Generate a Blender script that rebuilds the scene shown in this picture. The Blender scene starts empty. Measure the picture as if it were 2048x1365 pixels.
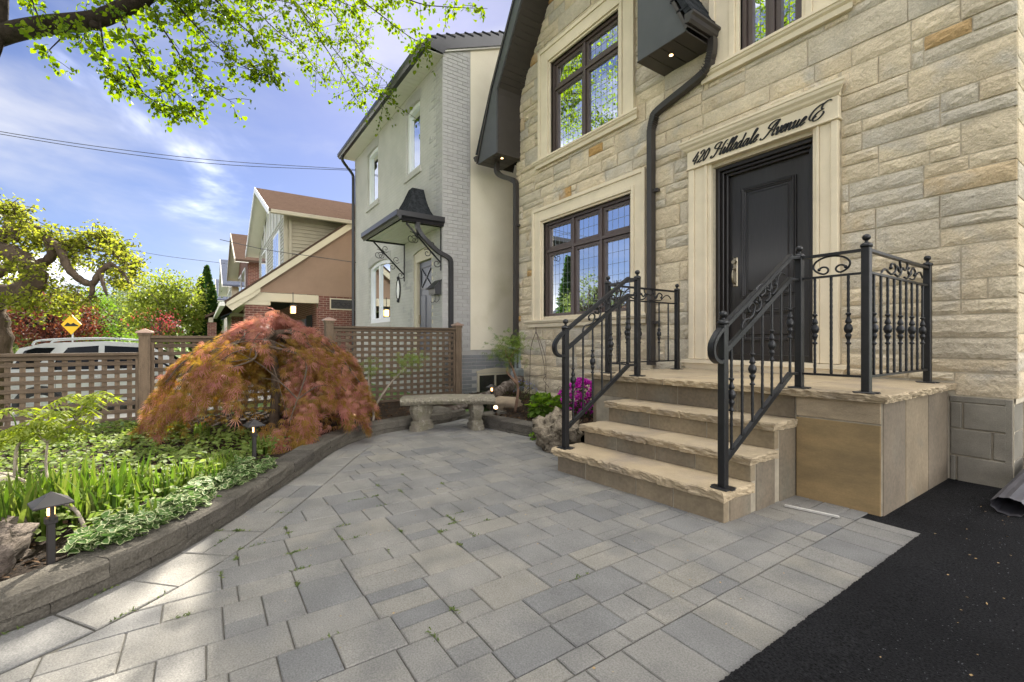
import bpy, math, random
import numpy as np
from mathutils import Vector, Matrix, noise as mn

sc = bpy.context.scene
COL = sc.collection
R = random.Random(7)
NP = np.random.RandomState(5)

# ---------------------------------------------------------------- camera
TH = math.radians(34.2); SN, CS = math.sin(TH), math.cos(TH)
FPX, CAMH, U0, V0 = 910.2, 1.08, 1024.0, 683.0
cam = bpy.data.cameras.new("camera"); cam.lens = 16.0; cam.sensor_width = 36.0
cam.clip_start = 0.05; cam.clip_end = 2000
cob = bpy.data.objects.new("camera", cam); COL.objects.link(cob)
cob.location = (0, 0, CAMH)
cob.rotation_euler = (math.radians(90), 0, math.atan2(CS, SN))
sc.camera = cob

# ---------------------------------------------------------------- light
SUN = Vector((-1.2, 0.5, 1.0)).normalized()           # direction towards the sun
sun = bpy.data.lights.new("sun", 'SUN'); sun.energy = 2.0; sun.angle = math.radians(0.53); sun.color = (1.0, 0.93, 0.82)
sob = bpy.data.objects.new("sun", sun); COL.objects.link(sob)
sob.rotation_euler = SUN.to_track_quat('Z', 'Y').to_euler(); sob.location = (0, 0, 30)
sc.view_settings.view_transform = 'Standard'; sc.view_settings.look = 'None'
sc.view_settings.exposure = 3.35; sc.view_settings.gamma = 1.0; sc.view_settings.use_curve_mapping = False

W = bpy.data.worlds.new("World"); sc.world = W; W.use_nodes = True
nt = W.node_tree; nt.nodes.clear(); L = nt.links.new
def wn(t, **k):
    n = nt.nodes.new(t)
    for a, b in k.items(): setattr(n, a, b)
    return n
wo = wn('ShaderNodeOutputWorld'); bg = wn('ShaderNodeBackground'); bg.inputs[1].default_value = 0.05
sky = wn('ShaderNodeTexSky', sky_type='NISHITA'); sky.sun_disc = False
sky.sun_elevation = math.asin(SUN.z); sky.sun_rotation = math.atan2(SUN.x, SUN.y)
sky.air_density = 1.0; sky.dust_density = 0.35; sky.ozone_density = 2.2; sky.altitude = 100
tc = wn('ShaderNodeTexCoord')
sep = wn('ShaderNodeSeparateXYZ'); L(tc.outputs['Generated'], sep.inputs[0])
def wm(op, a, b=None, c=None):
    n = wn('ShaderNodeMath', operation=op)
    for i, v in enumerate((a, b, c)):
        if v is None: continue
        if isinstance(v, (int, float)): n.inputs[i].default_value = v
        else: L(v, n.inputs[i])
    return n.outputs[0]
def cloud(loc, scale, sc_, detail, lo, hi, pw):
    """soft cloud mask over the whole dome"""
    mp = wn('ShaderNodeMapping'); L(tc.outputs['Generated'], mp.inputs[0]); mp.inputs['Location'].default_value = loc; mp.inputs['Scale'].default_value = scale
    n1 = wn('ShaderNodeTexNoise'); L(mp.outputs[0], n1.inputs['Vector']); n1.inputs['Scale'].default_value = sc_; n1.inputs['Detail'].default_value = detail; n1.inputs['Roughness'].default_value = 0.55; n1.inputs['Distortion'].default_value = 0.5
    cr = wn('ShaderNodeMapRange', interpolation_type='SMOOTHSTEP'); L(n1.outputs[0], cr.inputs[0]); cr.inputs[1].default_value = lo; cr.inputs[2].default_value = hi
    return wm('POWER', cr.outputs[0], pw)
tint = wn('ShaderNodeMixRGB', blend_type='MULTIPLY'); tint.inputs[0].default_value = 1; tint.inputs[2].default_value = (0.185, 0.180, 0.228, 1)
L(sky.outputs[0], tint.inputs[1])
veil = wn('ShaderNodeMixRGB'); L(wm('MULTIPLY', cloud((1.3, 4.2, 0.6), (1, 1, 2.6), 1.6, 6, 0.36, 0.72, 1.0), 0.8), veil.inputs[0]); L(tint.outputs[0], veil.inputs[1]); veil.inputs[2].default_value = (2.1, 2.1, 2.15, 1)
mixc = wn('ShaderNodeMixRGB'); L(cloud((2.0, 0.5, 2.0), (1, 1, 2.3), 1.25, 7, 0.45, 0.82, 1.7), mixc.inputs[0]); L(veil.outputs[0], mixc.inputs[1]); mixc.inputs[2].default_value = (57.0, 55.3, 53.0, 1)
L(mixc.outputs[0], bg.inputs[0]); L(bg.outputs[0], wo.inputs[0])

# ---------------------------------------------------------------- pixel -> place (a pixel gives a direction only; the plane comes from what the thing touches)
def ray(u, v):
    r = (u-U0)/FPX
    return (-CS+r*SN, SN+r*CS, (V0-v)/FPX)
def onX(u, v, X): a = ray(u, v); t = X/a[0]; return Vector((X, a[1]*t, CAMH+a[2]*t))
def onY(u, v, Y): a = ray(u, v); t = Y/a[1]; return Vector((a[0]*t, Y, CAMH+a[2]*t))
def onZ(u, v, Z=0.0): a = ray(u, v); t = (Z-CAMH)/a[2]; return Vector((a[0]*t, a[1]*t, Z))
def atD(u, v, d): a = ray(u, v); return Vector((a[0]*d, a[1]*d, CAMH+a[2]*d))

# ---------------------------------------------------------------- materials
MATS = {}
def pmat(name, col, rough=0.7, var=0.2, scale=6.0, col2=None, bump=0.0, bscale=40.0, bdist=0.01, ramp=None, metal=0.0, spec=0.4,
         fine=0.0, fscale=150.0, stretch=None, leaf=0.0, brick=None, emit=None, stain=None, coat=0.0):
    """base colour noise + optional per-piece ramp (object random + attribute 'rnd'), bump, leaf translucency"""
    m = bpy.data.materials.new(name); m.use_nodes = True; t = m.node_tree; t.nodes.clear(); K = t.links.new
    def nd(ty, **k):
        n = t.nodes.new(ty)
        for a, b in k.items(): setattr(n, a, b)
        return n
    out = nd('ShaderNodeOutputMaterial'); p = nd('ShaderNodeBsdfPrincipled')
    p.inputs['Roughness'].default_value = rough; p.inputs['Metallic'].default_value = metal
    p.inputs['Specular IOR Level'].default_value = spec
    if coat: p.inputs['Coat Weight'].default_value = coat; p.inputs['Coat Roughness'].default_value = 0.08
    geo = nd('ShaderNodeNewGeometry'); pos = geo.outputs['Position']
    if stretch:
        mpn = nd('ShaderNodeMapping'); mpn.inputs['Scale'].default_value = stretch; K(pos, mpn.inputs[0]); spos = mpn.outputs[0]
    else: spos = pos
    def math_(op, a, b):
        n = nd('ShaderNodeMath', operation=op)
        for i, v in enumerate((a, b)):
            if isinstance(v, (int, float)): n.inputs[i].default_value = v
            else: K(v, n.inputs[i])
        return n.outputs[0]
    # base
    if ramp:
        oi = nd('ShaderNodeObjectInfo'); at = nd('ShaderNodeAttribute', attribute_name='rnd')
        f = math_('FRACT', math_('ADD', oi.outputs['Random'], at.outputs['Fac']), 0)
        rp = nd('ShaderNodeValToRGB'); K(f, rp.inputs[0]); e = rp.color_ramp.elements
        e[0].position = ramp[0][0]; e[0].color = (*ramp[0][1], 1); e[1].position = ramp[-1][0]; e[1].color = (*ramp[-1][1], 1)
        for q, c in ramp[1:-1]:
            x = e.new(q); x.color = (*c, 1)
        base = rp.outputs[0]
    else:
        rgb = nd('ShaderNodeRGB'); rgb.outputs[0].default_value = (*col, 1); base = rgb.outputs[0]
    if brick:   # brick = (width, height, mortar colour, axis)
        sp = nd('ShaderNodeSeparateXYZ'); K(pos, sp.inputs[0]); cb = nd('ShaderNodeCombineXYZ')
        K(sp.outputs['XY'.index(brick[3])], cb.inputs[0]); K(sp.outputs[2], cb.inputs[1])
        bt = nd('ShaderNodeTexBrick'); K(cb.outputs[0], bt.inputs[0]); bt.inputs['Scale'].default_value = 1
        bt.inputs['Brick Width'].default_value = brick[0]; bt.inputs['Row Height'].default_value = brick[1]; bt.inputs['Mortar Size'].default_value = 0.006
        bt.inputs['Color1'].default_value = (*col, 1); bt.inputs['Color2'].default_value = (*(col2 or col), 1); bt.inputs['Mortar'].default_value = (*brick[2], 1)
        base = bt.outputs[0]
    nz = nd('ShaderNodeTexNoise'); K(spos, nz.inputs['Vector']); nz.inputs['Scale'].default_value = scale; nz.inputs['Detail'].default_value = 6; nz.inputs['Roughness'].default_value = 0.6
    if col2 and not brick:
        mr = nd('ShaderNodeMapRange'); K(nz.outputs[0], mr.inputs[0]); mr.inputs[1].default_value = 0.38; mr.inputs[2].default_value = 0.64
        mx = nd('ShaderNodeMixRGB'); K(mr.outputs[0], mx.inputs[0]); K(base, mx.inputs[1]); mx.inputs[2].default_value = (*col2, 1); base = mx.outputs[0]
    if stain:   # (colour, scale, low, high)
        n3 = nd('ShaderNodeTexNoise'); K(spos, n3.inputs['Vector']); n3.inputs['Scale'].default_value = stain[1]; n3.inputs['Detail'].default_value = 4
        m3 = nd('ShaderNodeMapRange'); K(n3.outputs[0], m3.inputs[0]); m3.inputs[1].default_value = stain[2]; m3.inputs[2].default_value = stain[3]
        x3 = nd('ShaderNodeMixRGB'); K(m3.outputs[0], x3.inputs[0]); K(base, x3.inputs[1]); x3.inputs[2].default_value = (*stain[0], 1); base = x3.outputs[0]
    if var:
        v1 = nd('ShaderNodeMapRange'); K(nz.outputs[0], v1.inputs[0]); v1.inputs[1].default_value = 0.3; v1.inputs[2].default_value = 0.7
        v1.inputs[3].default_value = 1-var; v1.inputs[4].default_value = 1+var
        hv = nd('ShaderNodeHueSaturation'); K(v1.outputs[0], hv.inputs['Value']); K(base, hv.inputs['Color']); base = hv.outputs[0]
    if fine:
        n2 = nd('ShaderNodeTexNoise'); K(pos, n2.inputs['Vector']); n2.inputs['Scale'].default_value = fscale; n2.inputs['Detail'].default_value = 3
        v2 = nd('ShaderNodeMapRange'); K(n2.outputs[0], v2.inputs[0]); v2.inputs[1].default_value = 0.32; v2.inputs[2].default_value = 0.68
        v2.inputs[3].default_value = 1-fine; v2.inputs[4].default_value = 1+fine
        h2 = nd('ShaderNodeHueSaturation'); K(v2.outputs[0], h2.inputs['Value']); K(base, h2.inputs['Color']); base = h2.outputs[0]
    K(base, p.inputs['Base Color'])
    if bump:
        b1 = nd('ShaderNodeTexNoise'); K(spos, b1.inputs['Vector']); b1.inputs['Scale'].default_value = bscale; b1.inputs['Detail'].default_value = 6; b1.inputs['Roughness'].default_value = 0.62
        bp = nd('ShaderNodeBump'); bp.inputs['Strength'].default_value = bump; bp.inputs['Distance'].default_value = bdist; K(b1.outputs[0], bp.inputs['Height']); K(bp.outputs[0], p.inputs['Normal'])
    if emit:
        p.inputs['Emission Color'].default_value = (*emit[0], 1); p.inputs['Emission Strength'].default_value = emit[1]
    if leaf:
        tr = nd('ShaderNodeBsdfTranslucent'); hs = nd('ShaderNodeHueSaturation'); hs.inputs['Saturation'].default_value = 1.12; hs.inputs['Value'].default_value = 1.5
        K(base, hs.inputs['Color']); K(hs.outputs[0], tr.inputs[0]); ms = nd('ShaderNodeMixShader'); ms.inputs[0].default_value = leaf
        K(p.outputs[0], ms.inputs[1]); K(tr.outputs[0], ms.inputs[2]); K(ms.outputs[0], out.inputs[0])
    else: K(p.outputs[0], out.inputs[0])
    MATS[name] = m
    return m
def glassmat(name, refl=0.5, dark=(0.02, 0.022, 0.025), tint=(0.93, 0.96, 1.0)):
    m = bpy.data.materials.new(name); m.use_nodes = True; t = m.node_tree; t.nodes.clear(); K = t.links.new
    o = t.nodes.new('ShaderNodeOutputMaterial'); d = t.nodes.new('ShaderNodeBsdfDiffuse'); d.inputs[0].default_value = (*dark, 1)
    g = t.nodes.new('ShaderNodeBsdfGlossy'); g.inputs[0].default_value = (*tint, 1); g.inputs['Roughness'].default_value = 0.01
    lw = t.nodes.new('ShaderNodeFresnel'); lw.inputs[0].default_value = 1.5
    ma = t.nodes.new('ShaderNodeMath'); ma.operation = 'MULTIPLY_ADD'; K(lw.outputs[0], ma.inputs[0]); ma.inputs[1].default_value = 1-refl; ma.inputs[2].default_value = refl
    x = t.nodes.new('ShaderNodeMixShader'); K(ma.outputs[0], x.inputs[0]); K(d.outputs[0], x.inputs[1]); K(g.outputs[0], x.inputs[2]); K(x.outputs[0], o.inputs[0])
    MATS[name] = m; return m

pmat('stone', None, rough=0.9, var=0.13, scale=5, bump=1.0, bscale=30, bdist=0.022, fine=0.12, fscale=90, spec=0.2,
     ramp=[(0, (0.56, 0.46, 0.315)), (0.2, (0.61, 0.515, 0.365)), (0.45, (0.575, 0.485, 0.345)), (0.60, (0.49, 0.44, 0.35)), (0.75, (0.54, 0.47, 0.355)), (0.85, (0.62, 0.53, 0.38)), (0.965, (0.58, 0.485, 0.335)), (0.985, (0.45, 0.28, 0.11)), (1, (0.42, 0.25, 0.10))],
     stain=((0.47, 0.43, 0.36), 2.6, 0.55, 0.72))
pmat('mortar', (0.52, 0.455, 0.34), rough=0.95, var=0.15, scale=14, bump=0.4, bscale=120, bdist=0.004)
pmat('limestone', (0.69, 0.60, 0.445), rough=0.85, var=0.07, scale=4, fine=0.05, fscale=220, bump=0.12, bscale=200, bdist=0.003, spec=0.2)
pmat('cblock', (0.205, 0.188, 0.152), rough=0.95, var=0.22, scale=4, fine=0.12, fscale=200, bump=0.5, bscale=160, bdist=0.004, spec=0.15)
pmat('paver', None, rough=0.88, var=0.13, scale=4.5, fine=0.22, fscale=170, bump=0.7, bscale=110, bdist=0.005, spec=0.10,
     ramp=[(0, (0.192, 0.183, 0.163)), (0.3, (0.184, 0.176, 0.158)), (0.5, (0.168, 0.163, 0.152)), (0.66, (0.138, 0.137, 0.134)), (0.76, (0.17, 0.164, 0.151)), (0.9, (0.208, 0.195, 0.166)), (1, (0.192, 0.183, 0.163))],
     stain=((0.142, 0.139, 0.132), 3.2, 0.46, 0.70))
pmat('joint_sand', (0.090, 0.084, 0.072), rough=0.95, var=0.35, scale=20, bump=0.5, bscale=200, bdist=0.004, spec=0.1)
pmat('kerb', None, rough=0.92, var=0.22, scale=7, fine=0.25, fscale=110, bump=1.0, bscale=60, bdist=0.014, spec=0.1,
     ramp=[(0, (0.085, 0.077, 0.064)), (0.5, (0.11, 0.099, 0.081)), (1, (0.075, 0.068, 0.058))])
pmat('asphalt', (0.0075, 0.0075, 0.008), rough=0.9, var=0.35, scale=2.0, fine=1.0, fscale=120, bump=1.0, bscale=170, bdist=0.008, spec=0.12, stain=((0.010, 0.010, 0.010), 0.9, 0.5, 0.7))
pmat('sandstone', None, rough=0.82, var=0.2, scale=3.2, stretch=(2.2, 2.2, 7), fine=0.06, fscale=120, bump=0.5, bscale=30, bdist=0.006, spec=0.25,
     ramp=[(0, (0.33, 0.255, 0.155)), (0.4, (0.29, 0.225, 0.145)), (0.7, (0.23, 0.185, 0.135)), (1, (0.36, 0.28, 0.17))])
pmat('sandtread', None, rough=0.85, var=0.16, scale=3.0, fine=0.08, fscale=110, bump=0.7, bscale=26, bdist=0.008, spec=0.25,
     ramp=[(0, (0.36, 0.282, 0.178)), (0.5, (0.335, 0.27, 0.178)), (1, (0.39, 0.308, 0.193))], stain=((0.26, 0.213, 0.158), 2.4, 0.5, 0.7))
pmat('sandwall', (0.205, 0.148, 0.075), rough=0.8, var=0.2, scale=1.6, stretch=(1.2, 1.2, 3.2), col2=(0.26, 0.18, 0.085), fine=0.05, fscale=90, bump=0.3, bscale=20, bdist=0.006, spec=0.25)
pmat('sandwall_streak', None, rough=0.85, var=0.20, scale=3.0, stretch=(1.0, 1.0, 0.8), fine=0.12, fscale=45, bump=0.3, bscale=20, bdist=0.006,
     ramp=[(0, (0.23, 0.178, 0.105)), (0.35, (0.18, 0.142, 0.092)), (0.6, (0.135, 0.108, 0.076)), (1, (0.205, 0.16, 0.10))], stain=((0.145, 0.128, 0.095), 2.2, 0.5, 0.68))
pmat('grout', (0.27, 0.235, 0.175), rough=0.95, var=0.2, scale=12)
pmat('iron', (0.0085, 0.0085, 0.0095), rough=0.40, var=0.3, scale=20, bump=0.35, bscale=60, bdist=0.004, spec=0.38)
pmat('bronze_metal', (0.036, 0.031, 0.029), rough=0.42, var=0.1, scale=4, spec=0.5)
pmat('grey_metal', (0.065, 0.067, 0.07), rough=0.45, var=0.12, scale=3, spec=0.5)
pmat('soffit', (0.050, 0.042, 0.037), rough=0.5, var=0.1, scale=5, spec=0.45)
pmat('frame_brown', (0.085, 0.062, 0.056), rough=0.42, var=0.08, scale=6, spec=0.5)
pmat('door_wood', (0.0145, 0.0122, 0.012), rough=0.48, var=0.3, scale=7, stretch=(9, 9, 0.8), bump=0.15, bscale=30, bdist=0.003, spec=0.5, coat=0.2)
pmat('door_frame', (0.016, 0.013, 0.012), rough=0.35, var=0.2, scale=6, spec=0.5)
pmat('brass', (0.30, 0.26, 0.19), rough=0.35, metal=0.9, var=0.15, scale=30)
pmat('gutter_black', (0.014, 0.014, 0.017), rough=0.35, var=0.1, scale=5, spec=0.5)
pmat('shingle_black', (0.03, 0.032, 0.035), rough=0.9, var=0.4, scale=14, fine=0.4, fscale=120, bump=0.6, bscale=120, bdist=0.005, spec=0.0)
pmat('shingle_brown', (0.080, 0.054, 0.041), rough=0.9, var=0.25, scale=6, stretch=(1, 1, 8), fine=0.3, fscale=60, spec=0.0)
pmat('shingle_blue', (0.085, 0.095, 0.125), rough=0.9, var=0.25, scale=6, stretch=(1, 1, 8), fine=0.3, fscale=60, spec=0.0)
pmat('grey_brick', None, rough=0.75, var=0.07, scale=6, bump=0.5, bscale=45, bdist=0.006, spec=0.3, ramp=[(0, (0.385, 0.375, 0.36)), (0.5, (0.405, 0.395, 0.375)), (1, (0.365, 0.355, 0.34))])
pmat('grey_wall', (0.47, 0.455, 0.42), rough=0.8, var=0.10, scale=1.6, col2=(0.455, 0.445, 0.415), brick=(0.215, 0.073, (0.42, 0.405, 0.375), 'X'), bump=0.5, bscale=14, bdist=0.012, spec=0.25)
pmat('grey_mortar', (0.37, 0.355, 0.33), rough=0.9, var=0.1, scale=8)
pmat('dark_brick', None, rough=0.7, var=0.1, scale=6, bump=0.4, bscale=50, bdist=0.005, ramp=[(0, (0.19, 0.195, 0.20)), (1, (0.22, 0.225, 0.23))])
pmat('stucco', (0.76, 0.69, 0.535), rough=0.9, var=0.09, scale=1.5, col2=(0.72, 0.66, 0.52), bump=0.25, bscale=25, bdist=0.008, stain=((0.56, 0.51, 0.34), 0.9, 0.58, 0.8))
pmat('white_vinyl', (0.72, 0.70, 0.65), rough=0.45, var=0.03, scale=3)
pmat('white_trim', (0.74, 0.75, 0.78), rough=0.4, var=0.03, scale=3)
pmat('cream_trim', (0.55, 0.49, 0.36), rough=0.5, var=0.05, scale=3)
pmat('blue_door', (0.10, 0.105, 0.135), rough=0.4, var=0.05, scale=3)
pmat('brown_stucco', (0.29, 0.195, 0.14), rough=0.9, var=0.08, scale=2, bump=0.2, bscale=30)
pmat('beige_siding', (0.40, 0.355, 0.27), rough=0.6, var=0.05, scale=3)
pmat('grey_siding', (0.50, 0.49, 0.46), rough=0.6, var=0.05, scale=3)
pmat('red_brick_x', (0.17, 0.06, 0.045), rough=0.85, var=0.2, scale=5, col2=(0.12, 0.045, 0.035), brick=(0.22, 0.075, (0.33, 0.25, 0.20), 'Y'))
pmat('red_brick_y', (0.17, 0.06, 0.045), rough=0.85, var=0.2, scale=5, col2=(0.12, 0.045, 0.035), brick=(0.22, 0.075, (0.33, 0.25, 0.20), 'X'))
pmat('dark_inside', (0.010, 0.010, 0.011), rough=0.8, var=0.2)
pmat('cedar', None, rough=0.82, var=0.3, scale=5, stretch=(6, 6, 1.0), fine=0.1, fscale=80, bump=0.4, bscale=40, bdist=0.003, ramp=[(0, (0.115, 0.083, 0.055)), (1, (0.15, 0.108, 0.071))], spec=0.25)
pmat('cedar_h', None, rough=0.82, var=0.3, scale=5, stretch=(6, 1.0, 6), fine=0.1, fscale=80, bump=0.4, bscale=40, bdist=0.003, ramp=[(0, (0.085, 0.061, 0.041)), (1, (0.115, 0.083, 0.056))], spec=0.25)
pmat('copper_cap', (0.30, 0.20, 0.15), rough=0.4, var=0.2, scale=9, metal=0.3)
pmat('soil', (0.026, 0.018, 0.012), rough=0.95, var=0.5, scale=16, fine=0.5, fscale=90, bump=1.0, bscale=60, bdist=0.03, spec=0.15)
pmat('bark_chip', None, rough=0.95, spec=0.05, var=0.3, scale=20, ramp=[(0, (0.035, 0.022, 0.013)), (1, (0.10, 0.062, 0.036))])
pmat('lawn', (0.055, 0.11, 0.022), rough=0.9, var=0.3, scale=3, col2=(0.085, 0.14, 0.03), fine=0.4, fscale=60)
pmat('street', (0.20, 0.195, 0.185), rough=0.9, var=0.15, scale=1, fine=0.2, fscale=80)
pmat('concrete', (0.40, 0.385, 0.35), rough=0.9, var=0.12, scale=2, fine=0.1, fscale=90)
pmat('bench_stone', (0.23, 0.205, 0.16), rough=0.92, var=0.35, scale=11, col2=(0.13, 0.12, 0.085), fine=0.25, fscale=110, bump=0.9, bscale=55, bdist=0.012, spec=0.15, stain=((0.36, 0.33, 0.27), 18, 0.58, 0.72))
pmat('rock', (0.20, 0.165, 0.13), rough=0.9, var=0.35, scale=4, stretch=(1, 2.5, 6), col2=(0.12, 0.095, 0.08), fine=0.15, fscale=70, bump=1.0, bscale=22, bdist=0.03, spec=0.2)
pmat('tufa', (0.38, 0.32, 0.235), rough=0.95, var=0.3, scale=14, col2=(0.055, 0.045, 0.032), bump=1.0, bscale=26, bdist=0.05, spec=0.1)
pmat('log_bark', (0.075, 0.055, 0.042), rough=0.95, var=0.4, scale=14, col2=(0.16, 0.14, 0.12), bump=1.0, bscale=40, bdist=0.02, spec=0.1)
pmat('bark', (0.085, 0.062, 0.045), rough=0.95, var=0.35, scale=10, stretch=(1.5, 1.5, 0.6), bump=1.0, bscale=30, bdist=0.02, spec=0.1)
pmat('bark_dark', (0.028, 0.021, 0.017), rough=0.95, var=0.4, scale=10, bump=1.0, bscale=26, bdist=0.03, spec=0.1)
pmat('bark_warm', (0.17, 0.105, 0.07), rough=0.9, var=0.3, scale=16, bump=0.8, bscale=50, bdist=0.01, spec=0.15)
pmat('bark_grey', (0.26, 0.22, 0.175), rough=0.9, var=0.3, scale=16, bump=0.8, bscale=50, bdist=0.01, spec=0.15)
def leafm(name, cols, tr=0.5, rough=0.6, var=0.1):
    n = len(cols)
    return pmat(name, None, rough=rough, var=var, scale=3, leaf=tr, spec=0.15, ramp=[(i/(n-1), c) for i, c in enumerate(cols)])
leafm('lf_linden', [(0.065, 0.115, 0.012), (0.11, 0.165, 0.016), (0.16, 0.21, 0.02), (0.085, 0.135, 0.018)], 0.58)
leafm('lf_mulberry', [(0.13, 0.16, 0.025), (0.20, 0.22, 0.035), (0.26, 0.26, 0.05), (0.15, 0.18, 0.03)], 0.55)
leafm('lf_maple', [(0.31, 0.12, 0.095), (0.38, 0.18, 0.14), (0.31, 0.16, 0.09), (0.26, 0.09, 0.08), (0.42, 0.21, 0.17)], 0.46)
leafm('lf_maple_in', [(0.24, 0.15, 0.035), (0.19, 0.09, 0.03), (0.29, 0.19, 0.04), (0.15, 0.12, 0.03)], 0.58)
leafm('lf_sumac', [(0.19, 0.23, 0.028), (0.25, 0.29, 0.04), (0.14, 0.19, 0.024)], 0.62)
leafm('lf_iris', [(0.05, 0.095, 0.016), (0.08, 0.135, 0.02), (0.11, 0.16, 0.026), (0.13, 0.15, 0.04)], 0.42)
leafm('lf_cover', [(0.085, 0.14, 0.025), (0.14, 0.19, 0.045), (0.20, 0.24, 0.07), (0.10, 0.155, 0.03)], 0.45)
leafm('lf_varieg', [(0.06, 0.12, 0.028), (0.10, 0.17, 0.05), (0.075, 0.14, 0.035)], 0.35)
leafm('lf_cream', [(0.36, 0.40, 0.20), (0.42, 0.44, 0.25)], 0.35)
leafm('lf_bright', [(0.08, 0.15, 0.02), (0.13, 0.20, 0.03), (0.10, 0.18, 0.024)], 0.5)
leafm('lf_yellow', [(0.17, 0.21, 0.035), (0.23, 0.26, 0.05), (0.13, 0.18, 0.03), (0.20, 0.22, 0.06)], 0.5)
leafm('lf_deep', [(0.025, 0.055, 0.014), (0.035, 0.075, 0.018), (0.045, 0.09, 0.02)], 0.35)
leafm('lf_far', [(0.08, 0.115, 0.035), (0.12, 0.155, 0.05), (0.10, 0.13, 0.04)], 0.45)
leafm('lf_plum', [(0.05, 0.02, 0.018), (0.11, 0.035, 0.025), (0.17, 0.06, 0.03)], 0.45)
leafm('lf_cedar', [(0.022, 0.055, 0.012), (0.035, 0.08, 0.016), (0.05, 0.10, 0.02)], 0.3)
leafm('lf_thread', [(0.10, 0.16, 0.03), (0.14, 0.20, 0.04), (0.16, 0.19, 0.045)], 0.4)
leafm('petal_pink', [(0.38, 0.035, 0.30), (0.50, 0.06, 0.40), (0.44, 0.05, 0.36)], 0.4)
leafm('petal_red', [(0.20, 0.035, 0.04), (0.27, 0.07, 0.07)], 0.4)
leafm('petal_blue', [(0.20, 0.24, 0.55), (0.26, 0.30, 0.60)], 0.4)
leafm('petal_black', [(0.03, 0.012, 0.025), (0.05, 0.015, 0.03)], 0.2)
pmat('moss', (0.05, 0.085, 0.015), rough=0.95, var=0.4, scale=30, col2=(0.10, 0.12, 0.03))
pmat('grit', (0.075, 0.075, 0.08), rough=0.9, var=0.5, scale=300)
pmat('seed', (0.30, 0.20, 0.09), rough=0.9, var=0.4, scale=50)
pmat('lamp_bronze', (0.020, 0.017, 0.016), rough=0.5, var=0.15, scale=12)
pmat('lamp_glow', (1.0, 0.75, 0.4), emit=((1.0, 0.50, 0.16), .8), var=0)
pmat('spot_glow', (1.0, 0.8, 0.5), emit=((1.0, 0.62, 0.30), 1.0), var=0)
pmat('meter_grey', (0.12, 0.135, 0.13), rough=0.55, var=0.2, scale=12, bump=0.2, bscale=60)
pmat('pipe_grey', (0.20, 0.23, 0.23), rough=0.5, var=0.25, scale=14, metal=0.2)
pmat('rust_wire', (0.085, 0.062, 0.05), rough=0.7, var=0.3, scale=30)
pmat('plastic_pipe', (0.06, 0.057, 0.062), rough=0.6, var=0.3, scale=3, stretch=(1, 1, 8), spec=0.5)
pmat('letter_black', (0.010, 0.010, 0.011), rough=0.5, var=0.1)
pmat('car_paint', (0.33, 0.332, 0.33), rough=0.3, var=0.02, coat=0.8, spec=0.5)
pmat('car_trim', (0.018, 0.018, 0.02), rough=0.5, var=0.1)
pmat('tyre', (0.018, 0.018, 0.018), rough=0.85, var=0.2, scale=20)
pmat('rim', (0.45, 0.46, 0.48), rough=0.3, metal=0.9, var=0.05)
pmat('tail_lamp', (0.35, 0.02, 0.02), rough=0.2, var=0)
pmat('sign_yellow', (0.72, 0.42, 0.02), rough=0.45, var=0.05)
pmat('galv', (0.36, 0.37, 0.38), rough=0.5, metal=0.4, var=0.15, scale=20)
pmat('pole_wood', (0.22, 0.20, 0.18), rough=0.9, var=0.2, scale=5)
pmat('cable', (0.035, 0.035, 0.04), rough=0.6, var=0.1)
pmat('orange_brick', (0.34, 0.16, 0.09), rough=0.9, var=0.12, scale=3, col2=(0.28, 0.13, 0.08), brick=(0.22, 0.075, (0.4, 0.35, 0.3), 'X'))
pmat('oval_white', (0.70, 0.70, 0.68), rough=0.4, var=0.02)
pmat('tag_white', (0.6, 0.58, 0.52), rough=0.5, var=0.05)
glassmat('glass', 0.85); glassmat('glass_dim', 0.25); glassmat('car_glass', 0.03, dark=(0.004, 0.005, 0.006), tint=(0.22, 0.23, 0.25))
glassmat('glass_bright', 0.8)
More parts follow.
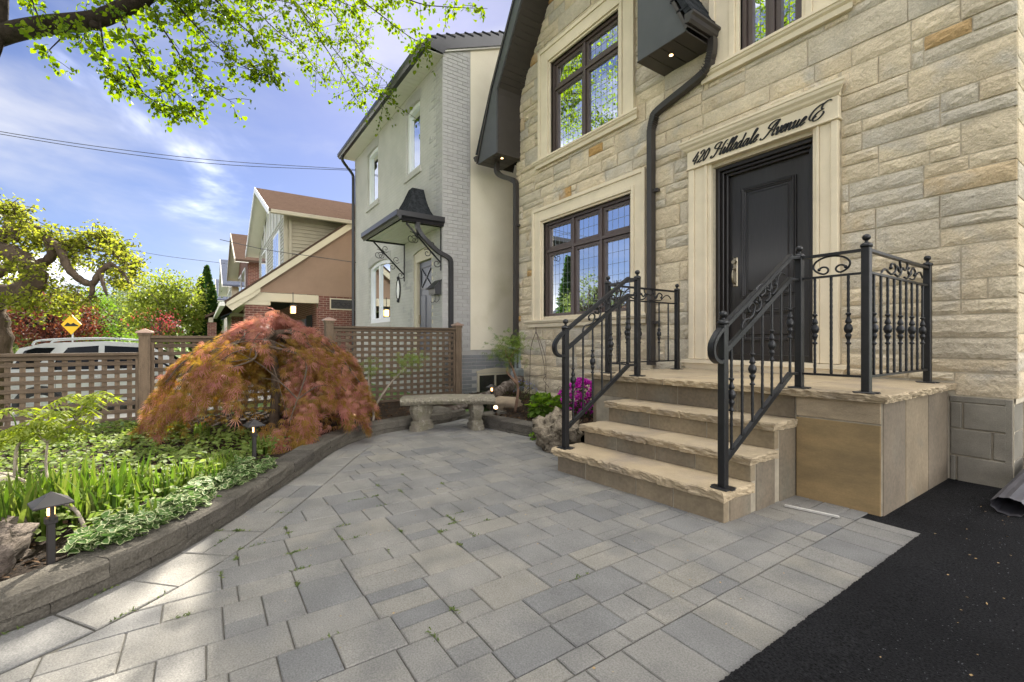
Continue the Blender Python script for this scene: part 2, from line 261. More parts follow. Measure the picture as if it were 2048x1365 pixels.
# ---------------------------------------------------------------- mesh helpers
class MB:
    def __init__(s): s.v = []; s.f = []; s.r = []; s.smooth = False
    def _add(s, vs, fs):
        o = len(s.v); s.v += [tuple(q) for q in vs]; s.f += [tuple(i+o for i in f) for f in fs]; return s
    def box(s, x0, x1, y0, y1, z0, z1, bev=0.0):
        x0, x1 = sorted((x0, x1)); y0, y1 = sorted((y0, y1)); z0, z1 = sorted((z0, z1))
        if bev <= 0:
            return s._add([(x, y, z) for z in (z0, z1) for y in (y0, y1) for x in (x0, x1)], [(0, 2, 3, 1), (4, 5, 7, 6), (0, 1, 5, 4), (2, 6, 7, 3), (0, 4, 6, 2), (1, 3, 7, 5)])
        b = min(bev, (x1-x0)*.45, (y1-y0)*.45, (z1-z0)*.45)
        vs = []; idx = {}
        X = (x0, x1); Y = (y0, y1); Z = (z0, z1)
        for i in (0, 1):
            for j in (0, 1):
                for k in (0, 1):
                    sx, sy, sz = 1-2*i, 1-2*j, 1-2*k
                    for a in range(3):
                        q = [X[i]+sx*b, Y[j]+sy*b, Z[k]+sz*b]; q[a] = (X[i], Y[j], Z[k])[a]
                        idx[(i, j, k, a)] = len(vs); vs.append(q)
        fs = []
        for a in range(3):
            o = [t for t in range(3) if t != a]
            for e in (0, 1):
                c = []
                for p, q in ((0, 0), (1, 0), (1, 1), (0, 1)):
                    w = [0, 0, 0]; w[a] = e; w[o[0]] = p; w[o[1]] = q; c.append(idx[(*w, a)])
                fs.append(tuple(c))
        for a in range(3):
            o = [t for t in range(3) if t != a]
            for p in (0, 1):
                for q in (0, 1):
                    w0 = [0, 0, 0]; w0[o[0]] = p; w0[o[1]] = q; w1 = list(w0); w1[a] = 1
                    fs.append((idx[(*w0, o[0])], idx[(*w1, o[0])], idx[(*w1, o[1])], idx[(*w0, o[1])]))
        for i in (0, 1):
            for j in (0, 1):
                for k in (0, 1): fs.append(tuple(idx[(i, j, k, a)] for a in range(3)))
        return s._add(vs, fs)
    def bar(s, p, q, w, h, up=(0, 0, 1)):
        p, q = Vector(p), Vector(q); d = (q-p).normalized(); a = d.cross(Vector(up))
        if a.length < 1e-4: a = d.cross(Vector((1, 0, 0)))
        a.normalize(); b = a.cross(d).normalized()
        c = [(-1, -1), (1, -1), (1, 1), (-1, 1)]
        vs = [e+a*(i*w/2)+b*(j*h/2) for e in (p, q) for i, j in c]
        return s._add(vs, [(3, 2, 1, 0), (4, 5, 6, 7)]+[(i, (i+1) % 4, (i+1) % 4+4, i+4) for i in range(4)])
    def tube(s, pts, rad, seg=8, cap=True, squash=1.0):
        pts = [Vector(p) for p in pts]; n = len(pts)
        if not hasattr(rad, '__len__'): rad = [rad]*n
        t0 = (pts[1]-pts[0]).normalized(); ref = Vector((0, 0, 1)) if abs(t0.z) < .9 else Vector((1, 0, 0))
        u = t0.cross(ref).normalized(); vs = []
        for i in range(n):
            t = (pts[min(i+1, n-1)]-pts[max(i-1, 0)])
            t = t.normalized() if t.length > 1e-9 else t0
            u = (u-t*u.dot(t)); u = u.normalized() if u.length > 1e-6 else t.orthogonal().normalized()
            w = t.cross(u)
            for k in range(seg):
                a = 2*math.pi*k/seg; vs.append(pts[i]+u*(math.cos(a)*rad[i])+w*(math.sin(a)*rad[i]*squash))
        fs = [(i*seg+k, i*seg+(k+1) % seg, (i+1)*seg+(k+1) % seg, (i+1)*seg+k) for i in range(n-1) for k in range(seg)]
        if cap: fs += [tuple(range(seg-1, -1, -1)), tuple((n-1)*seg+k for k in range(seg))]
        return s._add(vs, fs)
    def rect_tube(s, pts, w, h, side):
        """rectangular section swept along pts; side = fixed width direction"""
        pts = [Vector(p) for p in pts]; n = len(pts); side = Vector(side).normalized(); vs = []
        for i in range(n):
            t = (pts[min(i+1, n-1)]-pts[max(i-1, 0)]).normalized()
            b = side.cross(t).normalized()
            vs += [pts[i]+side*(a*w/2)+b*(c*h/2) for a, c in ((-1, -1), (1, -1), (1, 1), (-1, 1))]
        fs = [(i*4+k, i*4+(k+1) % 4, (i+1)*4+(k+1) % 4, (i+1)*4+k) for i in range(n-1) for k in range(4)]+[(3, 2, 1, 0), tuple((n-1)*4+k for k in range(4))]
        return s._add(vs, fs)
    def lathe(s, prof, c, seg=12):
        vs = [(c[0]+r*math.cos(2*math.pi*k/seg), c[1]+r*math.sin(2*math.pi*k/seg), c[2]+z) for r, z in prof for k in range(seg)]
        n = len(prof)
        fs = [(i*seg+k, i*seg+(k+1) % seg, (i+1)*seg+(k+1) % seg, (i+1)*seg+k) for i in range(n-1) for k in range(seg)]
        fs += [tuple(range(seg-1, -1, -1)), tuple((n-1)*seg+k for k in range(seg))]
        return s._add(vs, fs)
    def prism(s, poly, axis, a, b):
        """polygon in the other two axes, extruded from a to b along axis (0,1,2)"""
        n = len(poly); vs = []
        for e in (a, b):
            for p, q in poly:
                w = [p, q]; w.insert(axis, e); vs.append(w)
        return s._add(vs, [tuple(range(n)), tuple(range(2*n-1, n-1, -1))]+[(i, (i+1) % n, n+(i+1) % n, n+i) for i in range(n)])
    def slab(s, poly, z0, z1, bev=0.006, jit=0.0):
        """convex polygon plate with a bevelled top edge"""
        n = len(poly); cx = sum(p[0] for p in poly)/n; cy = sum(p[1] for p in poly)/n
        vs = [(x, y, z0) for x, y in poly]+[(x, y, z1-bev) for x, y in poly]
        for x, y in poly:
            dx, dy = cx-x, cy-y; l = math.hypot(dx, dy) or 1
            vs.append((x+dx/l*bev*1.3, y+dy/l*bev*1.3, z1+R.uniform(-jit, jit)))
        fs = [tuple(2*n+i for i in range(n))]
        for k in (0, n): fs += [(k+i, k+(i+1) % n, k+n+(i+1) % n, k+n+i) for i in range(n)]
        return s._add(vs, fs)
    def sphere(s, c, r, seg=12, ring=8, sc3=(1, 1, 1)):
        prof = [(max(1e-4, math.sin(math.pi*i/ring))*r, -math.cos(math.pi*i/ring)*r) for i in range(ring+1)]
        o = len(s.v); s.lathe(prof, (0, 0, 0), seg)
        s.v[o:] = [(c[0]+x*sc3[0], c[1]+y*sc3[1], c[2]+z*sc3[2]) for x, y, z in s.v[o:]]
        return s
    def quad(s, a, b, c, d): return s._add([a, b, c, d], [(0, 1, 2, 3)])

def wpos(o):
    p = Vector((0, 0, 0))
    while o is not None: p = p+o.location; o = o.parent
    return p
def link(name, data, parent=None, loc=(0, 0, 0)):
    o = bpy.data.objects.new(name, data); COL.objects.link(o)
    o.parent = parent; o.location = loc
    return o
def fixn(me):
    import bmesh
    bm = bmesh.new(); bm.from_mesh(me); bmesh.ops.recalc_face_normals(bm, faces=bm.faces[:]); bm.to_mesh(me); bm.free()
def mesh(name, mb, m, smooth=False, off=(0, 0, 0)):
    me = bpy.data.meshes.new(name)
    me.from_pydata([(x-off[0], y-off[1], z-off[2]) for x, y, z in mb.v], [], mb.f)
    fixn(me)
    if m: me.materials.append(MATS[m])
    if smooth: me.polygons.foreach_set('use_smooth', [True]*len(me.polygons))
    return me
def obj(name, mb, m, parent=None, smooth=False, origin=None):
    """one mesh object; coordinates of mb are world coordinates"""
    b = wpos(parent) if parent else Vector((0, 0, 0))
    o3 = Vector(origin) if origin is not None else b
    o = link(name, mesh(name, mb, m, smooth, o3), parent, o3-b)
    return o
def tag(o, label, cat, group=None):
    o['label'] = label; o['category'] = cat
    if group: o['group'] = group
    return o
def thing(name, label, cat, loc=(0, 0, 0), group=None):
    return tag(link(name, None, None, loc), label, cat, group)
def struct(name, mb, m, smooth=False):
    o = obj(name, mb, m, None, smooth); o['kind'] = 'structure'; return o
def np_mesh(name, V, F, m, rnd=None, smooth=False):
    """V (n,3) float, F (m,k) int; fast build"""
    me = bpy.data.meshes.new(name); V = np.asarray(V, np.float32); F = np.asarray(F, np.int32); k = F.shape[1]
    me.vertices.add(len(V)); me.vertices.foreach_set('co', V.ravel())
    me.loops.add(F.size); me.loops.foreach_set('vertex_index', F.ravel())
    me.polygons.add(len(F)); me.polygons.foreach_set('loop_start', np.arange(0, F.size, k, dtype=np.int32))
    if rnd is not None:
        a = me.attributes.new('rnd', 'FLOAT', 'POINT'); a.data.foreach_set('value', np.asarray(rnd, np.float32))
    for q in (m if isinstance(m, (list, tuple)) else [m]): me.materials.append(MATS[q])
    me.update(calc_edges=True)
    return me
def unit(a): return a/np.maximum(np.linalg.norm(a, axis=-1, keepdims=True), 1e-9)
SHAPES = {
 'oval': ([(0, 0, 0), (.32, .36, .10), (.32, -.36, .10), (.72, .28, .06), (.72, -.28, .06), (1, 0, -.06), (.5, 0, -.03)], [(0, 6, 1), (0, 2, 6), (1, 6, 3), (2, 4, 6), (3, 6, 5), (4, 5, 6)]),
 'diamond': ([(0, 0, 0), (.5, .34, .06), (1, 0, 0), (.5, -.34, .06)], [(0, 3, 1), (1, 3, 2)]),
 'heart': ([(.05, 0, 0), (0, .25, .05), (.3, .45, .08), (.7, .3, .03), (1, 0, -.08), (.7, -.3, .03), (.3, -.45, .08), (0, -.25, .05)], [(0, 1, 2), (0, 2, 3), (0, 3, 4), (0, 4, 5), (0, 5, 6), (0, 6, 7)]),
 'rim': ([(.32, .36, .105), (.32, .26, .10), (.72, .28, .065), (.70, .19, .06), (1, 0, -.055), (.9, 0, -.05), (.72, -.28, .065), (.70, -.19, .06), (.32, -.36, .105), (.32, -.26, .10)],
          [(0, 1, 2), (1, 3, 2), (2, 3, 4), (3, 5, 4), (4, 5, 6), (5, 7, 6), (6, 7, 8), (7, 9, 8)]),
 'leaflet': ([(0, 0, 0), (.35, .17, .05), (1, 0, -.15), (.35, -.17, .05)], [(0, 3, 1), (1, 3, 2)]),
 'narrow': ([(0, 0, 0), (.4, .11, .03), (1, 0, -.12), (.4, -.11, .03)], [(0, 3, 1), (1, 3, 2)]),
}
def _lace():
    V = []; F = []
    for a, l in ((-62, .6), (-38, .82), (-16, .95), (8, 1.0), (30, .9), (58, .62)):
        a = math.radians(a); c, s = math.cos(a), math.sin(a); o = len(V)
        for x, y, z in ((0, 0, 0), (.45*l, .034, .02), (l, 0, -.30*l), (.45*l, -.034, .02)): V.append((x*c-y*s, x*s+y*c, z))
        F += [(o, o+3, o+1), (o+1, o+3, o+2)]
    return V, F
SHAPES['lace'] = _lace()
def leaves(name, P, D, size, m, parent=None, shape='oval', roll=1.0, rs=None, extra=None, up=None):
    """one mesh of leaf-sized faces; P points, D growing directions, size array"""
    rs = rs or NP
    P = np.asarray(P, float); D = unit(np.asarray(D, float)); n = len(P); size = np.broadcast_to(np.asarray(size, float), (n,))
    base = np.array([0, 0, 1.0]) if up is None else np.asarray(up, float)
    N = unit(base[None, :]+roll*rs.normal(size=(n, 3))*.6)
    B = unit(np.cross(N, D)); N = np.cross(D, B)
    sv, sf = SHAPES[shape]; sv = np.array(sv); sf = np.array(sf)
    V = P[:, None, :]+size[:, None, None]*(sv[None, :, 0:1]*D[:, None, :]+sv[None, :, 1:2]*B[:, None, :]+sv[None, :, 2:3]*N[:, None, :])
    F = (sf[None]+(np.arange(n)*len(sv))[:, None, None]).reshape(-1, 3)
    rnd = np.repeat(rs.rand(n), len(sv))
    off = np.array(wpos(parent)) if parent else np.zeros(3)
    o = link(name, np_mesh(name, V.reshape(-1, 3)-off, F, m, rnd), parent)
    if extra:   # (shape, material, name): a second layer on the same leaves, e.g. pale rims
        sv, sf = SHAPES[extra[0]]; sv = np.array(sv)+np.array([0, 0, .012]); sf = np.array(sf)
        V = P[:, None, :]+size[:, None, None]*(sv[None, :, 0:1]*D[:, None, :]+sv[None, :, 1:2]*B[:, None, :]+sv[None, :, 2:3]*N[:, None, :])
        F = (sf[None]+(np.arange(n)*len(sv))[:, None, None]).reshape(-1, 3)
        e = link(extra[2], np_mesh(extra[2], V.reshape(-1, 3)-off, F, extra[1], np.repeat(rs.rand(n), len(sv))), o if parent is None else parent)
        if parent is None: e.parent = o
    return o
def blades(name, base, h, m, parent=None, w=0.012, lean=0.35, rs=None):
    """upright strap leaves as curved tapering strips"""
    rs = rs or NP; base = np.asarray(base, float); n = len(base); h = np.broadcast_to(h, (n,))*(.65+.5*rs.rand(n))
    a = rs.rand(n)*6.283; dr = np.stack([np.cos(a), np.sin(a), 0*a], 1); sd = np.stack([-np.sin(a+.6*rs.normal(size=n)), np.cos(a), 0*a], 1)
    ln = lean*rs.rand(n)**1.3*h; ts = np.array([0, .35, .7, 1.0]); ws = np.array([.8, 1.0, .75, .04])
    V = np.zeros((n, 8, 3))
    for i, (t, q) in enumerate(zip(ts, ws)):
        c = base+dr*(ln*t**2)[:, None]; c[:, 2] += h*t*(1-.12*t*t)
        V[:, 2*i] = c+sd*(w*q*(.7+.6*rs.rand(n)))[:, None]; V[:, 2*i+1] = c-sd*(w*q)
    f = np.array([(0, 1, 3, 2), (2, 3, 5, 4), (4, 5, 7, 6)]); F = (f[None]+(np.arange(n)*8)[:, None, None]).reshape(-1, 4)
    off = np.array(wpos(parent)) if parent else np.zeros(3)
    return link(name, np_mesh(name, V.reshape(-1, 3)-off, F, m, np.repeat(rs.rand(n), 8)), parent)
def smoothp(pts, k=6):
    """Catmull-Rom through pts"""
    P = [Vector(p) for p in pts]; Q = [P[0]*2-P[1]]+P+[P[-1]*2-P[-2]]; o = []
    for i in range(1, len(Q)-2):
        a, b, c, d = Q[i-1:i+3]
        for j in range(k):
            t = j/k; o.append(.5*((2*b)+(c-a)*t+(2*a-5*b+4*c-d)*t*t+(3*b-a-3*c+d)*t**3))
    o.append(P[-1]); return o
def rblob(c, r, seed, rough=.25, seg=18, ring=12, fr=1.6, flat=0.0):
    """irregular boulder"""
    mb = MB(); mb.sphere((0, 0, 0), 1, seg, ring); v = []
    for x, y, z in mb.v:
        p = Vector((x, y, z)); q = p*fr+Vector((seed*7.3, seed*1.7, 0))
        k = 1+rough*mn.fractal(q, 1.0, 2.0, 4)
        # blocky
        l = max(abs(p.x), abs(p.y), abs(p.z)); k *= (1-flat)+flat/max(l, .5)
        v.append((c[0]+p.x*r[0]*k, c[1]+p.y*r[1]*k, c[2]+p.z*r[2]*k))
    mb.v = v; return mb
def uniq(tree, loc): pass
def copy_tree(o, loc=None, parent=None):
    c = o.copy(); COL.objects.link(c); c.parent = parent
    if loc is not None: c.location = loc
    for ch in list(o.children): copy_tree(ch, None, c)
    return c
# ================================================================ SETTING: ground
FY = 4.87      # stone facade plane
XG, YG = -8.0, 3.82   # grey house right side / front
XF = -7.45     # lattice fence line
def sst(a, b, x): t = min(1, max(0, (x-a)/(b-a))); return t*t*(3-2*t)
def gz(x, y):
    z = -0.06
    if x < -7.3: z += -0.50*sst(-7.3, -9.2, x)*sst(4.2, -0.8, y)
    z += -0.45*sst(-2.0, -9.0, y)*(1-sst(-7.3, -9.2, x))
    if x < -12: z += -0.35*sst(-12, -45, x)*1.0
    return z
xs = sorted(set([-400, -250, -150, -100, -70]+[-60+2*i for i in range(20)]+[-21+.5*i for i in range(52)]+[6, 8, 12, 20, 40, 80, 160, 400]))
ys = sorted(set([-400, -200, -100, -60, -40, -30, -24, -20, -16]+[-14+.5*i for i in range(48)]+[12, 16, 24, 40, 80, 200, 400]))
mb = MB(); mb.v = [(x, y, gz(x, y)) for y in ys for x in xs]; nx = len(xs)
mb.f = [(j*nx+i, j*nx+i+1, (j+1)*nx+i+1, (j+1)*nx+i) for j in range(len(ys)-1) for i in range(nx-1)]
struct('ground', mb, 'lawn', True)
st = MB()
for i in range(40):
    x0, x1 = -200+10*i, -190+10*i
    st.quad((x0, -17, gz(x0, -17)+.02), (x1, -17, gz(x1, -17)+.02), (x1, -9, gz(x1, -9)+.02), (x0, -9, gz(x0, -9)+.02))
struct('road', st, 'street')
sw = MB()
for i in range(40):
    x0, x1 = -200+10*i, -190+10*i
    a, b = gz(x0, -7.2)+.06, gz(x1, -7.2)+.06
    sw._add([(x0, -8.9, a), (x1, -8.9, b), (x1, -7.2, b), (x0, -7.2, a), (x0, -8.9, a-.2), (x1, -8.9, b-.2)], [(0, 1, 2, 3), (4, 5, 1, 0)])
struct('pavement', sw, 'concrete')
dv = MB()   # neighbour's parking pad
for i in range(14):
    y0, y1 = -7.2+.75*i, -6.45+.75*i
    dv.quad((-16.2, y0, gz(-14, y0)+.012), (-12.6, y0, gz(-14, y0)+.012), (-12.6, y1, gz(-14, y1)+.012), (-16.2, y1, gz(-14, y1)+.012))
struct('parking_pad', dv, 'concrete')
struct('bounce_paving', MB().quad((-2.25, -7.2, gz(-1.5, -7.2)+.03), (-.72, -7.2, gz(-1.5, -7.2)+.03), (-.72, -1.5, -.004), (-2.25, -1.5, -.004)).quad((5.0, -7.2, gz(6, -7.2)+.03), (9, -7.2, gz(6, -7.2)+.03), (9, 6, -.02), (5.0, 6, -.02)), 'concrete')  # unseen pale paving, added to bounce sunlight back onto the facade
struct('driveway', MB().quad((-0.70, -8, 0), (5, -8, 0), (5, 12, 0), (-0.70, 12, 0)).quad((-1.2, 3.335, -.004), (-.69, 3.335, -.004), (-.69, 12, -.004), (-1.2, 12, -.004)), 'asphalt')
# ragged edge of the asphalt where it laps the pavers
mb = MB(); yy = -1.0; pts = []
while yy < 3.34: pts.append((-0.815+R.uniform(-.003, .003)+.003*mn.noise(Vector((yy*9, 3, 1))), yy)); yy += .007
for (a, b), (c, d) in zip(pts, pts[1:]): mb._add([(a, b, -.03), (c, d, -.03), (c, d, .011), (a, b, .011), (c+.2, d, .002), (a+.2, b, .002)], [(0, 1, 2, 3), (3, 2, 4, 5)])
ae = obj('driveway_edge', mb, 'asphalt'); ae['kind'] = 'structure'

# ---------------------------------------------------------------- patio of mixed concrete pavers
KB = [onZ(u, v) for u, v in [(0, 1278), (95, 1230), (201, 1189), (293, 1141), (361, 1104), (401, 1079), (476, 1033), (546, 985), (607, 945), (673, 899), (739, 873), (827, 857)]]
KB = [(p.x, p.y) for p in KB]
KB = [(-2.28, -1.25), (-2.33, -.85)]+KB+[(-5.42, 2.5), (-5.52, 2.82), (-5.75, 3.15)]
def off_line(line, d):
    o = []
    for i, p in enumerate(line):
        a = Vector(line[max(i-1, 0)]); b = Vector(line[min(i+1, len(line)-1)]); t = (b-a).normalized()
        o.append((p[0]+t.y*d, p[1]-t.x*d))       # right of the heading = patio side
    return o
def resample(line, step):
    o = [Vector(line[0])]; acc = 0
    for a, b in zip(line, line[1:]):
        a, b = Vector(a), Vector(b); l = (b-a).length; t = step-acc
        while t <= l: o.append(a+(b-a)*(t/l)); t += step
        acc = (acc+l) % step
    return [tuple(q) for q in o]
K2 = resample([(p.x, p.y) for p in smoothp([(x, y, 0) for x, y in KB], 6)], .08)       # foot line of the garden wall
for _ in range(14): K2 = [K2[0]]+[((a[0]+2*b[0]+c[0])/4, (a[1]+2*b[1]+c[1])/4) for a, b, c in zip(K2, K2[1:], K2[2:])]+[K2[-1]]
def clip(poly, a, b):
    """keep the part of poly right of the line a->b"""
    o = []; n = len(poly); s = lambda p: (b[0]-a[0])*(p[1]-a[1])-(b[1]-a[1])*(p[0]-a[0])
    for i in range(n):
        p, q = poly[i], poly[(i+1) % n]; sp, sq = s(p), s(q)
        if sp <= 0: o.append(p)
        if (sp < 0 < sq) or (sq < 0 < sp): t = sp/(sp-sq); o.append((p[0]+(q[0]-p[0])*t, p[1]+(q[1]-p[1])*t))
    return o
def parea(p): return abs(sum(p[i][0]*p[(i+1) % len(p)][1]-p[(i+1) % len(p)][0]*p[i][1] for i in range(len(p))))/2
pieces = []
g = .0022
# soldier course along the driveway
y = -1.2
while y < 3.32:
    l = R.choice((.17, .19, .21)); pieces.append([(-1.105+g, y+g), (-.80+R.uniform(-.01, .0), y+g), (-.80+R.uniform(-.01, 0), min(y+l, 3.33)-g), (-1.105+g, min(y+l, 3.33)-g)]); y += l
# narrow strip, then mixed strips running along Y
x = -1.105; first = True
border = off_line(K2, .298); bseg = [(border[i], border[i+3]) for i in range(0, len(border)-3, 3)]
while x > -6.0:
    w = .095 if first else R.choice((.15, .20, .20, .25)); y = -1.3+R.uniform(-.15, 0)
    while y < 4.9:
        l = R.choice((.14, .18, .21)) if first else R.choice((.14, .18, .22, .26, .30)); r = R.random()
        if w >= .20 and r < .22:      # two narrow pieces side by side
            c = x-w*R.choice((.4, .5, .6)); cells = [(x, c), (c, x-w)]
        else: cells = [(x, x-w)]
        for xa, xb in cells:
            poly = [(xb+g, y+g), (xa-g, y+g), (xa-g, y+l-g), (xb+g, y+l-g)]
            mx_, my_ = (xa+xb)/2, y+l/2
            k = min(range(1, len(border)-1), key=lambda i: (border[i][0]-mx_)**2+(border[i][1]-my_)**2)
            if (border[k][0]-mx_)**2+(border[k][1]-my_)**2 < .16: poly = clip(poly, border[k-1], border[k+1])
            elif (border[k+1][0]-border[k-1][0])*(my_-border[k-1][1])-(border[k+1][1]-border[k-1][1])*(mx_-border[k-1][0]) > 0: continue
            # in front of the second bed
            if len(poly) > 2: poly = clip(poly, (-5.25, 2.86), (-3.75, 3.12)) if mx_ > -5.1 else poly
            if len(poly) > 2 and parea(poly) > .002: pieces.append(poly)
        y += l
    x -= w; first = False
# fan of border pieces along the garden wall
bi = resample(off_line(K2, .015), .27); bo = off_line(bi, .277)
for i in range(len(bi)-1):
    a, b, c, d = bi[i], bi[i+1], bo[i+1], bo[i]
    if R.random() < .4:
        t = R.uniform(.4, .6); e = tuple(np.array(a)*(1-t)+np.array(d)*t); f = tuple(np.array(b)*(1-t)+np.array(c)*t); ps = [[a, b, f, e], [e, f, c, d]]
    else: ps = [[a, b, c, d]]
    for p in ps:
        cx = sum(q[0] for q in p)/4; cy = sum(q[1] for q in p)/4
        pieces.append([(q[0]+(cx-q[0])*.03, q[1]+(cy-q[1])*.03) for q in p])
STEPBOX = (-2.95, -1.5, 2.55, 3.5)
def shown(p):
    cx = sum(q[0] for q in p)/len(p); cy = sum(q[1] for q in p)/len(p); d = -cx*CS+cy*SN; r = cx*SN+cy*CS
    if d < .35: return 0
    u = U0+FPX*r/d; v = V0+FPX*CAMH/d
    if u < -80 or u > 2120 or v > 1460: return 0
    if -2.9 < cx < -1.55 and cy > 2.7: return 0
    if -3.4 < cx < -1.06 and cy > 3.45: return 0
    return parea(p)/d**3
pieces.sort(key=shown, reverse=True)
base = MB(); base.quad((-6.2, -1.5, -.007), (-.82, -1.5, -.007), (-.82, 3.42, -.007), (-6.2, 3.42, -.007))
patio = struct('patio', base, 'joint_sand')
rest = MB(); rr = []
for i, p in enumerate(pieces):
    if shown(p) == 0:
        if min(q[0] for q in p) < -1 : 
            b = MB().slab(p, -.05, R.uniform(-.002, .003)); o = len(rest.v); rest._add(b.v, b.f); rr += [R.random()]*len(b.v)
        continue
    t = R.uniform(-.0015, .002); b = MB().slab(p, -.05, t, .004, .0008)
    if i < 298: obj('paver', b, 'paver', patio, origin=(p[0][0], p[0][1], 0))
    else: rest._add(b.v, b.f); rr += [R.random()]*len(b.v)
o = obj('small_paver', rest, 'paver', patio); o['kind'] = 'stuff'
a = o.data.attributes.new('rnd', 'FLOAT', 'POINT'); a.data.foreach_set('value', rr[:len(o.data.vertices)])
# moss in joints (sunny corner) and litter
P = []
for i in range(150):
    p = R.choice(pieces[:260]); k = R.randrange(len(p)); q, w = p[k], p[(k+1) % len(p)]; t = R.random()
    x, y = q[0]+(w[0]-q[0])*t, q[1]+(w[1]-q[1])*t
    if -3.6 < x < -1.5 and y < 1.5 and (x < -2.2 or R.random() < .35):
        for j in range(R.randint(6, 30)): s = R.gauss(0, .035); P.append((x+(w[0]-q[0])*s*3+R.gauss(0, .004), y+(w[1]-q[1])*s*3+R.gauss(0, .004), .000))
P = np.array(P); o = leaves('joint_moss', P, NP.normal(size=P.shape)*[1, 1, .4]+[0, 0, .5], .017, 'moss', shape='leaflet'); o['kind'] = 'stuff'
n = 420; P = np.stack([NP.uniform(-.78, 1.6, n), NP.uniform(.4, 4.7, n), np.full(n, .000)], 1)
o = leaves('fallen_seeds', P, NP.normal(size=P.shape)*[1, 1, .12], NP.uniform(.006, .016, n), 'seed', shape='diamond', roll=.3); o['kind'] = 'stuff'
n = 3200; P = np.stack([NP.uniform(-.80, 1.2, n), NP.uniform(.5, 4.6, n)**1.0, np.full(n, .0015)], 1)
o = leaves('asphalt_grit', P, NP.normal(size=P.shape)*[1, 1, .3], NP.uniform(.003, .008, n), 'grit', shape='diamond', roll=.5); o['kind'] = 'stuff'
n = 160; P = np.stack([NP.uniform(-5, -.9, n), NP.uniform(.2, 2.5, n), np.full(n, .005)], 1)
o = leaves('fallen_bud_scales', P, NP.normal(size=P.shape)*[1, 1, .12], NP.uniform(.006, .014, n), 'seed', shape='diamond', roll=.3); o['kind'] = 'stuff'
obj('wood_strip', MB().bar((-1.45, 3.13, .012), (-1.17, 3.20, .010), .016, .012), 'concrete')
tag(bpy.data.objects['wood_strip'], 'thin weathered white strip lying on the pavers beside the porch', 'strip')

# ---------------------------------------------------------------- garden wall (two courses of split blocks)
gw = thing('garden_wall', 'low curved grey concrete block wall edging the sunny flower bed', 'wall', (K2[30][0], K2[30][1], 0))
HT = .125
def course(parent, line, step, z0, z1, front, depth, phase, name='block'):
    L0 = resample(line, step/4.0)[phase:]
    i = 0
    while i+4 < len(L0):
        n = 4 if i+4 < len(L0) else len(L0)-1-i
        seg = L0[i:i+n+1]
        fr = off_line(seg, front); bk = off_line(seg, front-depth)
        m = len(seg); vs = []
        fr[0] = tuple(np.array(fr[0])+(np.array(fr[1])-np.array(fr[0]))*.05); bk[0] = tuple(np.array(bk[0])+(np.array(bk[1])-np.array(bk[0]))*.05)
        hs = z1+R.uniform(-.004, .004); be = .012
        rows = []
        for (fx, fy), (bx, by) in zip(fr, bk):
            ux, uy = bx-fx, by-fy; l = math.hypot(ux, uy); ux, uy = ux/l, uy/l; j = R.uniform(-.005, .005)
            rows.append([(fx-ux*j, fy-uy*j, z0), (fx+ux*j*.5, fy+uy*j*.5, (z0+hs)/2+R.uniform(-.01, .01)), (fx-ux*j, fy-uy*j, hs-be), (fx+ux*be, fy+uy*be, hs), (bx, by, hs), (bx, by, z0)])
        for r in rows: vs += r
        fs = [(a*6+k, a*6+(k+1) % 6, (a+1)*6+(k+1) % 6, (a+1)*6+k) for a in range(m-1) for k in range(6)]+[(5, 4, 3, 2, 1, 0), tuple((m-1)*6+k for k in range(6))]
        obj(name, MB()._add(vs, fs), 'kerb', parent, origin=(seg[0][0], seg[0][1], 0))
        i += 4
course(gw, K2, .40, -.04, .042, -.012, .17, 0)
course(gw, K2, .40, .046, HT, 0.0, .19, 2)
K3 = [(p.x, p.y) for p in smoothp([(-5.30, 3.35, 0), (-5.22, 3.05, 0), (-5.0, 2.90, 0), (-4.65, 2.955, 0), (-4.25, 3.03, 0), (-3.85, 3.08, 0), (-3.6, 3.10, 0)], 6)]
gw2 = thing('bed_edging', 'curved block edging of the small bed beside the steps', 'wall', (-4.6, 2.95, 0))
course(gw2, K3, .24, .03, .135, 0.0, .19, 0)
course(gw2, K3, .24, -.04, .026, .006, .17, 2)

# ---------------------------------------------------------------- beds
def bed(name, poly, zf, m='soil', n=34):
    xs_ = [p[0] for p in poly]; ys_ = [p[1] for p in poly]
    def inside(x, y):
        c = False
        for i in range(len(poly)):
            a, b = poly[i], poly[i-1]
            if (a[1] > y) != (b[1] > y) and x < (b[0]-a[0])*(y-a[1])/(b[1]-a[1])+a[0]: c = not c
        return c
    mb = MB(); idx = {}
    dx = (max(xs_)-min(xs_))/n; dy = (max(ys_)-min(ys_))/n
    for j in range(n+1):
        for i in range(n+1):
            x, y = min(xs_)+dx*i, min(ys_)+dy*j; idx[(i, j)] = len(mb.v); mb.v.append((x, y, zf(x, y)+.02*mn.noise(Vector((x*5, y*5, 1)))))
    for j in range(n):
        for i in range(n):
            if inside(min(xs_)+dx*(i+.5), min(ys_)+dy*(j+.5)): mb.f.append((idx[(i, j)], idx[(i+1, j)], idx[(i+1, j+1)], idx[(i, j+1)]))
    return struct(name, mb, m, True)
inner = off_line(K2, -.12)
bed1 = inner+[(-5.6, 2.9), (-6.2, 3.2), (-7.40, 3.4), (-7.40, -3.2), (-2.4, -3.2), (-2.3, -1.3)]
def bz(x, y): return .075+.03*math.sin(x*1.3)*math.cos(y*1.1)-.10*sst(-5.5, -7.4, x)*sst(.5, -2, y)
bed('flower_bed', bed1, bz, n=60)
bed2 = off_line(K3, -.12)+[(-3.42, 3.4), (-3.42, 4.86), (-7.1, 4.86), (-7.4, 3.7), (-5.5, 3.6)]
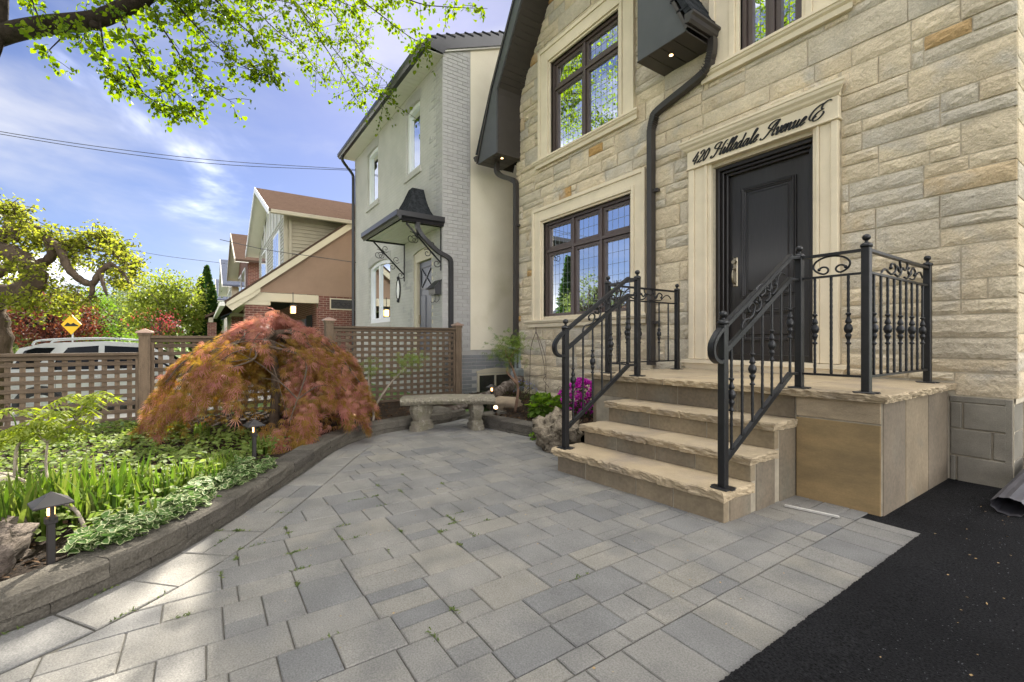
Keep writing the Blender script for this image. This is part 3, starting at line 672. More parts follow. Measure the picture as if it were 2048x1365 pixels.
bed('side_bed', bed2, lambda x, y: .10+.03*sst(3.2, 4.5, y), n=44)
def chips(name, poly, zf, n, seed):
    rs = np.random.RandomState(seed); xs_ = [p[0] for p in poly]; ys_ = [p[1] for p in poly]; P = []
    while len(P) < n:
        x, y = rs.uniform(min(xs_), max(xs_)), rs.uniform(min(ys_), max(ys_)); c = False
        for i in range(len(poly)):
            a, b = poly[i], poly[i-1]
            if (a[1] > y) != (b[1] > y) and x < (b[0]-a[0])*(y-a[1])/(b[1]-a[1])+a[0]: c = not c
        if c: P.append((x, y, zf(x, y)+.02*mn.noise(Vector((x*5, y*5, 1)))+.006))
    P = np.array(P); o = leaves(name, P, rs.normal(size=P.shape)*[1, 1, .35], rs.uniform(.012, .045, n), 'bark_chip', shape='diamond', roll=.7, rs=rs); o['kind'] = 'stuff'
chips('bark_mulch', bed1, bz, 9000, 3)
chips('mulch', bed2, lambda x, y: .10+.03*sst(3.2, 4.5, y), 3500, 4)
# ================================================================ STONE HOUSE
sh = thing('stone_house', 'cream rock-faced stone house with a steep flared gable and dark brown trim', 'house', (-4, FY+.5, 0))
DX0, DX1, DZ0, DZ1 = -3.046, -1.991, 0.86, 3.08
OPEN = [(-3.34, -1.765, .70, 3.455), (-6.52, -4.06, 1.31, 3.37), (-6.33, -4.27, 4.07, 6.10), (-3.09, -1.71, 4.07, 7.5), (-3.46, -1.0, -.2, .765)]
XL, XR = -7.02, -.664
body = MB(); body.box(XL+.02, XR-.02, FY+.45, 14, -.3, 6.6)
body.prism([(XL+.02, 6.4), (XR-.02, 6.4), (-3.9, 8.9)], 1, FY+.7, 14)
body.box(XL+.02, XR-.03, FY+.02, FY+.10, -.3, .64)
# front backing with openings cut out
zs = sorted({0.6, .70, .86, 1.33, 1.50, 3.08, 3.11, 3.37, 4.10, 4.23, 5.78, 6.05, 6.8, 8.6, -.3}); xs2 = sorted({XL+.02, -6.2, -5.9, -4.47, -4.25, -3.046, -1.991, -2.72, -2.09, -6.0, -6.9, -6.4, XR-.02})
HOLES = [(DX0, DX1, DZ0, DZ1), (-6.2, -4.25, 1.50, 3.11), (-6.0, -4.47, 4.23, 5.78), (-2.72, -2.09, 4.23, 6.8)]
def gl(z): return XL if z < 4.4 else (-6.86 if z < 5.6 else -6.86+(z-5.6)/1.5)     # left limit of wall under the flared eave
wall = MB()
for a, b in zip(zs, zs[1:]):
    for c, d in zip(xs2, xs2[1:]):
        mx_, mz_ = (c+d)/2, (a+b)/2
        if any(h[0] < mx_ < h[1] and h[2] < mz_ < h[3] for h in HOLES): continue
        if mx_ < gl(mz_)-.05: continue
        wall.quad((c, FY+.009, a), (d, FY+.009, a), (d, FY+.009, b), (c, FY+.009, b))
for h in HOLES:      # reveals
    x0, x1, z0, z1 = h
    wall.quad((x0, FY+.009, z0), (x0, FY+.45, z0), (x0, FY+.45, z1), (x0, FY+.009, z1)).quad((x1, FY+.009, z0), (x1, FY+.45, z0), (x1, FY+.45, z1), (x1, FY+.009, z1))
    wall.quad((x0, FY+.009, z0), (x1, FY+.009, z0), (x1, FY+.45, z0), (x0, FY+.45, z0)).quad((x0, FY+.009, z1), (x1, FY+.009, z1), (x1, FY+.45, z1), (x0, FY+.45, z1))
wall.quad((XL+.012, FY+.009, -.3), (XL+.012, FY+3, -.3), (XL+.012, FY+3, 4.5), (XL+.012, FY+.009, 4.5))
wl = obj('wall', wall, 'mortar', sh)
obj('house_body', body, 'mortar', sh)
def rockface(seed, nx, nz):
    """unit stone 1 x 1 (x,z), rough front face towards -Y, depth 1 unit = 1 m"""
    rs = random.Random(seed); mb = MB(); ys = {}
    for j in range(nz+1):
        for i in range(nx+1):
            u, w = i/nx, j/nz; e = min(i, nx-i, j, nz-j)
            y = -.002 if e == 0 else -(.010+.014*abs(mn.noise(Vector((u*3.1+seed*5.1, w*2.3, seed))))+rs.uniform(0, .012))
            ju = 0 if e == 0 else rs.uniform(-.25, .25)/nx; jw = 0 if e == 0 else rs.uniform(-.25, .25)/nz
            mb.v.append((u+ju if e else u+(rs.uniform(-.012, .0) if 0 < j < nz and i in (0,) else 0), y, w+jw))
    n = nx+1
    mb.f = [(j*n+i, j*n+i+1, (j+1)*n+i+1, (j+1)*n+i) for j in range(nz) for i in range(nx)]
    ring = [i for i in range(n)]+[j*n+nx for j in range(1, nz+1)]+[nz*n+i for i in range(nx-1, -1, -1)]+[j*n for j in range(nz-1, 0, -1)]
    o = len(mb.v); mb.v += [(mb.v[k][0], .05, mb.v[k][2]) for k in ring]; m = len(ring)
    mb.f += [(ring[k], o+k, o+(k+1) % m, ring[(k+1) % m]) for k in range(m)]
    return mb
ROCK = {k: [mesh('stone', rockface(i*3+q, nx, nz), 'stone') for i in range(7)] for q, (k, nx, nz) in enumerate((('l', 8, 4), ('m', 5, 4), ('s', 4, 3)))}
cells = []
z = .655
while z < 7.3:
    bh = R.choice((.18, .24, .27, .27)); x = XR
    while x > XL:
        w = R.choice((.30, .42, .52, .62, .76)); w = min(w, x-XL); r = R.random()
        if x-w-XL < .12: w = x-XL
        if bh < .2: r *= .4
        if r < .40: cells.append((x-w, x, z, z+bh))
        elif r < .70:
            s = R.choice((.40, .5, .60)); cells += [(x-w, x, z, z+bh*s), (x-w, x, z+bh*s, z+bh)]
        elif r < .86:
            s = R.choice((.42, .5, .58)); c = R.uniform(.35, .65); cells += [(x-w, x-w*c, z, z+bh*s), (x-w*c, x, z, z+bh*s), (x-w, x, z+bh*s, z+bh)] if R.random() < .5 else [(x-w, x, z, z+bh*s), (x-w, x-w*c, z+bh*s, z+bh), (x-w*c, x, z+bh*s, z+bh)]
        else:
            c = R.uniform(.25, .4); s = R.choice((.42, .58)); cells += [(x-w, x-w*c, z, z+bh), (x-w*c, x, z, z+bh*s), (x-w*c, x, z+bh*s, z+bh)]
        x -= w
    z += bh
z = .0
lowc = []
while z < .65:          # courses under the window, left of the porch
    bh = .217; x = -3.44
    while x > XL:
        w = min(R.choice((.4, .5, .65)), x-XL); lowc.append((x-w, x, z, z+bh)); x -= w
    z += bh
cells += [(a, b, c, d) for a, b, c, d in lowc]
out = []
def subtract(c, ops):
    res = [c]
    for o in ops:
        nr = []
        for a, b, z0, z1 in res:
            if o[0] >= b or o[1] <= a or o[2] >= z1 or o[3] <= z0: nr.append((a, b, z0, z1)); continue
            if a < o[0]: nr.append((a, o[0], z0, z1))
            if b > o[1]: nr.append((o[1], b, z0, z1))
            m0, m1 = max(a, o[0]), min(b, o[1])
            if z0 < o[2]: nr.append((m0, m1, z0, o[2]))
            if z1 > o[3]: nr.append((m0, m1, o[3], z1))
        res = nr
    return res
for c in cells:
    for a, b, z0, z1 in subtract(c, OPEN):
        a = max(a, gl((z0+z1)/2)-.05)
        if b-a < .035 or z1-z0 < .03: continue
        out.append((a, b, z0, z1))
def vis(c):
    x, zc = (c[0]+c[1])/2, (c[2]+c[3])/2; d = -x*CS+FY*SN; v = V0-FPX*(zc-CAMH)/d
    return (c[1]-c[0])*(c[3]-c[2])/d**2*(1 if -40 < v else 1e-4)
out = [c for c in out if vis(c) > 0]; out.sort(key=vis, reverse=True)
small = MB(); sr = []; jg = .006
for i, (a, b, z0, z1) in enumerate(out):
    w, h = b-a, z1-z0; k = 'l' if w > 2.6*h else ('m' if w > 1.2*h else 's')
    me = R.choice(ROCK[k])
    if i < 299:
        o = link('stone', me, wl, Vector((a+jg, FY+R.uniform(-.004, .006), z0+jg))-wpos(wl)); o.scale = (w-2*jg, R.uniform(.5, .85), h-2*jg)
    else:
        vv = [v.co for v in me.vertices]; small._add([(a+jg+v.x*(w-2*jg), FY+v.y, z0+jg+v.z*(h-2*jg)) for v in vv], [tuple(p.vertices) for p in me.polygons]); sr += [R.random()]*len(vv)
if small.v:
    o = obj('small_stone', small, 'stone', wl); o['kind'] = 'stuff'
    a = o.data.attributes.new('rnd', 'FLOAT', 'POINT'); a.data.foreach_set('value', sr)
# right return: quoin ends round the corner
wsd = obj('side_wall', MB().quad((XR-.0119, FY+.009, .62), (XR-.0119, FY+3, .62), (XR-.0119, FY+3, 7), (XR-.0119, FY+.009, 7)), 'mortar', sh)
z = .655
while z < 6.9:
    h = R.choice((.2, .26, .14, .3)); y = FY+.02
    while y < FY+2.6:
        w = R.uniform(.28, .62); me = R.choice(ROCK['m' if w < .45 else 'l']); o = link('stone', me, wsd, Vector((XR-.004, y+.005, z+.005))-wpos(wsd)); o.rotation_euler = (0, 0, math.pi/2); o.scale = (w-.01, 1, h-.01); y += w
    z += h
# foundation of concrete blocks right of the porch
fd = obj('foundation', MB().box(XR-.05, -1.03, FY+.008, FY+.2, -.3, .648).box(XR-.06, XR-.035, FY+.009, FY+2.5, -.3, .648), 'grout', sh)
for z0, z1, xsn in ((-.06, .185, (-1.03, -.99, XR-.052)), (.195, .395, (-1.03, -.795, XR-.052)), (.405, .60, (-1.03, -.955, XR-.052))):
    for a, b in zip(xsn, xsn[1:]): obj('concrete_block', MB().box(a+.006, b-.006, FY-.004, FY+.05, z0, z1, .005), 'cblock', fd, origin=(a, FY, z0))
for z0, z1 in ((-.06, .185), (.195, .395), (.405, .60)): obj('concrete_block', MB().box(XR-.06, XR-.028, FY+.02, FY+.4, z0, z1, .005), 'cblock', fd, origin=(XR, FY, z0))
obj('corner_block', MB().box(XR-.066, XR-.026, FY-.003, FY+.03, -.06, .648, .003), 'cblock', fd)
obj('foundation_cap', MB().box(-1.03, XR-.055, FY-.002, FY+.05, .606, .65, .004), 'cblock', fd)

# ---- limestone trim
def frame_trim(name, x0, x1, z0, z1, w, parent, bottom=False, dep=.055):
    """stepped moulding round an opening (left, right, head)"""
    t = link(name, None, parent, (0, 0, 0)) if False else None
    mb = MB()
    def ring(o, i, y0):
        mb.box(x0-o, x0-i, y0, FY+.05, z0, z1+o, .004); mb.box(x1+i, x1+o, y0, FY+.05, z0, z1+o, .004); mb.box(x0-i+.0005, x1+i-.0005, y0+.0004, FY+.05, z1+i, z1+o-.0005, .004)
    ring(w, w*.80, FY-dep); ring(w*.80, w*.30, FY-dep+.018); ring(w*.30, w*.12, FY-dep+.004); ring(w*.12, 0, FY-dep+.03)
    return obj(name, mb, 'limestone', parent)
def sill(name, x0, x1, z0, z1, parent, proj=.09):
    h = z1-z0; mb = MB()
    prof = [(FY+.05, z1), (FY-proj, z1), (FY-proj, z1-h*.22), (FY-proj+.012, z1-h*.25), (FY-proj+.02, z1-h*.42), (FY-proj+.045, z1-h*.55), (FY-.045, z1-h*.60), (FY-.045, z0), (FY+.05, z0)]
    # returns at both ends follow the profile
    n = len(prof); vs = []
    for x, s in ((x0, 1), (x1, -1)):
        for y, zz in prof: vs.append((x+s*max(0, (y-(FY-proj)))*.9 if y < FY else x+s*proj*.9, y, zz))
    mb._add(vs, [tuple(range(n)), tuple(range(2*n-1, n-1, -1))]+[(i, (i+1) % n, n+(i+1) % n, n+i) for i in range(n)])
    return obj(name, mb, 'limestone', parent)
def window(parent, name, x0, x1, z0, z1, cols, transom=None, m='frame_brown', glass='glass', yf=FY+.02, grid=(4, 5), sash=.052):
    """frame, mullions, sashes, panes and leaded bars"""
    w = link(name, None, parent, Vector((x0, yf, z0))-wpos(parent))
    fw = .045; y0, y1 = yf+.02, yf+.12
    fr = MB(); fr.box(x0, x0+fw, y0, y1, z0, z1).box(x1-fw, x1, y0, y1, z0, z1).box(x0+fw, x1-fw, y0+.001, y1, z1-fw, z1).box(x0+fw, x1-fw, y0+.001, y1, z0, z0+fw)
    obj('frame', fr, m, w)
    xb = [x0+fw]+list(cols)+[x1-fw]; zb = [z0+fw]+([transom] if transom else [])+[z1-fw]
    for c in cols: obj('mullion', MB().box(c-.024, c+.024, y0+.004, y1, z0+fw, z1-fw, .004), m, w)
    if transom:
        for a, b in zip(xb, xb[1:]):
            aa = a+(.024 if a != xb[0] else 0); bb = b-(.024 if b != xb[-1] else 0); obj('transom', MB().box(aa, bb, y0+.007, y1, transom-.024, transom+.024, .004), m, w)
    for a, b in zip(xb, xb[1:]):
        for c, d in zip(zb, zb[1:]):
            a2 = a+(.024 if a != xb[0] else 0)+.004; b2 = b-(.024 if b != xb[-1] else 0)-.004; c2 = c+(.024 if c != zb[0] else 0)+.004; d2 = d-(.024 if d != zb[-1] else 0)-.004
            s = sash; ys = y0+.03
            sb = MB().box(a2, a2+s, ys, y1, c2, d2, .004).box(b2-s, b2, ys, y1, c2, d2, .004).box(a2+s, b2-s, ys+.001, y1, c2, c2+s, .004).box(a2+s, b2-s, ys+.001, y1, d2-s, d2, .004)
            obj('sash', sb, m, w)
            t = R.uniform(-.0015, .0015)
            obj('pane', MB().quad((a2+s-.004, ys+.03+t, c2+s-.004), (b2-s+.004, ys+.03-t, c2+s-.004), (b2-s+.004, ys+.031-t, d2-s+.004), (a2+s-.004, ys+.031+t, d2-s+.004)), glass, w)
            if grid:
                gx = max(2, round((b2-a2-2*s)/.115)); gzn = max(2, round((d2-c2-2*s)/.17)); lb = MB(); th = .0014
                for i in range(1, gx): x = a2+s+(b2-a2-2*s)*i/gx; lb.box(x-th, x+th, ys+.0255, ys+.0275, c2+s, d2-s)
                for j in range(1, gzn): zz = c2+s+(d2-c2-2*s)*j/gzn; lb.box(a2+s, b2-s, ys+.0245, ys+.0265, zz-th, zz+th)
                obj('leaded_bars', lb, 'pipe_grey', w)
    return w
frame_trim('window_surround', -6.2, -4.25, 1.44, 3.11, .27, sh); sill('window_sill', -6.64, -3.93, 1.32, 1.445, sh)
window(sh, 'window', -6.2, -4.25, 1.45, 3.11, (-5.50, -4.88), 2.62)
frame_trim('window_surround', -6.0, -4.47, 4.20, 5.78, .30, sh); sill('window_sill', -6.42, -4.08, 4.08, 4.205, sh)
window(sh, 'window', -6.0, -4.47, 4.21, 5.78, (-5.235,), 5.33)
frame_trim('window_surround', -2.72, -2.09, 4.20, 6.8, .34, sh); sill('window_sill', -3.20, -1.62, 4.08, 4.205, sh)
window(sh, 'window', -2.72, -2.09, 4.21, 6.8, (-2.405,), None)

# ---- entrance
ds = link('door_surround', None, sh, Vector((-2.5, FY, .75))-wpos(sh))
mb = MB()
for a, b, s in ((-3.325, DX0, 1), (DX1, -1.775, -1)):
    w = b-a
    if s > 0: e = [a, a+w*.26, a+w*.72, a+w*.84, b]
    else: e = [a, a+w*.16, a+w*.28, a+w*.74, b]
    ds_ = [.055, .038, .052, .03] if s > 0 else [.03, .052, .038, .055]
    for (p, q), dd in zip(zip(e, e[1:]), ds_): mb.box(p+.0005, q-.0005, FY-dd, FY+.05, .868, 3.118, .004)
obj('pilaster', mb, 'limestone', ds)
lt = MB(); lt.box(-3.335, -1.765, FY-.062, FY+.05, 3.122, 3.335, .004)
lt.box(-3.345, -1.755, FY-.074, FY+.05, 3.118, 3.135, .005)
lin = obj('lintel', lt, 'limestone', ds)
prof = [(FY+.05, 3.452), (FY-.135, 3.452), (FY-.135, 3.43), (FY-.125, 3.422), (FY-.12, 3.395), (FY-.095, 3.372), (FY-.085, 3.352), (FY-.065, 3.336), (FY+.05, 3.336)]
vs = []
for x, s in ((-3.41, 1), (-1.69, -1)):
    for y, zz in prof: vs.append((x+s*min(.075, max(0, y-(FY-.135))), y, zz))
n = len(prof); obj('cornice', MB()._add(vs, [tuple(range(n)), tuple(range(2*n-1, n-1, -1))]+[(i, (i+1) % n, n+(i+1) % n, n+i) for i in range(n)]), 'limestone', ds)
prof = [(FY+.3, .862), (FY-.10, .862), (FY-.10, .822), (FY-.085, .815), (FY-.075, .79), (FY-.065, .752), (FY+.3, .752)]
vs = []
for x, s in ((-3.40, 1), (-1.70, -1)):
    for y, zz in prof: vs.append((x+s*min(.05, max(0, (y-(FY-.10))*1.6)), y, zz))
n = len(prof); obj('door_sill', MB()._add(vs, [tuple(range(n)), tuple(range(2*n-1, n-1, -1))]+[(i, (i+1) % n, n+(i+1) % n, n+i) for i in range(n)]), 'limestone', ds)
fr = MB()
for k, (ins, y0) in enumerate(((0, .06), (.045, .10), (.075, .14))):
    e = .045 if k == 0 else .03
    fr.box(DX0+ins, DX0+ins+e, FY+y0, FY+.3, .866, DZ1-ins, .005).box(DX1-ins-e, DX1-ins, FY+y0, FY+.3, .866, DZ1-ins, .005).box(DX0+ins+e, DX1-ins-e, FY+y0+.001, FY+.3, DZ1-ins-e, DZ1-ins, .005)
obj('door_frame', fr, 'door_frame', ds)
dr = link('front_door', None, sh, Vector((-2.5, FY+.19, .866))-wpos(sh))
a, b, c, d = DX0+.105, DX1-.105, .885, DZ1-.105
yd = FY+.19
leafb = MB(); leafb.box(a, b, yd, yd+.05, c, d)
obj('door_leaf', leafb, 'door_wood', dr)
for z0, z1 in ((1.07, 1.43), (1.56, 2.80)):
    p0, p1 = a+.13, b-.13; pm = MB()
    for i, (o, yy) in enumerate(((0, .018), (.018, .026), (.034, .014))):
        e = .018
        pm.box(p0+o, p0+o+e, yd-yy, yd+.01, z0+o, z1-o, .005).box(p1-o-e, p1-o, yd-yy, yd+.01, z0+o, z1-o, .005).box(p0+o+e, p1-o-e, yd-yy+.001, yd+.01, z0+o, z0+o+e, .005).box(p0+o+e, p1-o-e, yd-yy+.001, yd+.01, z1-o-e, z1-o, .005)
    q = obj('panel', pm, 'door_wood', dr)
    obj('raised_field', MB().box(p0+.075, p1-.075, yd-.014, yd+.01, z0+.075, z1-.075, .012), 'door_wood', q)
obj('kick_rail', MB().box(a, b, yd-.012, yd+.01, .868, .93, .004), 'door_frame', dr)
hx = a+.06
hp = obj('handle_plate', MB().box(hx-.03, hx+.03, yd-.012, yd+.01, 1.70-.0, 2.04-.0, .012), 'brass', dr)
obj('deadbolt', MB().tube([(hx, yd-.045, 1.985), (hx, yd, 1.985)], .024, 12), 'brass', hp)
obj('thumb_latch', MB().box(hx-.012, hx+.012, yd-.05, yd-.008, 1.90, 1.915, .004), 'brass', hp)
obj('pull_grip', MB().tube(smoothp([(hx, yd-.01, 1.90), (hx, yd-.05, 1.88), (hx, yd-.065, 1.82), (hx, yd-.05, 1.76), (hx, yd-.01, 1.735)], 4), .011, 8), 'brass', hp, True)
for o_ in [hp]+list(hp.children): pass
obj('door_interior', MB().box(DX0+.02, DX1-.02, FY+.30, FY+.32, .86, DZ1-.02), 'dark_inside', dr)

# ---- lettering of the lintel: drawn strokes
GL = {
 '4': ([[(.24, .92), (.12, .6), (0, .3), (.2, .27), (.42, .31)], [(.36, .62), (.31, .3), (.28, -.04)]], .5),
 '2': ([[(.06, .66), (.08, .82), (.22, .92), (.37, .78), (.28, .45), (.02, .02), (.14, .09), (.28, .0), (.42, .12)]], .5),
 '0': ([[(.22, .92), (.07, .66), (.04, .25), (.15, 0), (.31, .22), (.36, .66), (.22, .92)]], .52),
 'H': ([[(.44, .98), (.33, .8), (.26, .35), (.14, .05), (-.06, -.02), (-.14, .10), (-.05, .16)], [(.42, .72), (.2, .62), (-.08, .68), (-.06, .92), (.2, 1.04), (.44, .98)], [(.9, 1.02), (.74, .9), (.64, .35), (.67, .03), (.84, .12)], [(.2, .44), (.45, .52), (.74, .5)]], .86),
 'A': ([[(.84, 1.04), (.58, .8), (.3, .22), (.1, .0), (-.1, .02), (-.12, .14)], [(.84, 1.04), (.72, .5), (.72, .06), (.88, .12)], [(.84, 1.02), (.5, 1.06), (.2, .9), (.18, .66), (.36, .62)], [(.32, .40), (.5, .46), (.76, .42)]], .92),
 'E': ([[(.84, .98), (.6, 1.06), (.36, .9), (.40, .64), (.56, .60)], [(.56, .6), (.24, .5), (.08, .22), (.22, .0), (.5, .04), (.66, .3), (.6, .44)], [(.26, .28), (.0, .12), (-.2, .3), (-.14, .66), (.14, .92), (.42, .98)]], .8),
 'i': ([[(-.04, .12), (.08, .42), (.06, .12), (.13, 0), (.26, .14)], [(.13, .60), (.15, .63)]], .25),
 'l': ([[(-.04, .12), (.14, .6), (.20, .96), (.12, 1.0), (.07, .7), (.06, .2), (.13, 0), (.26, .14)]], .25),
 's': ([[(-.04, .12), (.10, .46), (.20, .26), (.14, .02), (.0, .04)], [(.14, .02), (.28, .14)]], .27),
 'd': ([[(.27, .36), (.14, .43), (.01, .22), (.07, 0), (.2, .12), (.28, .36)], [(.31, 1.0), (.28, .5), (.27, .12), (.34, 0), (.46, .14)]], .45),
 'a': ([[(.27, .36), (.14, .43), (.01, .22), (.07, 0), (.2, .12), (.28, .36)], [(.29, .43), (.27, .12), (.34, 0), (.46, .14)]], .45),
 'e': ([[(-.03, .13), (.14, .22), (.22, .36), (.14, .44), (.02, .24), (.08, .01), (.28, .14)]], .28),
 'v': ([[(-.04, .3), (.05, .43), (.09, .1), (.14, 0), (.25, .2), (.24, .42), (.34, .38)]], .33),
 'n': ([[(-.03, .3), (.05, .43), (.04, .2), (.03, 0)], [(.04, .18), (.17, .42), (.24, .36), (.22, .1), (.29, 0), (.42, .14)]], .41),
 'u': ([[(-.03, .28), (.06, .43), (.04, .12), (.11, 0), (.24, .18), (.28, .42)], [(.28, .42), (.26, .12), (.33, 0), (.46, .14)]], .45),
}
def write(words, x, z, s, y, gap):
    for wd in words:
        mb = MB(); x00 = x
        for ch in wd:
            strokes, adv = GL[ch]
            if ch.islower(): strokes = [[(a*1.15, b*1.2 if b < .47 else .564+(b-.47)*.82) for a, b in q_] for q_ in strokes]; adv *= 1.15
            for st_ in strokes:
                q = smoothp([(a+.52*b, 0, b) for a, b in st_], 5); n = len(q); L_ = []; Rr = []
                for i in range(n):
                    t = q[min(i+1, n-1)]-q[max(i-1, 0)]; t = t.normalized() if t.length > 1e-6 else Vector((1, 0, 0))
                    wdt = (.022+.034*max(0, min(1, abs(t.z)*1.25-.3)))*(1 if 0 < i < n-1 else .7); nn = Vector((-t.z, 0, t.x))*wdt
                    L_.append(q[i]+nn); Rr.append(q[i]-nn)
                vs = [(x+p.x*s, yy, z+p.z*s) for yy in (y, y-.012) for p in L_+Rr]; m = 2*n; fs = []
                for i in range(n-1):
                    for o in (0, m): fs.append((o+i, o+i+1, o+n+i+1, o+n+i))
                    fs += [(i, i+1, m+i+1, m+i), (n+i, n+i+1, m+n+i+1, m+n+i)]
                fs += [(0, n, m+n, m), (n-1, 2*n-1, m+2*n-1, m+n-1)]; mb._add(vs, fs)
            x += adv*s
        o = obj('lettering', mb, 'letter_black', lin); o['label'] = 'raised black script reading '+wd
        x += gap*s
write(('420', 'Hillsdale', 'Avenue', 'E'), -3.275, 3.170, .137, FY-.063, .40)

# ---- flared gable eaves, soffits, gutters, downspouts
GY = FY-.52
def foot(sgn, cx, name):
    """one leg of the gable: sgn -1 left, +1 right (mirrored about cx)"""
    X = lambda q: cx+sgn*q
    pin = [(1.60, 4.46), (1.60, 5.58), (1.25, 6.10), (.84, 6.72), (0, 7.98)]; pout = [(2.27, 4.46), (2.20, 4.62), (1.74, 5.66), (1.01, 6.84), (0, 8.50)]
    fs = MB(); n = len(pin)
    vs = [(X(x), GY, z) for x, z in pin]+[(X(x), GY, z) for x, z in pout]+[(X(x), GY+.03, z) for x, z in pin]+[(X(x), GY+.03, z) for x, z in pout]
    f = []
    for i in range(n-1):
        f += [(i, i+1, n+i+1, n+i), (2*n+i, 2*n+i+1, 3*n+i+1, 3*n+i), (i, i+1, 2*n+i+1, 2*n+i), (n+i, n+i+1, 3*n+i+1, 3*n+i)]
    f.append((0, n, 3*n, 2*n)); obj('bargeboard', fs._add(vs, f), 'grey_metal', sh)
    # shingle edge strip outside the fascia
    obj('drip_edge', MB()._add([(X(x+dx), yy, z+dz) for yy in (GY-.02, FY+.3) for dx, dz in ((.0, .0), (.03, .02)) for x, z in pout],
        [(i, i+1, n+i+1, n+i) for i in range(n-1)]+[(2*n+i, 2*n+i+1, 3*n+i+1, 3*n+i) for i in range(n-1)]+[(n+i, n+i+1, 3*n+i+1, 3*n+i) for i in range(n-1)]), 'soffit', sh)
    # soffit boards (each a lapped board between fascia and wall)
    tot = []; 
    pl = [Vector((x, 0, z)) for x, z in pin]; acc = 0
    seg = [(a, b, (b-a).length) for a, b in zip(pl, pl[1:])]; Ltot = sum(s[2] for s in seg)
    def at(t):
        for a, b, l in seg:
            if t <= l+1e-6: return a+(b-a)*(t/l), (b-a)/l
            t -= l
        return pl[-1], (pl[-1]-pl[-2]).normalized()
    t = 0; bw = .105
    while t < min(Ltot, 3.4):
        (p, d1), (q, d2) = at(t), at(min(Ltot, t+bw-.004)); nn = Vector((-d1.z, 0, d1.x)) if True else None
        if nn.x > 0: nn = -nn
        nn = Vector((-abs(d1.z), 0, abs(d1.x)*-1)).normalized()
        a0 = p+nn*.0; b0 = q+nn*.022
        vs = [(X(w.x), yy, w.z) for yy in (GY+.031, FY+.03) for w in (a0, b0, q-nn*.01, p-nn*.01)]
        obj('soffit_board', MB()._add(vs, [(0, 1, 2, 3), (7, 6, 5, 4), (0, 4, 5, 1), (1, 5, 6, 2), (2, 6, 7, 3), (3, 7, 4, 0)]), 'soffit', sh, origin=(X(p.x), GY, p.z)); t += bw
    # underside of the boxed foot
    x0, x1 = sorted((X(1.585), X(2.27))); u = MB()
    for i in range(4): u.box(x0+(x1-x0)*i/4+.003, x0+(x1-x0)*(i+1)/4-.003, GY+.002, FY+.02, 4.452, 4.466, .003)
    obj('soffit_base', u, 'soffit', sh)
    lx = X(1.93) if sgn > 0 else X(1.72); ly = GY+.2
    sl = obj('soffit_light', MB().tube([(lx, ly, 4.438), (lx, ly, 4.455)], .030, 16), 'brass', sh, origin=(lx, ly, 4.44))
    obj('bulb', MB().tube([(lx, ly, 4.434), (lx, ly, 4.437)], .021, 16), 'spot_glow', sl, origin=(lx, ly, 4.434))
    # gutter along the eave (runs in Y)
    gx = X(2.27); prof = [(0, .10), (0, 0), (.05, -.005), (.075, .02), (.085, .06), (.11, .075), (.11, .10)]
    gm = MB().prism([(gx+sgn*a, 4.52+b) for a, b in prof], 1, GY-.03, FY-.02)
    obj('gutter', gm, 'bronze_metal', sh)
    # roof shingles above
    obj('roof_slope', MB().prism([(X(2.33), 4.66), (X(1.78), 5.72), (X(1.04), 6.90), (X(0), 8.58), (X(0), 8.52), (X(1.01), 6.85), (X(1.75), 5.67), (X(2.27), 4.63)], 1, GY-.015, 13 if sgn < 0 else FY+.02), 'shingle_black', sh)
foot(-1, -5.30, 'left'); foot(1, -5.30, 'right')
# shingle courses on the right foot, seen from the side
for k in range(7):
    z0 = 4.70+k*.16; x0 = -3.0-(z0-4.66)*.52
    obj('roof_shingle', MB().box(x0-.12, x0+.03, GY-.02, FY-.03, z0, z0+.022), 'shingle_black', sh, origin=(x0, GY, z0))
# downspout right: gutter outlet, crimped elbows, leader down to the porch
dsr = link('downspout', None, sh, Vector((-3.86, FY-.05, .75))-wpos(sh))
top = Vector((-2.985, FY-.10, 4.50)); el = [top, top+Vector((0, 0, -.10)), top+Vector((-.03, .01, -.20)), top+Vector((-.13, .02, -.33)), Vector((-3.74, FY-.065, 4.02)), Vector((-3.83, FY-.065, 3.93)), Vector((-3.865, FY-.065, 3.80)), Vector((-3.865, FY-.065, .77))]
obj('leader', MB().rect_tube(smoothp(el[:7], 5)+[el[7]], .085, .075, (0, 1, 0)), 'bronze_metal', dsr)
for i in range(9):
    t = i/8; p = top+Vector((-.012-.10*t*t, .005, -.12-.21*t)); ang = .3+.7*t; n_ = Vector((-math.sin(ang), 0, -math.cos(ang)))
    obj('crimp', MB().rect_tube([p-n_*.004, p+n_*.004], .092, .083, (0, 1, 0)), 'bronze_metal', dsr, origin=p)
for i in range(6):
    t = i/5; p = Vector((-3.80-.055*t, FY-.065, 3.965-.12*t)); ang = .75-.6*t; n_ = Vector((-math.sin(ang), 0, -math.cos(ang)))
    obj('crimp', MB().rect_tube([p-n_*.004, p+n_*.004], .091, .082, (0, 1, 0)), 'bronze_metal', dsr, origin=p)
for zz in (3.0, 1.3): obj('strap', MB().box(-3.93, -3.76, FY-.075, FY-.02, zz, zz+.035), 'bronze_metal', dsr)
dsl = link('downspout', None, sh, Vector((-6.95, FY-.05, .3))-wpos(sh))
q = [(-7.28, GY+.25, 4.46), (-7.28, GY+.25, 4.30), (-7.22, GY+.30, 4.20), (-7.05, FY-.08, 4.10), (-6.96, FY-.06, 4.02), (-6.95, FY-.06, 3.9), (-6.95, FY-.06, .45)]
obj('leader', MB().rect_tube(smoothp(q[:6], 4)+[q[6]], .075, .085, (0, 1, 0)), 'bronze_metal', dsl)
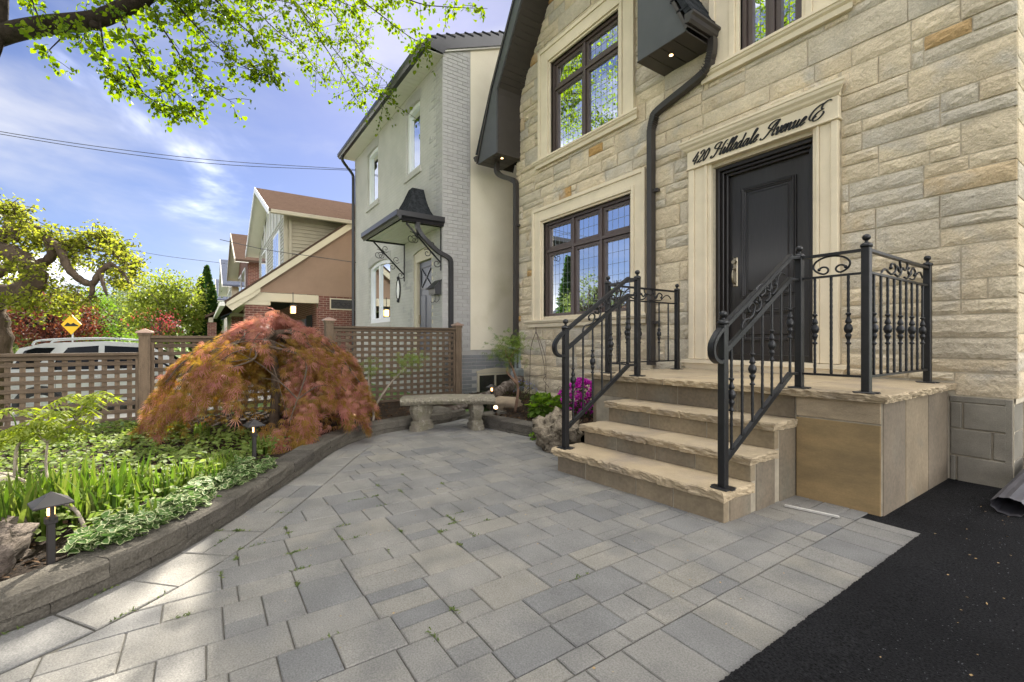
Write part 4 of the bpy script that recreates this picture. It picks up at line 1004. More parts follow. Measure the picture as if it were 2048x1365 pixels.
for zz in (3.2, 1.0): obj('strap', MB().box(-7.0, -6.86, FY-.075, FY-.02, zz, zz+.035), 'bronze_metal', dsl)
# ================================================================ ENTRANCE STEPS
stp = thing('entrance_steps', 'tan sandstone entrance steps and porch with rough-cut slab edges', 'steps', (-2.2, 3.6, 0))
SH = .075       # the flight stands slightly askew to the wall
def yk(x, y): return y+SH*(x+1.5)*sst(4.87, 3.2, y)
def cap(name, x0, x1, y0, y1, z0, z1, seed, sides='frl', m='sandtread'):
    """slab with flat top and hewn front/left/right edges"""
    mb = MB(); nx = max(3, int((x1-x0)/.022)); ny = max(3, int((y1-y0)/.022)); pts = []
    loop = [(x0+(x1-x0)*i/nx, y0, 0, -1) for i in range(nx)]+[(x1, y0+(y1-y0)*j/ny, 1, 0) for j in range(ny)]+[(x1-(x1-x0)*i/nx, y1, 0, 1) for i in range(nx)]+[(x0, y1-(y1-y0)*j/ny, -1, 0) for j in range(ny)]
    rows = [[] for _ in range(8)]
    for x, y, ax, ay in loop:
        rough = (ay < 0 and 'f' in sides) or (ax > 0 and 'r' in sides) or (ax < 0 and 'l' in sides)
        k = mn.fractal(Vector((x*9+seed*3, y*9, seed)), 1, 2, 3); k2 = mn.noise(Vector((x*23, y*23, seed+4)))
        k3 = mn.noise(Vector((x*41, y*41, seed+9)))
        for j, r in enumerate(rows):
            t = j/7; zz = z1-(z1-z0)*t; q_ = Vector((x*16+seed, y*16, zz*26)); c_ = mn.cell(q_*1.3)*.6+mn.noise(q_*1.7)*.7+mn.noise(q_*4.1)*.35
            dd = (.010*k+.013*c_-.016*t-(.006 if j == 0 else 0)) if rough else 0
            if j in (0,): zz += .002*k2
            r.append((x+ax*dd, yk(x, y+ay*dd), zz))
    n = len(loop); vs = sum(rows, []); fs = [tuple(range(n))]+[tuple(7*n+i for i in range(n))]
    for q in range(7): fs += [(q*n+i, q*n+(i+1) % n, (q+1)*n+(i+1) % n, (q+1)*n+i) for i in range(n)]
    return obj(name, mb._add(vs, fs), m, stp, origin=(x0, y0, z0))
def plate(name, x0, x1, y0, y1, z0, z1, m, bev=.004):
    mb = MB().box(x0, x1, y0, y1, z0, z1, bev); mb.v = [(x, yk(x, y), z) for x, y, z in mb.v]
    return obj(name, mb, m, stp, origin=(x0, y0, z0))
XA, XB = -2.93, -1.52
core = MB().box(XA+.006, XB-.006, 2.561, 3.6, -.05, .125).box(XA+.0055, XB-.0055, 2.861, 3.6, .12, .297).box(XA+.005, XB-.005, 3.161, 3.6, .29, .477).box(-3.394, -1.041, 3.451, 4.86, -.05, .698).box(-1.5, -1.042, 3.438, 3.5, -.05, .697)
core.v = [(x, yk(x, y), z) for x, y, z in core.v]; obj('core', core, 'grout', stp)
tops = [(2.52, .19, .062), (2.82, .355, .055), (3.12, .535, .055)]
splits = [[XA-.035, -2.36, XB+.02], [XA-.03, -2.28, XB+.02], [XA-.02, -2.2, XB+.02]]
rs_ = [[XA, -2.62, -2.15, -1.86, XB], [XA, -2.58, -2.22, -1.9, XB], [XA, -2.5, -2.0, XB]]
zb = -.05
for i, ((y, zt, th), sp, rz) in enumerate(zip(tops, splits, rs_)):
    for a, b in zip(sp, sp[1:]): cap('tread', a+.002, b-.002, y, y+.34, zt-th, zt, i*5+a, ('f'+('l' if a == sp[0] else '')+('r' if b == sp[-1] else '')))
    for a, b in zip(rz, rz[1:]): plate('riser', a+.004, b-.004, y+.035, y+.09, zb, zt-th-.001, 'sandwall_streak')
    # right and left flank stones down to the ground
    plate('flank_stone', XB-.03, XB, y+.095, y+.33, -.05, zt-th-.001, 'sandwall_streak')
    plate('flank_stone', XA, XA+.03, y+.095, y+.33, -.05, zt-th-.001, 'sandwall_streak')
    zb = zt
PZ = .752
for a, b in ((-3.44, -2.52), (-2.52, -1.62), (-1.62, -.985)):
    cap('porch_slab', a+.002, b-.002, 3.37, 4.86, PZ-.052, PZ, 11+a, 'f'+('l' if a < -3.4 else '')+('r' if b > -1 else ''))
xs_ = [-3.38, -2.86, -2.44, -1.93, -1.525]
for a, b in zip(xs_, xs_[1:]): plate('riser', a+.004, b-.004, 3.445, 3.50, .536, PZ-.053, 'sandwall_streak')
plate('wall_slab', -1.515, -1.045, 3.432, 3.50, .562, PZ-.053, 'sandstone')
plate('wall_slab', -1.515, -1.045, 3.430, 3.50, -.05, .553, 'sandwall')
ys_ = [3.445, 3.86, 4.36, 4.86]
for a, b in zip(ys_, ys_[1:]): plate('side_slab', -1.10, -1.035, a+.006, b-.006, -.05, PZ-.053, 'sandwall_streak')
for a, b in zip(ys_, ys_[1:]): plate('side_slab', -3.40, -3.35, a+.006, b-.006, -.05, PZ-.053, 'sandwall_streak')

# ================================================================ IRON RAILINGS
def knuckle():
    p = [(.007, -.105), (.016, -.10), (.016, -.092), (.009, -.085), (.010, -.07), (.017, -.052), (.019, -.040), (.011, -.032), (.021, -.020), (.026, 0), (.021, .020), (.011, .032), (.019, .040), (.017, .052), (.010, .07), (.009, .085), (.016, .092), (.016, .10), (.007, .105)]
    return mesh('knuckle', MB().lathe(p, (0, 0, 0), 12), 'iron', True)
KN = knuckle()
def shaft(p, q):
    """hammered round bar"""
    p, q = Vector(p), Vector(q); n = max(6, int((q-p).length/.018)); pts = []; r = []
    for i in range(n+1): pts.append(p+(q-p)*(i/n)); r.append(.0082+.0012*(i % 2)+R.uniform(-.0004, .0004))
    return MB().tube(pts, r, 7)
def baluster(par, x, y, z0, z1, kn, kz=None):
    o = obj('baluster', shaft((x, y, z0), (x, y, z1)), 'iron', par, True, origin=(x, y, z0))
    if kn: link('knuckle', KN, o, (0, 0, (kz if kz else (z0+z1)/2)-z0))
def post(par, x, y, z0, z1, plate_=True):
    w = .023
    o = obj('post', MB().box(x-w, x+w, y-w, y+w, z0, z1, .003), 'iron', par, origin=(x, y, z0))
    obj('base_plate', MB().box(x-.055, x+.055, y-.055, y+.055, z0, z0+.008, .003).box(x-.07, x+.07, y-.02, y+.02, z0+.001, z0+.007, .002), 'iron', o)
    c = [(.030, 0), (.034, .004), (.034, .016), (.024, .026), (.012, .030), (.009, .040), (.012, .044), (.020, .050), (.024, .062), (.020, .074), (.010, .082), (.002, .084)]
    obj('finial', MB().lathe(c, (x, y, z1), 14), 'iron', o, True)
def spiral(c, r0, r1, a0, turns, ax, up, n=26):
    """flat scroll in the plane (ax, up)"""
    c = Vector(c); ax = Vector(ax); up = Vector(up)
    return [c+ax*((r0+(r1-r0)*i/n)*math.cos(a0+turns*2*math.pi*i/n))+up*((r0+(r1-r0)*i/n)*math.sin(a0+turns*2*math.pi*i/n)) for i in range(n+1)]
def vine(par, p, q, h):
    """scrolled vine ornament between two rails, p->q along the lower rail"""
    p, q = Vector(p), Vector(q); d = (q-p); L_ = d.length; d.normalize(); up = Vector((0, 0, 1)); up = (up-d*up.dot(d)).normalized(); f = lambda s, t: p+d*(s*L_)+up*(t*h)
    mb = MB()
    mb.tube(smoothp([f(0, .02), f(.04, .20), f(.10, .28), f(.17, .15), f(.24, .12), f(.32, .35), f(.30, .62), f(.22, .60), f(.21, .42)], 5), [.004]*2+[.0075]*39, 7, False)
    mb.tube(smoothp([f(.30, .15), f(.38, .08), f(.45, .35), f(.42, .85), f(.52, .98), f(.60, .8), f(.56, .5), f(.48, .52)], 5), .0075, 7)
    mb.tube(smoothp([f(.52, .1), f(.60, .10), f(.68, .45), f(.74, .70), f(.80, .55), f(.78, .35)], 5), .007, 7)
    mb.tube(smoothp([f(.66, .1), f(.76, .12), f(.86, .5), f(.94, .55), f(1, .3)], 5), .006, 7)
    for s, t in ((.21, .42), (.48, .52), (.78, .35), (.36, .5), (.62, .62)): mb.sphere(f(s, t), .012, 8, 6)
    for s, t in ((.40, .28), (.66, .22)):
        for k in (-1, 1): mb.tube([f(s, t), f(s+.03*k, t+.16), f(s+.05*k, t+.34)], [.004, .010, .002], 6)
    obj('scrollwork', mb, 'iron', par, True)
def run(par, p, q, zt, z2, zb, n, pat, orn='vine', kz=None):
    """level guard between two posts"""
    (x0, y0), (x1, y1) = p, q
    obj('top_rail', MB().bar((x0, y0, zt), (x1, y1, zt), .030, .018), 'iron', par); obj('middle_rail', MB().bar((x0, y0, z2), (x1, y1, z2), .020, .014), 'iron', par); obj('bottom_rail', MB().bar((x0, y0, zb), (x1, y1, zb), .020, .014), 'iron', par)
    for i in range(n):
        t = (i+1)/(n+1) if not isinstance(pat, tuple) else pat[1]+(pat[2]-pat[1])*i/(n-1)
        k = (pat if not isinstance(pat, tuple) else pat[0])[i % len(pat if not isinstance(pat, tuple) else pat[0])]
        baluster(par, x0+(x1-x0)*t, y0+(y1-y0)*t, zb, z2, k == 'k', kz)
    d = Vector((x1-x0, y1-y0, 0)); a = Vector((x0, y0, z2+.008))
    if orn == 'vine': vine(par, a+d*.2, a+d*.9, zt-z2)
    elif orn == 'oval':
        c = Vector((x0, y0, (zt+z2)/2))+d*.5; ax = d.normalized(); up = Vector((0, 0, 1)); mb = MB(); r = (zt-z2)/2-.012
        q = [c+ax*(.105*math.cos(t))+up*(r*math.sin(t)) for t in [math.radians(-128+i*8) for i in range(0, 56)]]
        a1 = [q[0]+ax*(.03*math.sin(u*4.2))+up*(.030*(1-math.cos(u*4.2)))*1.0 for u in [i/8 for i in range(8, -1, -1)]]; a2 = [q[-1]-ax*(.03*math.sin(u*4.2))+up*(.030*(1-math.cos(u*4.2))) for u in [i/8 for i in range(9)]]
        # C-scroll open at the bottom
        q = [c+ax*(.105*math.cos(t))+up*(r*math.sin(t)) for t in [math.radians(-112+i*4) for i in range(0, 102)]]
        q = [c+ax*(.105*math.cos(math.radians(a_)))+up*(r*math.sin(math.radians(a_))) for a_ in range(300, -121, -8)]
        q = [c+ax*(.105*math.sin(math.radians(a_)))+up*(r*math.cos(math.radians(a_))) for a_ in range(-155, 156, 8)]
        l = [q[0]+ax*.028*math.sin(math.radians(b))+up*(.024*(1-math.cos(math.radians(b)))) for b in range(250, 0, -25)]
        rr_ = [q[-1]-ax*.028*math.sin(math.radians(b))+up*(.024*(1-math.cos(math.radians(b)))) for b in range(25, 251, 25)]
        mb.tube(l+q+rr_, .0065, 7); mb.sphere(l[0], .011, 8, 6); mb.sphere(rr_[-1], .011, 8, 6)
        obj('scrollwork', mb, 'iron', par, True)
def flight(par, p, q, n):
    """stair section from newel p (x,y) to post q"""
    (x0, y0), (x1, y1) = p, q; A = lambda t, z0, z1: Vector((x0+(x1-x0)*t, y0+(y1-y0)*t, z0+(z1-z0)*t))
    e = .86
    kt = [A(-.0, 1.165, 1.165), A(e, 1.165+.0, 1.165+(1.66-1.165)/e*1.0) if False else Vector((x0+(x1-x0)*e, y0+(y1-y0)*e, 1.655)), Vector((x1, y1, 1.66))]
    w = MB().rect_tube([kt[0], kt[1]], .044, .022, (1, 0, 0)).rect_tube([kt[1]-Vector((0, .012, .008)), kt[2]], .042, .020, (1, 0, 0))
    w.rect_tube([kt[0]+Vector((0, 0, .013)), kt[1]+Vector((0, 0, .013))], .030, .010, (1, 0, 0))
    obj('handrail', w, 'iron', par)
    # lamb's tongue: the handrail curls down in front of the newel
    c = Vector((x0, y0-.03, 1.165)); mb = MB()
    cu = smoothp([c+Vector((0, .03, .0)), c+Vector((0, -.035, -.045)), c+Vector((0, -.085, -.11)), c+Vector((0, -.080, -.175)), c+Vector((0, -.03, -.21)), c+Vector((0, .012, -.205))], 6)
    mb.rect_tube(cu, .044, .020, (1, 0, 0)); mb.rect_tube([p_+Vector((0, -.010, .004)) for p_ in cu[2:-6]], .030, .010, (1, 0, 0)); obj('handrail_volute', mb, 'iron', par)
    m0, m1 = 1.005, 1.505; b0, b1 = .345, .855
    kb = 1/e
    def zl(t, a, b): return a+(b-a)*min(1, t/e)
    obj('middle_rail', MB().bar(A(0, 0, 0)+Vector((0, 0, m0)), Vector((x0+(x1-x0)*e, y0+(y1-y0)*e, m1)), .026, .030).bar(Vector((x0+(x1-x0)*(e-.01), y0+(y1-y0)*(e-.01), m1)), Vector((x1, y1, m1)), .022, .016), 'iron', par)
    obj('bottom_rail', MB().bar(Vector((x0, y0, b0)), Vector((x0+(x1-x0)*e, y0+(y1-y0)*e, b1)), .028, .030).bar(Vector((x0+(x1-x0)*(e-.01), y0+(y1-y0)*(e-.01), b1)), Vector((x1, y1, b1)), .024, .016), 'iron', par)
    for i in range(n):
        t = (i+.75)/(n+.45)*.95; z0, z1 = zl(t, b0, b1), zl(t, m0, m1)
        baluster(par, x0+(x1-x0)*t, y0+(y1-y0)*t, z0, z1, i % 2 == 0, (z0+z1)/2+.02)
    vine(par, Vector((x0+(x1-x0)*.22, y0+(y1-y0)*.22, zl(.22, m0, m1)+.012)), Vector((x0+(x1-x0)*.82, y0+(y1-y0)*.82, zl(.82, m0, m1)+.012)), .14)
rr1 = thing('iron_railing', 'black wrought-iron stair railing running from the steps round to the right porch corner', 'railing', (-1.5, 3.3, .3), 'wrought-iron railings of the porch')
E_, F_, G_, H_ = (-1.557, 2.60), (-1.498, 3.44), (-1.115, 3.455), (-1.125, 4.72)
post(rr1, *E_, .192, 1.18); post(rr1, *F_, PZ+.001, 1.66); post(rr1, *G_, PZ+.001, 1.67); post(rr1, *H_, PZ+.001, 1.67)
flight(rr1, E_, F_, 7); run(rr1, F_, G_, 1.655, 1.51, .855, 3, 'kpk', 'oval', 1.16); run(rr1, G_, H_, 1.655, 1.515, .855, 9, 'kpkpkpkpk', 'vine', 1.16)
rr2 = thing('iron_railing', 'black wrought-iron stair railing on the left of the steps, in front of the window', 'railing', (-2.9, 3.3, .3), 'wrought-iron railings of the porch')
A_, B_, C_, D_ = (-2.885, 2.50), (-2.86, 3.36), (-3.29, 3.42), (-3.29, 4.55)
post(rr2, *A_, .188, 1.18); post(rr2, *B_, PZ+.001, 1.66); post(rr2, *C_, PZ+.001, 1.66); post(rr2, *D_, PZ+.001, 1.66)
flight(rr2, A_, B_, 7); run(rr2, C_, B_, 1.65, 1.51, .855, 2, 'pk', 'none', 1.16); run(rr2, C_, D_, 1.65, 1.51, .855, 6, 'kpkpkp', 'vine', 1.16)

# downspout extension lying on the driveway
P0, P1 = Vector((-.60, 4.12, .056)), Vector((-.55, 5.3, .17)); mb = MB(); n = 40; v = []
for i in range(n+1):
    c = P0+(P1-P0)*(i/n)
    for k in range(20):
        a = 2*math.pi*k/20; rr_ = .052*(1+.10*(k % 2)); v.append(c+Vector((1.5*math.cos(a)*rr_, -.1*math.cos(a)*rr_, math.sin(a)*rr_*.98)))
mb._add(v, [(i*20+k, i*20+(k+1) % 20, (i+1)*20+(k+1) % 20, (i+1)*20+k) for i in range(n) for k in range(20)])
tag(obj('drain_pipe', mb, 'plastic_pipe'), 'ribbed dark grey downspout extension lying on the black driveway', 'pipe')
# ================================================================ LATTICE FENCE
fe = thing('lattice_fence', 'weathered brown cedar lattice fence with capped posts stepping down towards the street', 'fence', (XF, 1.5, 0))
POSTS = [(3.857, 1.36), (1.624, 1.395), (-.61, 1.18), (-2.80, 1.0)]
for y, zt in POSTS:
    o = obj('post', MB().box(XF-.06, XF+.06, y-.06, y+.06, -.5, zt, .005), 'cedar', fe, origin=(XF, y, 0))
    cz = zt; c = .088
    obj('collar', MB().box(XF-.07, XF+.07, y-.07, y+.07, cz-.035, cz+.0, .004), 'cedar', o)
    k = MB(); k._add([(XF-c, y-c, cz), (XF+c, y-c, cz), (XF+c, y+c, cz), (XF-c, y+c, cz), (XF-c, y-c, cz+.018), (XF+c, y-c, cz+.018), (XF+c, y+c, cz+.018), (XF-c, y+c, cz+.018), (XF, y, cz+.062)], [(0, 1, 2, 3), (0, 1, 5, 4), (1, 2, 6, 5), (2, 3, 7, 6), (3, 0, 4, 7), (4, 5, 8), (5, 6, 8), (6, 7, 8), (7, 4, 8)])
    obj('cap', k, 'copper_cap', o)
def panel(y0, y1, zt, zb):
    y0 += .06; y1 -= .06
    obj('top_rail', MB().box(XF-.065, XF+.065, y0, y1, zt-.035, zt, .005), 'cedar_h', fe); obj('frame_rail', MB().box(XF-.03, XF+.03, y0, y1, zt-.085, zt-.036, .004), 'cedar_h', fe)
    obj('bottom_rail', MB().box(XF-.045, XF+.045, y0, y1, zb-.09, zb, .005), 'cedar_h', fe)
    for a, b in ((y0, y0+.035), (y1-.035, y1)): obj('frame_stile', MB().box(XF-.028, XF+.028, a, b, zb, zt-.086, .003), 'cedar', fe)
    a, b, c, d = y0+.035, y1-.035, zb, zt-.086
    n = round((b-a)/.118)
    for i in range(n):
        y = a+(b-a)*(i+.5)/n+R.uniform(-.004, .004); w = .025; lean = R.uniform(-.003, .003)
        obj('lath', MB().box(XF-.016, XF-.002, y-w, y+w, c, d, .002), 'cedar', fe, origin=(XF, y, c))
    m = round((d-c)/.098)
    for j in range(m):
        z = c+(d-c)*(j+.5)/m+R.uniform(-.004, .004); w = .024
        obj('lath', MB().box(XF+.002, XF+.016, a, b, z-w, z+w, .002), 'cedar_h', fe, origin=(XF, a, z))
panel(1.624, 3.857, 1.316, .10); panel(-.61, 1.624, 1.150, .06); panel(-2.80, -.61, .935, -.05)
obj('base_board', MB().box(XF-.02, XF+.03, -2.8, 3.8, -.35, .0), 'cedar_h', fe)
# ================================================================ GREY HOUSE
gh = thing('grey_house', 'grey painted brick house with white soffit beyond the lattice fence', 'house', (-11, YG, 0))
GX0 = -14.09; EZ = 6.57
HG = [(-9.9, -9.1, 4.80, 6.22, .05), (-12.82, -11.9, 4.82, 6.24, .05), (-12.68, -10.97, 1.56, 3.08, .10), (-9.49, -8.44, -.2, 2.96, .07)]
def arch(x0, x1, z, r, n=10): return [(x0+(x1-x0)*i/n, z+r*(1-(2*i/n-1)**2)-0*r) for i in range(n+1)]
fw = MB(); xs3 = sorted({GX0, XG}|{h[0] for h in HG}|{h[1] for h in HG}); 
for a, b in zip(xs3, xs3[1:]):
    m = (a+b)/2; hs = sorted([h for h in HG if h[0] < m < h[1]], key=lambda h: h[2]); z = -.6
    for h in hs:
        fw.quad((a, YG, z), (b, YG, z), (b, YG, h[2]), (a, YG, h[2])) if h[2] > z else None
        sub = [(a+(b-a)*i/8, h[3]+h[4]*(1-(2*(a+(b-a)*i/8-h[0])/(h[1]-h[0])-1)**2)) for i in range(9)]
        nxt = [k for k in hs if k[2] > h[3]]; top = min([k[2] for k in nxt]+[EZ+.3]) if nxt else EZ+.3
        for p, q in zip(sub, sub[1:]): fw.quad((p[0], YG, p[1]), (q[0], YG, q[1]), (q[0], YG, top), (p[0], YG, top))
        z = top
    if not hs: fw.quad((a, YG, -.6), (b, YG, -.6), (b, YG, EZ+.3), (a, YG, EZ+.3))
    elif z < EZ+.29: fw.quad((a, YG, z), (b, YG, z), (b, YG, EZ+.3), (a, YG, EZ+.3))
for h in HG:
    rim = [(h[0], h[2])]+arch(h[0], h[1], h[3], h[4], 12)+[(h[1], h[2])]
    for p, q in zip(rim, rim[1:]+rim[:1]): fw.quad((p[0], YG, p[1]), (q[0], YG, q[1]), (q[0], YG+.16, q[1]), (p[0], YG+.16, p[1]))
gwall = obj('front_wall', fw, 'grey_wall', gh)
# patches where the brickwork still shows through the paint
def bricks(par, plane, a0, a1, z0, z1, m, keep, proud, bw=.215, bh=.073, g_=.008):
    base_ = mesh('brick', MB().box(0, bw-g_, -proud, .02, 0, bh-g_, .003), m); half = mesh('brick', MB().box(0, bw/2-g_, -proud, .02, 0, bh-g_, .003), m); j = 0; z = z0; cnt = 0
    while z+bh <= z1+1e-6:
        a = a0-(bw/2 if j % 2 else 0)
        while a < a1-.03:
            s, e = max(a, a0), min(a+bw, a1)
            if e-s > .05 and keep((s+e)/2, z+bh/2):
                if plane[0] == 'y': loc = Vector((s, plane[1]+R.uniform(-.002, .002), z)); rot = 0
                else: loc = Vector((plane[1]+R.uniform(-.002, .002), s, z)); rot = math.pi/2
                o = link('brick', base_, par, loc-wpos(par)); o.rotation_euler = (0, 0, rot); o.scale = ((e-s-g_)/(bw-g_), 1, 1); cnt += 1
            a += bw
        z += bh; j += 1
    return cnt
def inh(x, z, pad=.02): return any(h[0]-pad < x < h[1]+pad and h[2]-pad < z < h[3]+h[4]+pad for h in HG)
c1 = bricks(gwall, ('y', YG), -8.62, XG, 1.0, 6.55, 'grey_brick', lambda x, z: not inh(x, z) and (x > -8.36 or (z < 2.9 and x > -8.45) or mn.noise(Vector((x*4, z*3, 2))) > .25), .006)
c2 = bricks(gwall, ('y', YG), -10.1, -9.52, 1.0, 2.9, 'grey_brick', lambda x, z: mn.noise(Vector((x*3, z*2.2, 5))) > -.05, .004)
# side wall: brick quoin strip, cream stucco, dark painted foundation
sw_ = obj('side_wall', MB().quad((XG, YG, -.6), (XG, 4.45, -.6), (XG, 4.45, 7.1), (XG, YG, 6.85)), 'grey_mortar', gh)
c3 = bricks(sw_, ('x', XG), YG+.002, 4.42, .88, 6.85, 'grey_brick', lambda y, z: True, .008)
obj('stucco_wall', MB()._add([(XG+.004, 4.43, .90), (XG+.004, 14, .90), (XG+.004, 14, 6.6), (XG+.004, 8.3, 8.6), (XG+.004, 4.43, 7.05)], [(0, 1, 2, 3, 4)]), 'stucco', gh)
fnd = obj('foundation', MB().box(XG-.01, XG+.012, YG-.0, 14, -.6, .87).box(GX0, XG, YG-.012, YG+.0, -.6, .87), 'grey_mortar', gh)
c4 = bricks(fnd, ('x', XG+.012), YG, 5.9, -.14, .87, 'dark_brick', lambda y, z: not (4.56 < y < 5.5 and z < .50), .006)
obj('body', MB().box(GX0+.01, XG-.02, YG+.17, 13.5, -.6, 6.9), 'grey_mortar', gh)
bwn = link('basement_window', None, gh, Vector((XG, 4.6, -.1))-wpos(gh))
obj('frame', MB().box(XG+.013, XG+.035, 4.58, 4.62, -.12, .42).box(XG+.013, XG+.035, 5.42, 5.46, -.12, .42).box(XG+.013, XG+.0345, 4.62, 5.42, .38, .42).box(XG+.013, XG+.034, 4.985, 5.02, -.12, .38), 'cream_trim', bwn)
for a, b in ((4.62, 4.985), (5.02, 5.42)): obj('pane', MB().quad((XG+.022, a, -.12), (XG+.022, b, -.12), (XG+.022, b, .38), (XG+.022, a, .38)), 'glass_dim', bwn)
obj('arch_header', MB().prism([(4.56, .43), (5.48, .43), (5.48, .47), (5.25, .515), (5.02, .53), (4.79, .515), (4.56, .47)], 0, XG+.014, XG+.03), 'cream_trim', bwn)
# roof: eave along X, rake on the right
EY = YG-.36; pitch = .42; RY = 8.6
def rz(y): return EZ+.20+(y-EY)*pitch
obj('roof', MB().prism([(EY, rz(EY)), (RY, rz(RY)), (13.8, rz(RY)-(13.8-RY)*pitch), (13.8, rz(RY)-(13.8-RY)*pitch-.12), (RY, rz(RY)-.12), (EY, rz(EY)-.10)], 0, GX0-.15, XG+.06), 'shingle_black', gh)
n_ = 40
for i in range(n_):
    x0 = GX0-.1+(XG+.04-GX0+.1)*i/n_; x1 = GX0-.1+(XG+.04-GX0+.1)*(i+1)/n_
    obj('soffit_board', MB().box(x0+.003, x1-.003, EY+.02, YG+.02, EZ-.012, EZ, .003), 'white_vinyl', gh, origin=(x0, EY, EZ))
prof = [(0, 0), (-.06, .0), (-.085, .04), (-.11, .07), (-.11, .14), (0, .14)]
obj('gutter', MB().prism([(EY+a, EZ-.005+b) for a, b in prof], 0, GX0-.2, XG+.05), 'gutter_black', gh)
obj('fascia', MB().box(GX0-.15, XG+.05, EY, EY+.02, EZ-.01, rz(EY)-.01), 'gutter_black', gh)
rk = MB(); h0 = .26
rk.prism([(EY-.0, rz(EY)-.16), (YG-.02, EZ+.0), (YG+.05, rz(YG)-h0+.02), (RY, rz(RY)-h0), (RY, rz(RY)+.02), (EY, rz(EY)+.02)], 0, XG+.055, XG+.085)
obj('rake_board', rk, 'gutter_black', gh)
obj('rake_soffit', MB().prism([(YG, rz(YG)-h0+.01), (RY, rz(RY)-h0+.01), (RY, rz(RY)-h0-.03), (YG, rz(YG)-h0-.03)], 0, XG+.01, XG+.054), 'white_vinyl', gh)
for k in range(22):
    y = EY+.2*k; obj('roof_shingle', MB().box(XG+.05, XG+.095, y, y+.19, rz(y)+.02, rz(y)+.05), 'shingle_black', gh, origin=(XG, y, rz(y)))
obj('downspout', MB().tube(smoothp([(GX0+.1, EY-.03, EZ), (GX0+.1, EY-.02, EZ-.15), (GX0+.05, YG-.1, EZ-.45), (GX0+.03, YG-.06, EZ-.6)], 5)+[(GX0+.03, YG-.06, -.4)], .045, 8), 'gutter_black', gh)
def gwin(x0, x1, z0, zt, r, cols, name='window'):
    w = link(name, None, gh, Vector((x0, YG, z0))-wpos(gh)); y0 = YG+.05; fw_ = .09
    outer = [(x0, z0)]+[(p[0], p[1]) for p in arch(x0, x1, zt, r, 12)][::1]+[(x1, z0)]
    ins = [(x0+fw_, z0+fw_)]+[(min(max(p[0], x0+fw_), x1-fw_), p[1]-fw_) for p in arch(x0, x1, zt, r, 12)]+[(x1-fw_, z0+fw_)]
    n = len(outer); vs = [(x, yy, z) for yy in (y0, y0+.08) for q in (outer, ins) for x, z in q]
    fs = []
    for i in range(n):
        j = (i+1) % n; fs += [(i, j, n+j, n+i), (2*n+i, 2*n+j, 3*n+j, 3*n+i), (i, j, 2*n+j, 2*n+i), (n+i, n+j, 3*n+j, 3*n+i)]
    obj('frame', MB()._add(vs, fs), 'white_trim', w)
    obj('pane', MB()._add([(x, y0+.05, z) for x, z in ins], [tuple(range(n))]), 'glass_bright', w)
    for c in cols: obj('mullion', MB().box(c-.045, c+.045, y0+.005, y0+.06, z0+fw_, zt+r-fw_*1.2, .004), 'white_trim', w)
    for a, b in zip([x0+fw_]+[c+.045 for c in cols], [c-.045 for c in cols]+[x1-fw_]):
        if cols: obj('sash', MB().box(a, a+.035, y0+.02, y0+.06, z0+fw_, zt, .003).box(b-.035, b, y0+.02, y0+.06, z0+fw_, zt, .003).box(a, b, y0+.021, y0+.06, z0+fw_, z0+fw_+.04, .003), 'white_trim', w)
    obj('sill', MB().box(x0-.08, x1+.08, YG-.035, YG+.05, z0-.14, z0-.002, .006), 'grey_wall', w)
    hd = MB(); nb = 14
    for i in range(nb):
        t0, t1 = i/nb, (i+1)/nb-.004; pt = lambda t, e: (x0-.06+(x1-x0+.12)*t, zt+r*(1-(2*t-1)**2)+e)
        (a, b), (c, d) = pt(t0, .004), pt(t1, .004); (e, f), (g2, h2) = pt(t0, .22), pt(t1, .22); hd.prism([(a, b), (c, d), (g2, h2), (e, f)], 1, YG-.008, YG+.02)
    obj('arch_lintel', hd, 'grey_brick', w)
gwin(-9.9, -9.1, 4.80, 6.22, .05, ()); gwin(-12.82, -11.9, 4.82, 6.24, .05, ()); gwin(-12.68, -10.97, 1.56, 3.08, .10, (-12.15, -11.5) if False else (-11.95,))
gd = link('front_door', None, gh, Vector((-8.96, YG+.1, 0))-wpos(gh))
obj('door_frame', MB().box(-9.49, -9.36, YG+.03, YG+.14, -.2, 2.97).box(-8.57, -8.44, YG+.03, YG+.14, -.2, 2.97).box(-9.36, -8.57, YG+.031, YG+.14, 2.78, 3.08), 'cream_trim', gd)
lf = obj('door_leaf', MB().box(-9.35, -8.58, YG+.10, YG+.13, -.1, 2.77), 'blue_door', gd)
for z0, z1 in ((.1, .75), (.9, 2.05)):
    for x0, x1 in ((-9.25, -9.0), (-8.93, -8.68)): obj('panel', MB().box(x0, x1, YG+.085, YG+.105, z0, z1, .01), 'blue_door', lf)
pn = MB()
for x0, z0, x1, z1 in ((-9.25, 2.2, -8.68, 2.65), (-9.25, 2.65, -8.68, 2.2), (-9.25, 2.2, -9.25, 2.65), (-8.68, 2.2, -8.68, 2.65), (-9.25, 2.2, -8.68, 2.2), (-9.25, 2.65, -8.68, 2.65)): pn.bar((x0, YG+.09, z0), (x1, YG+.09, z1), .02, .02, (0, 1, 0))
obj('fan_light', pn, 'gutter_black', lf); obj('latch', MB().box(-9.34, -9.29, YG+.07, YG+.11, 1.45, 1.65, .01).box(-9.34, -9.29, YG+.07, YG+.11, 1.2, 1.36, .01), 'brass', lf)
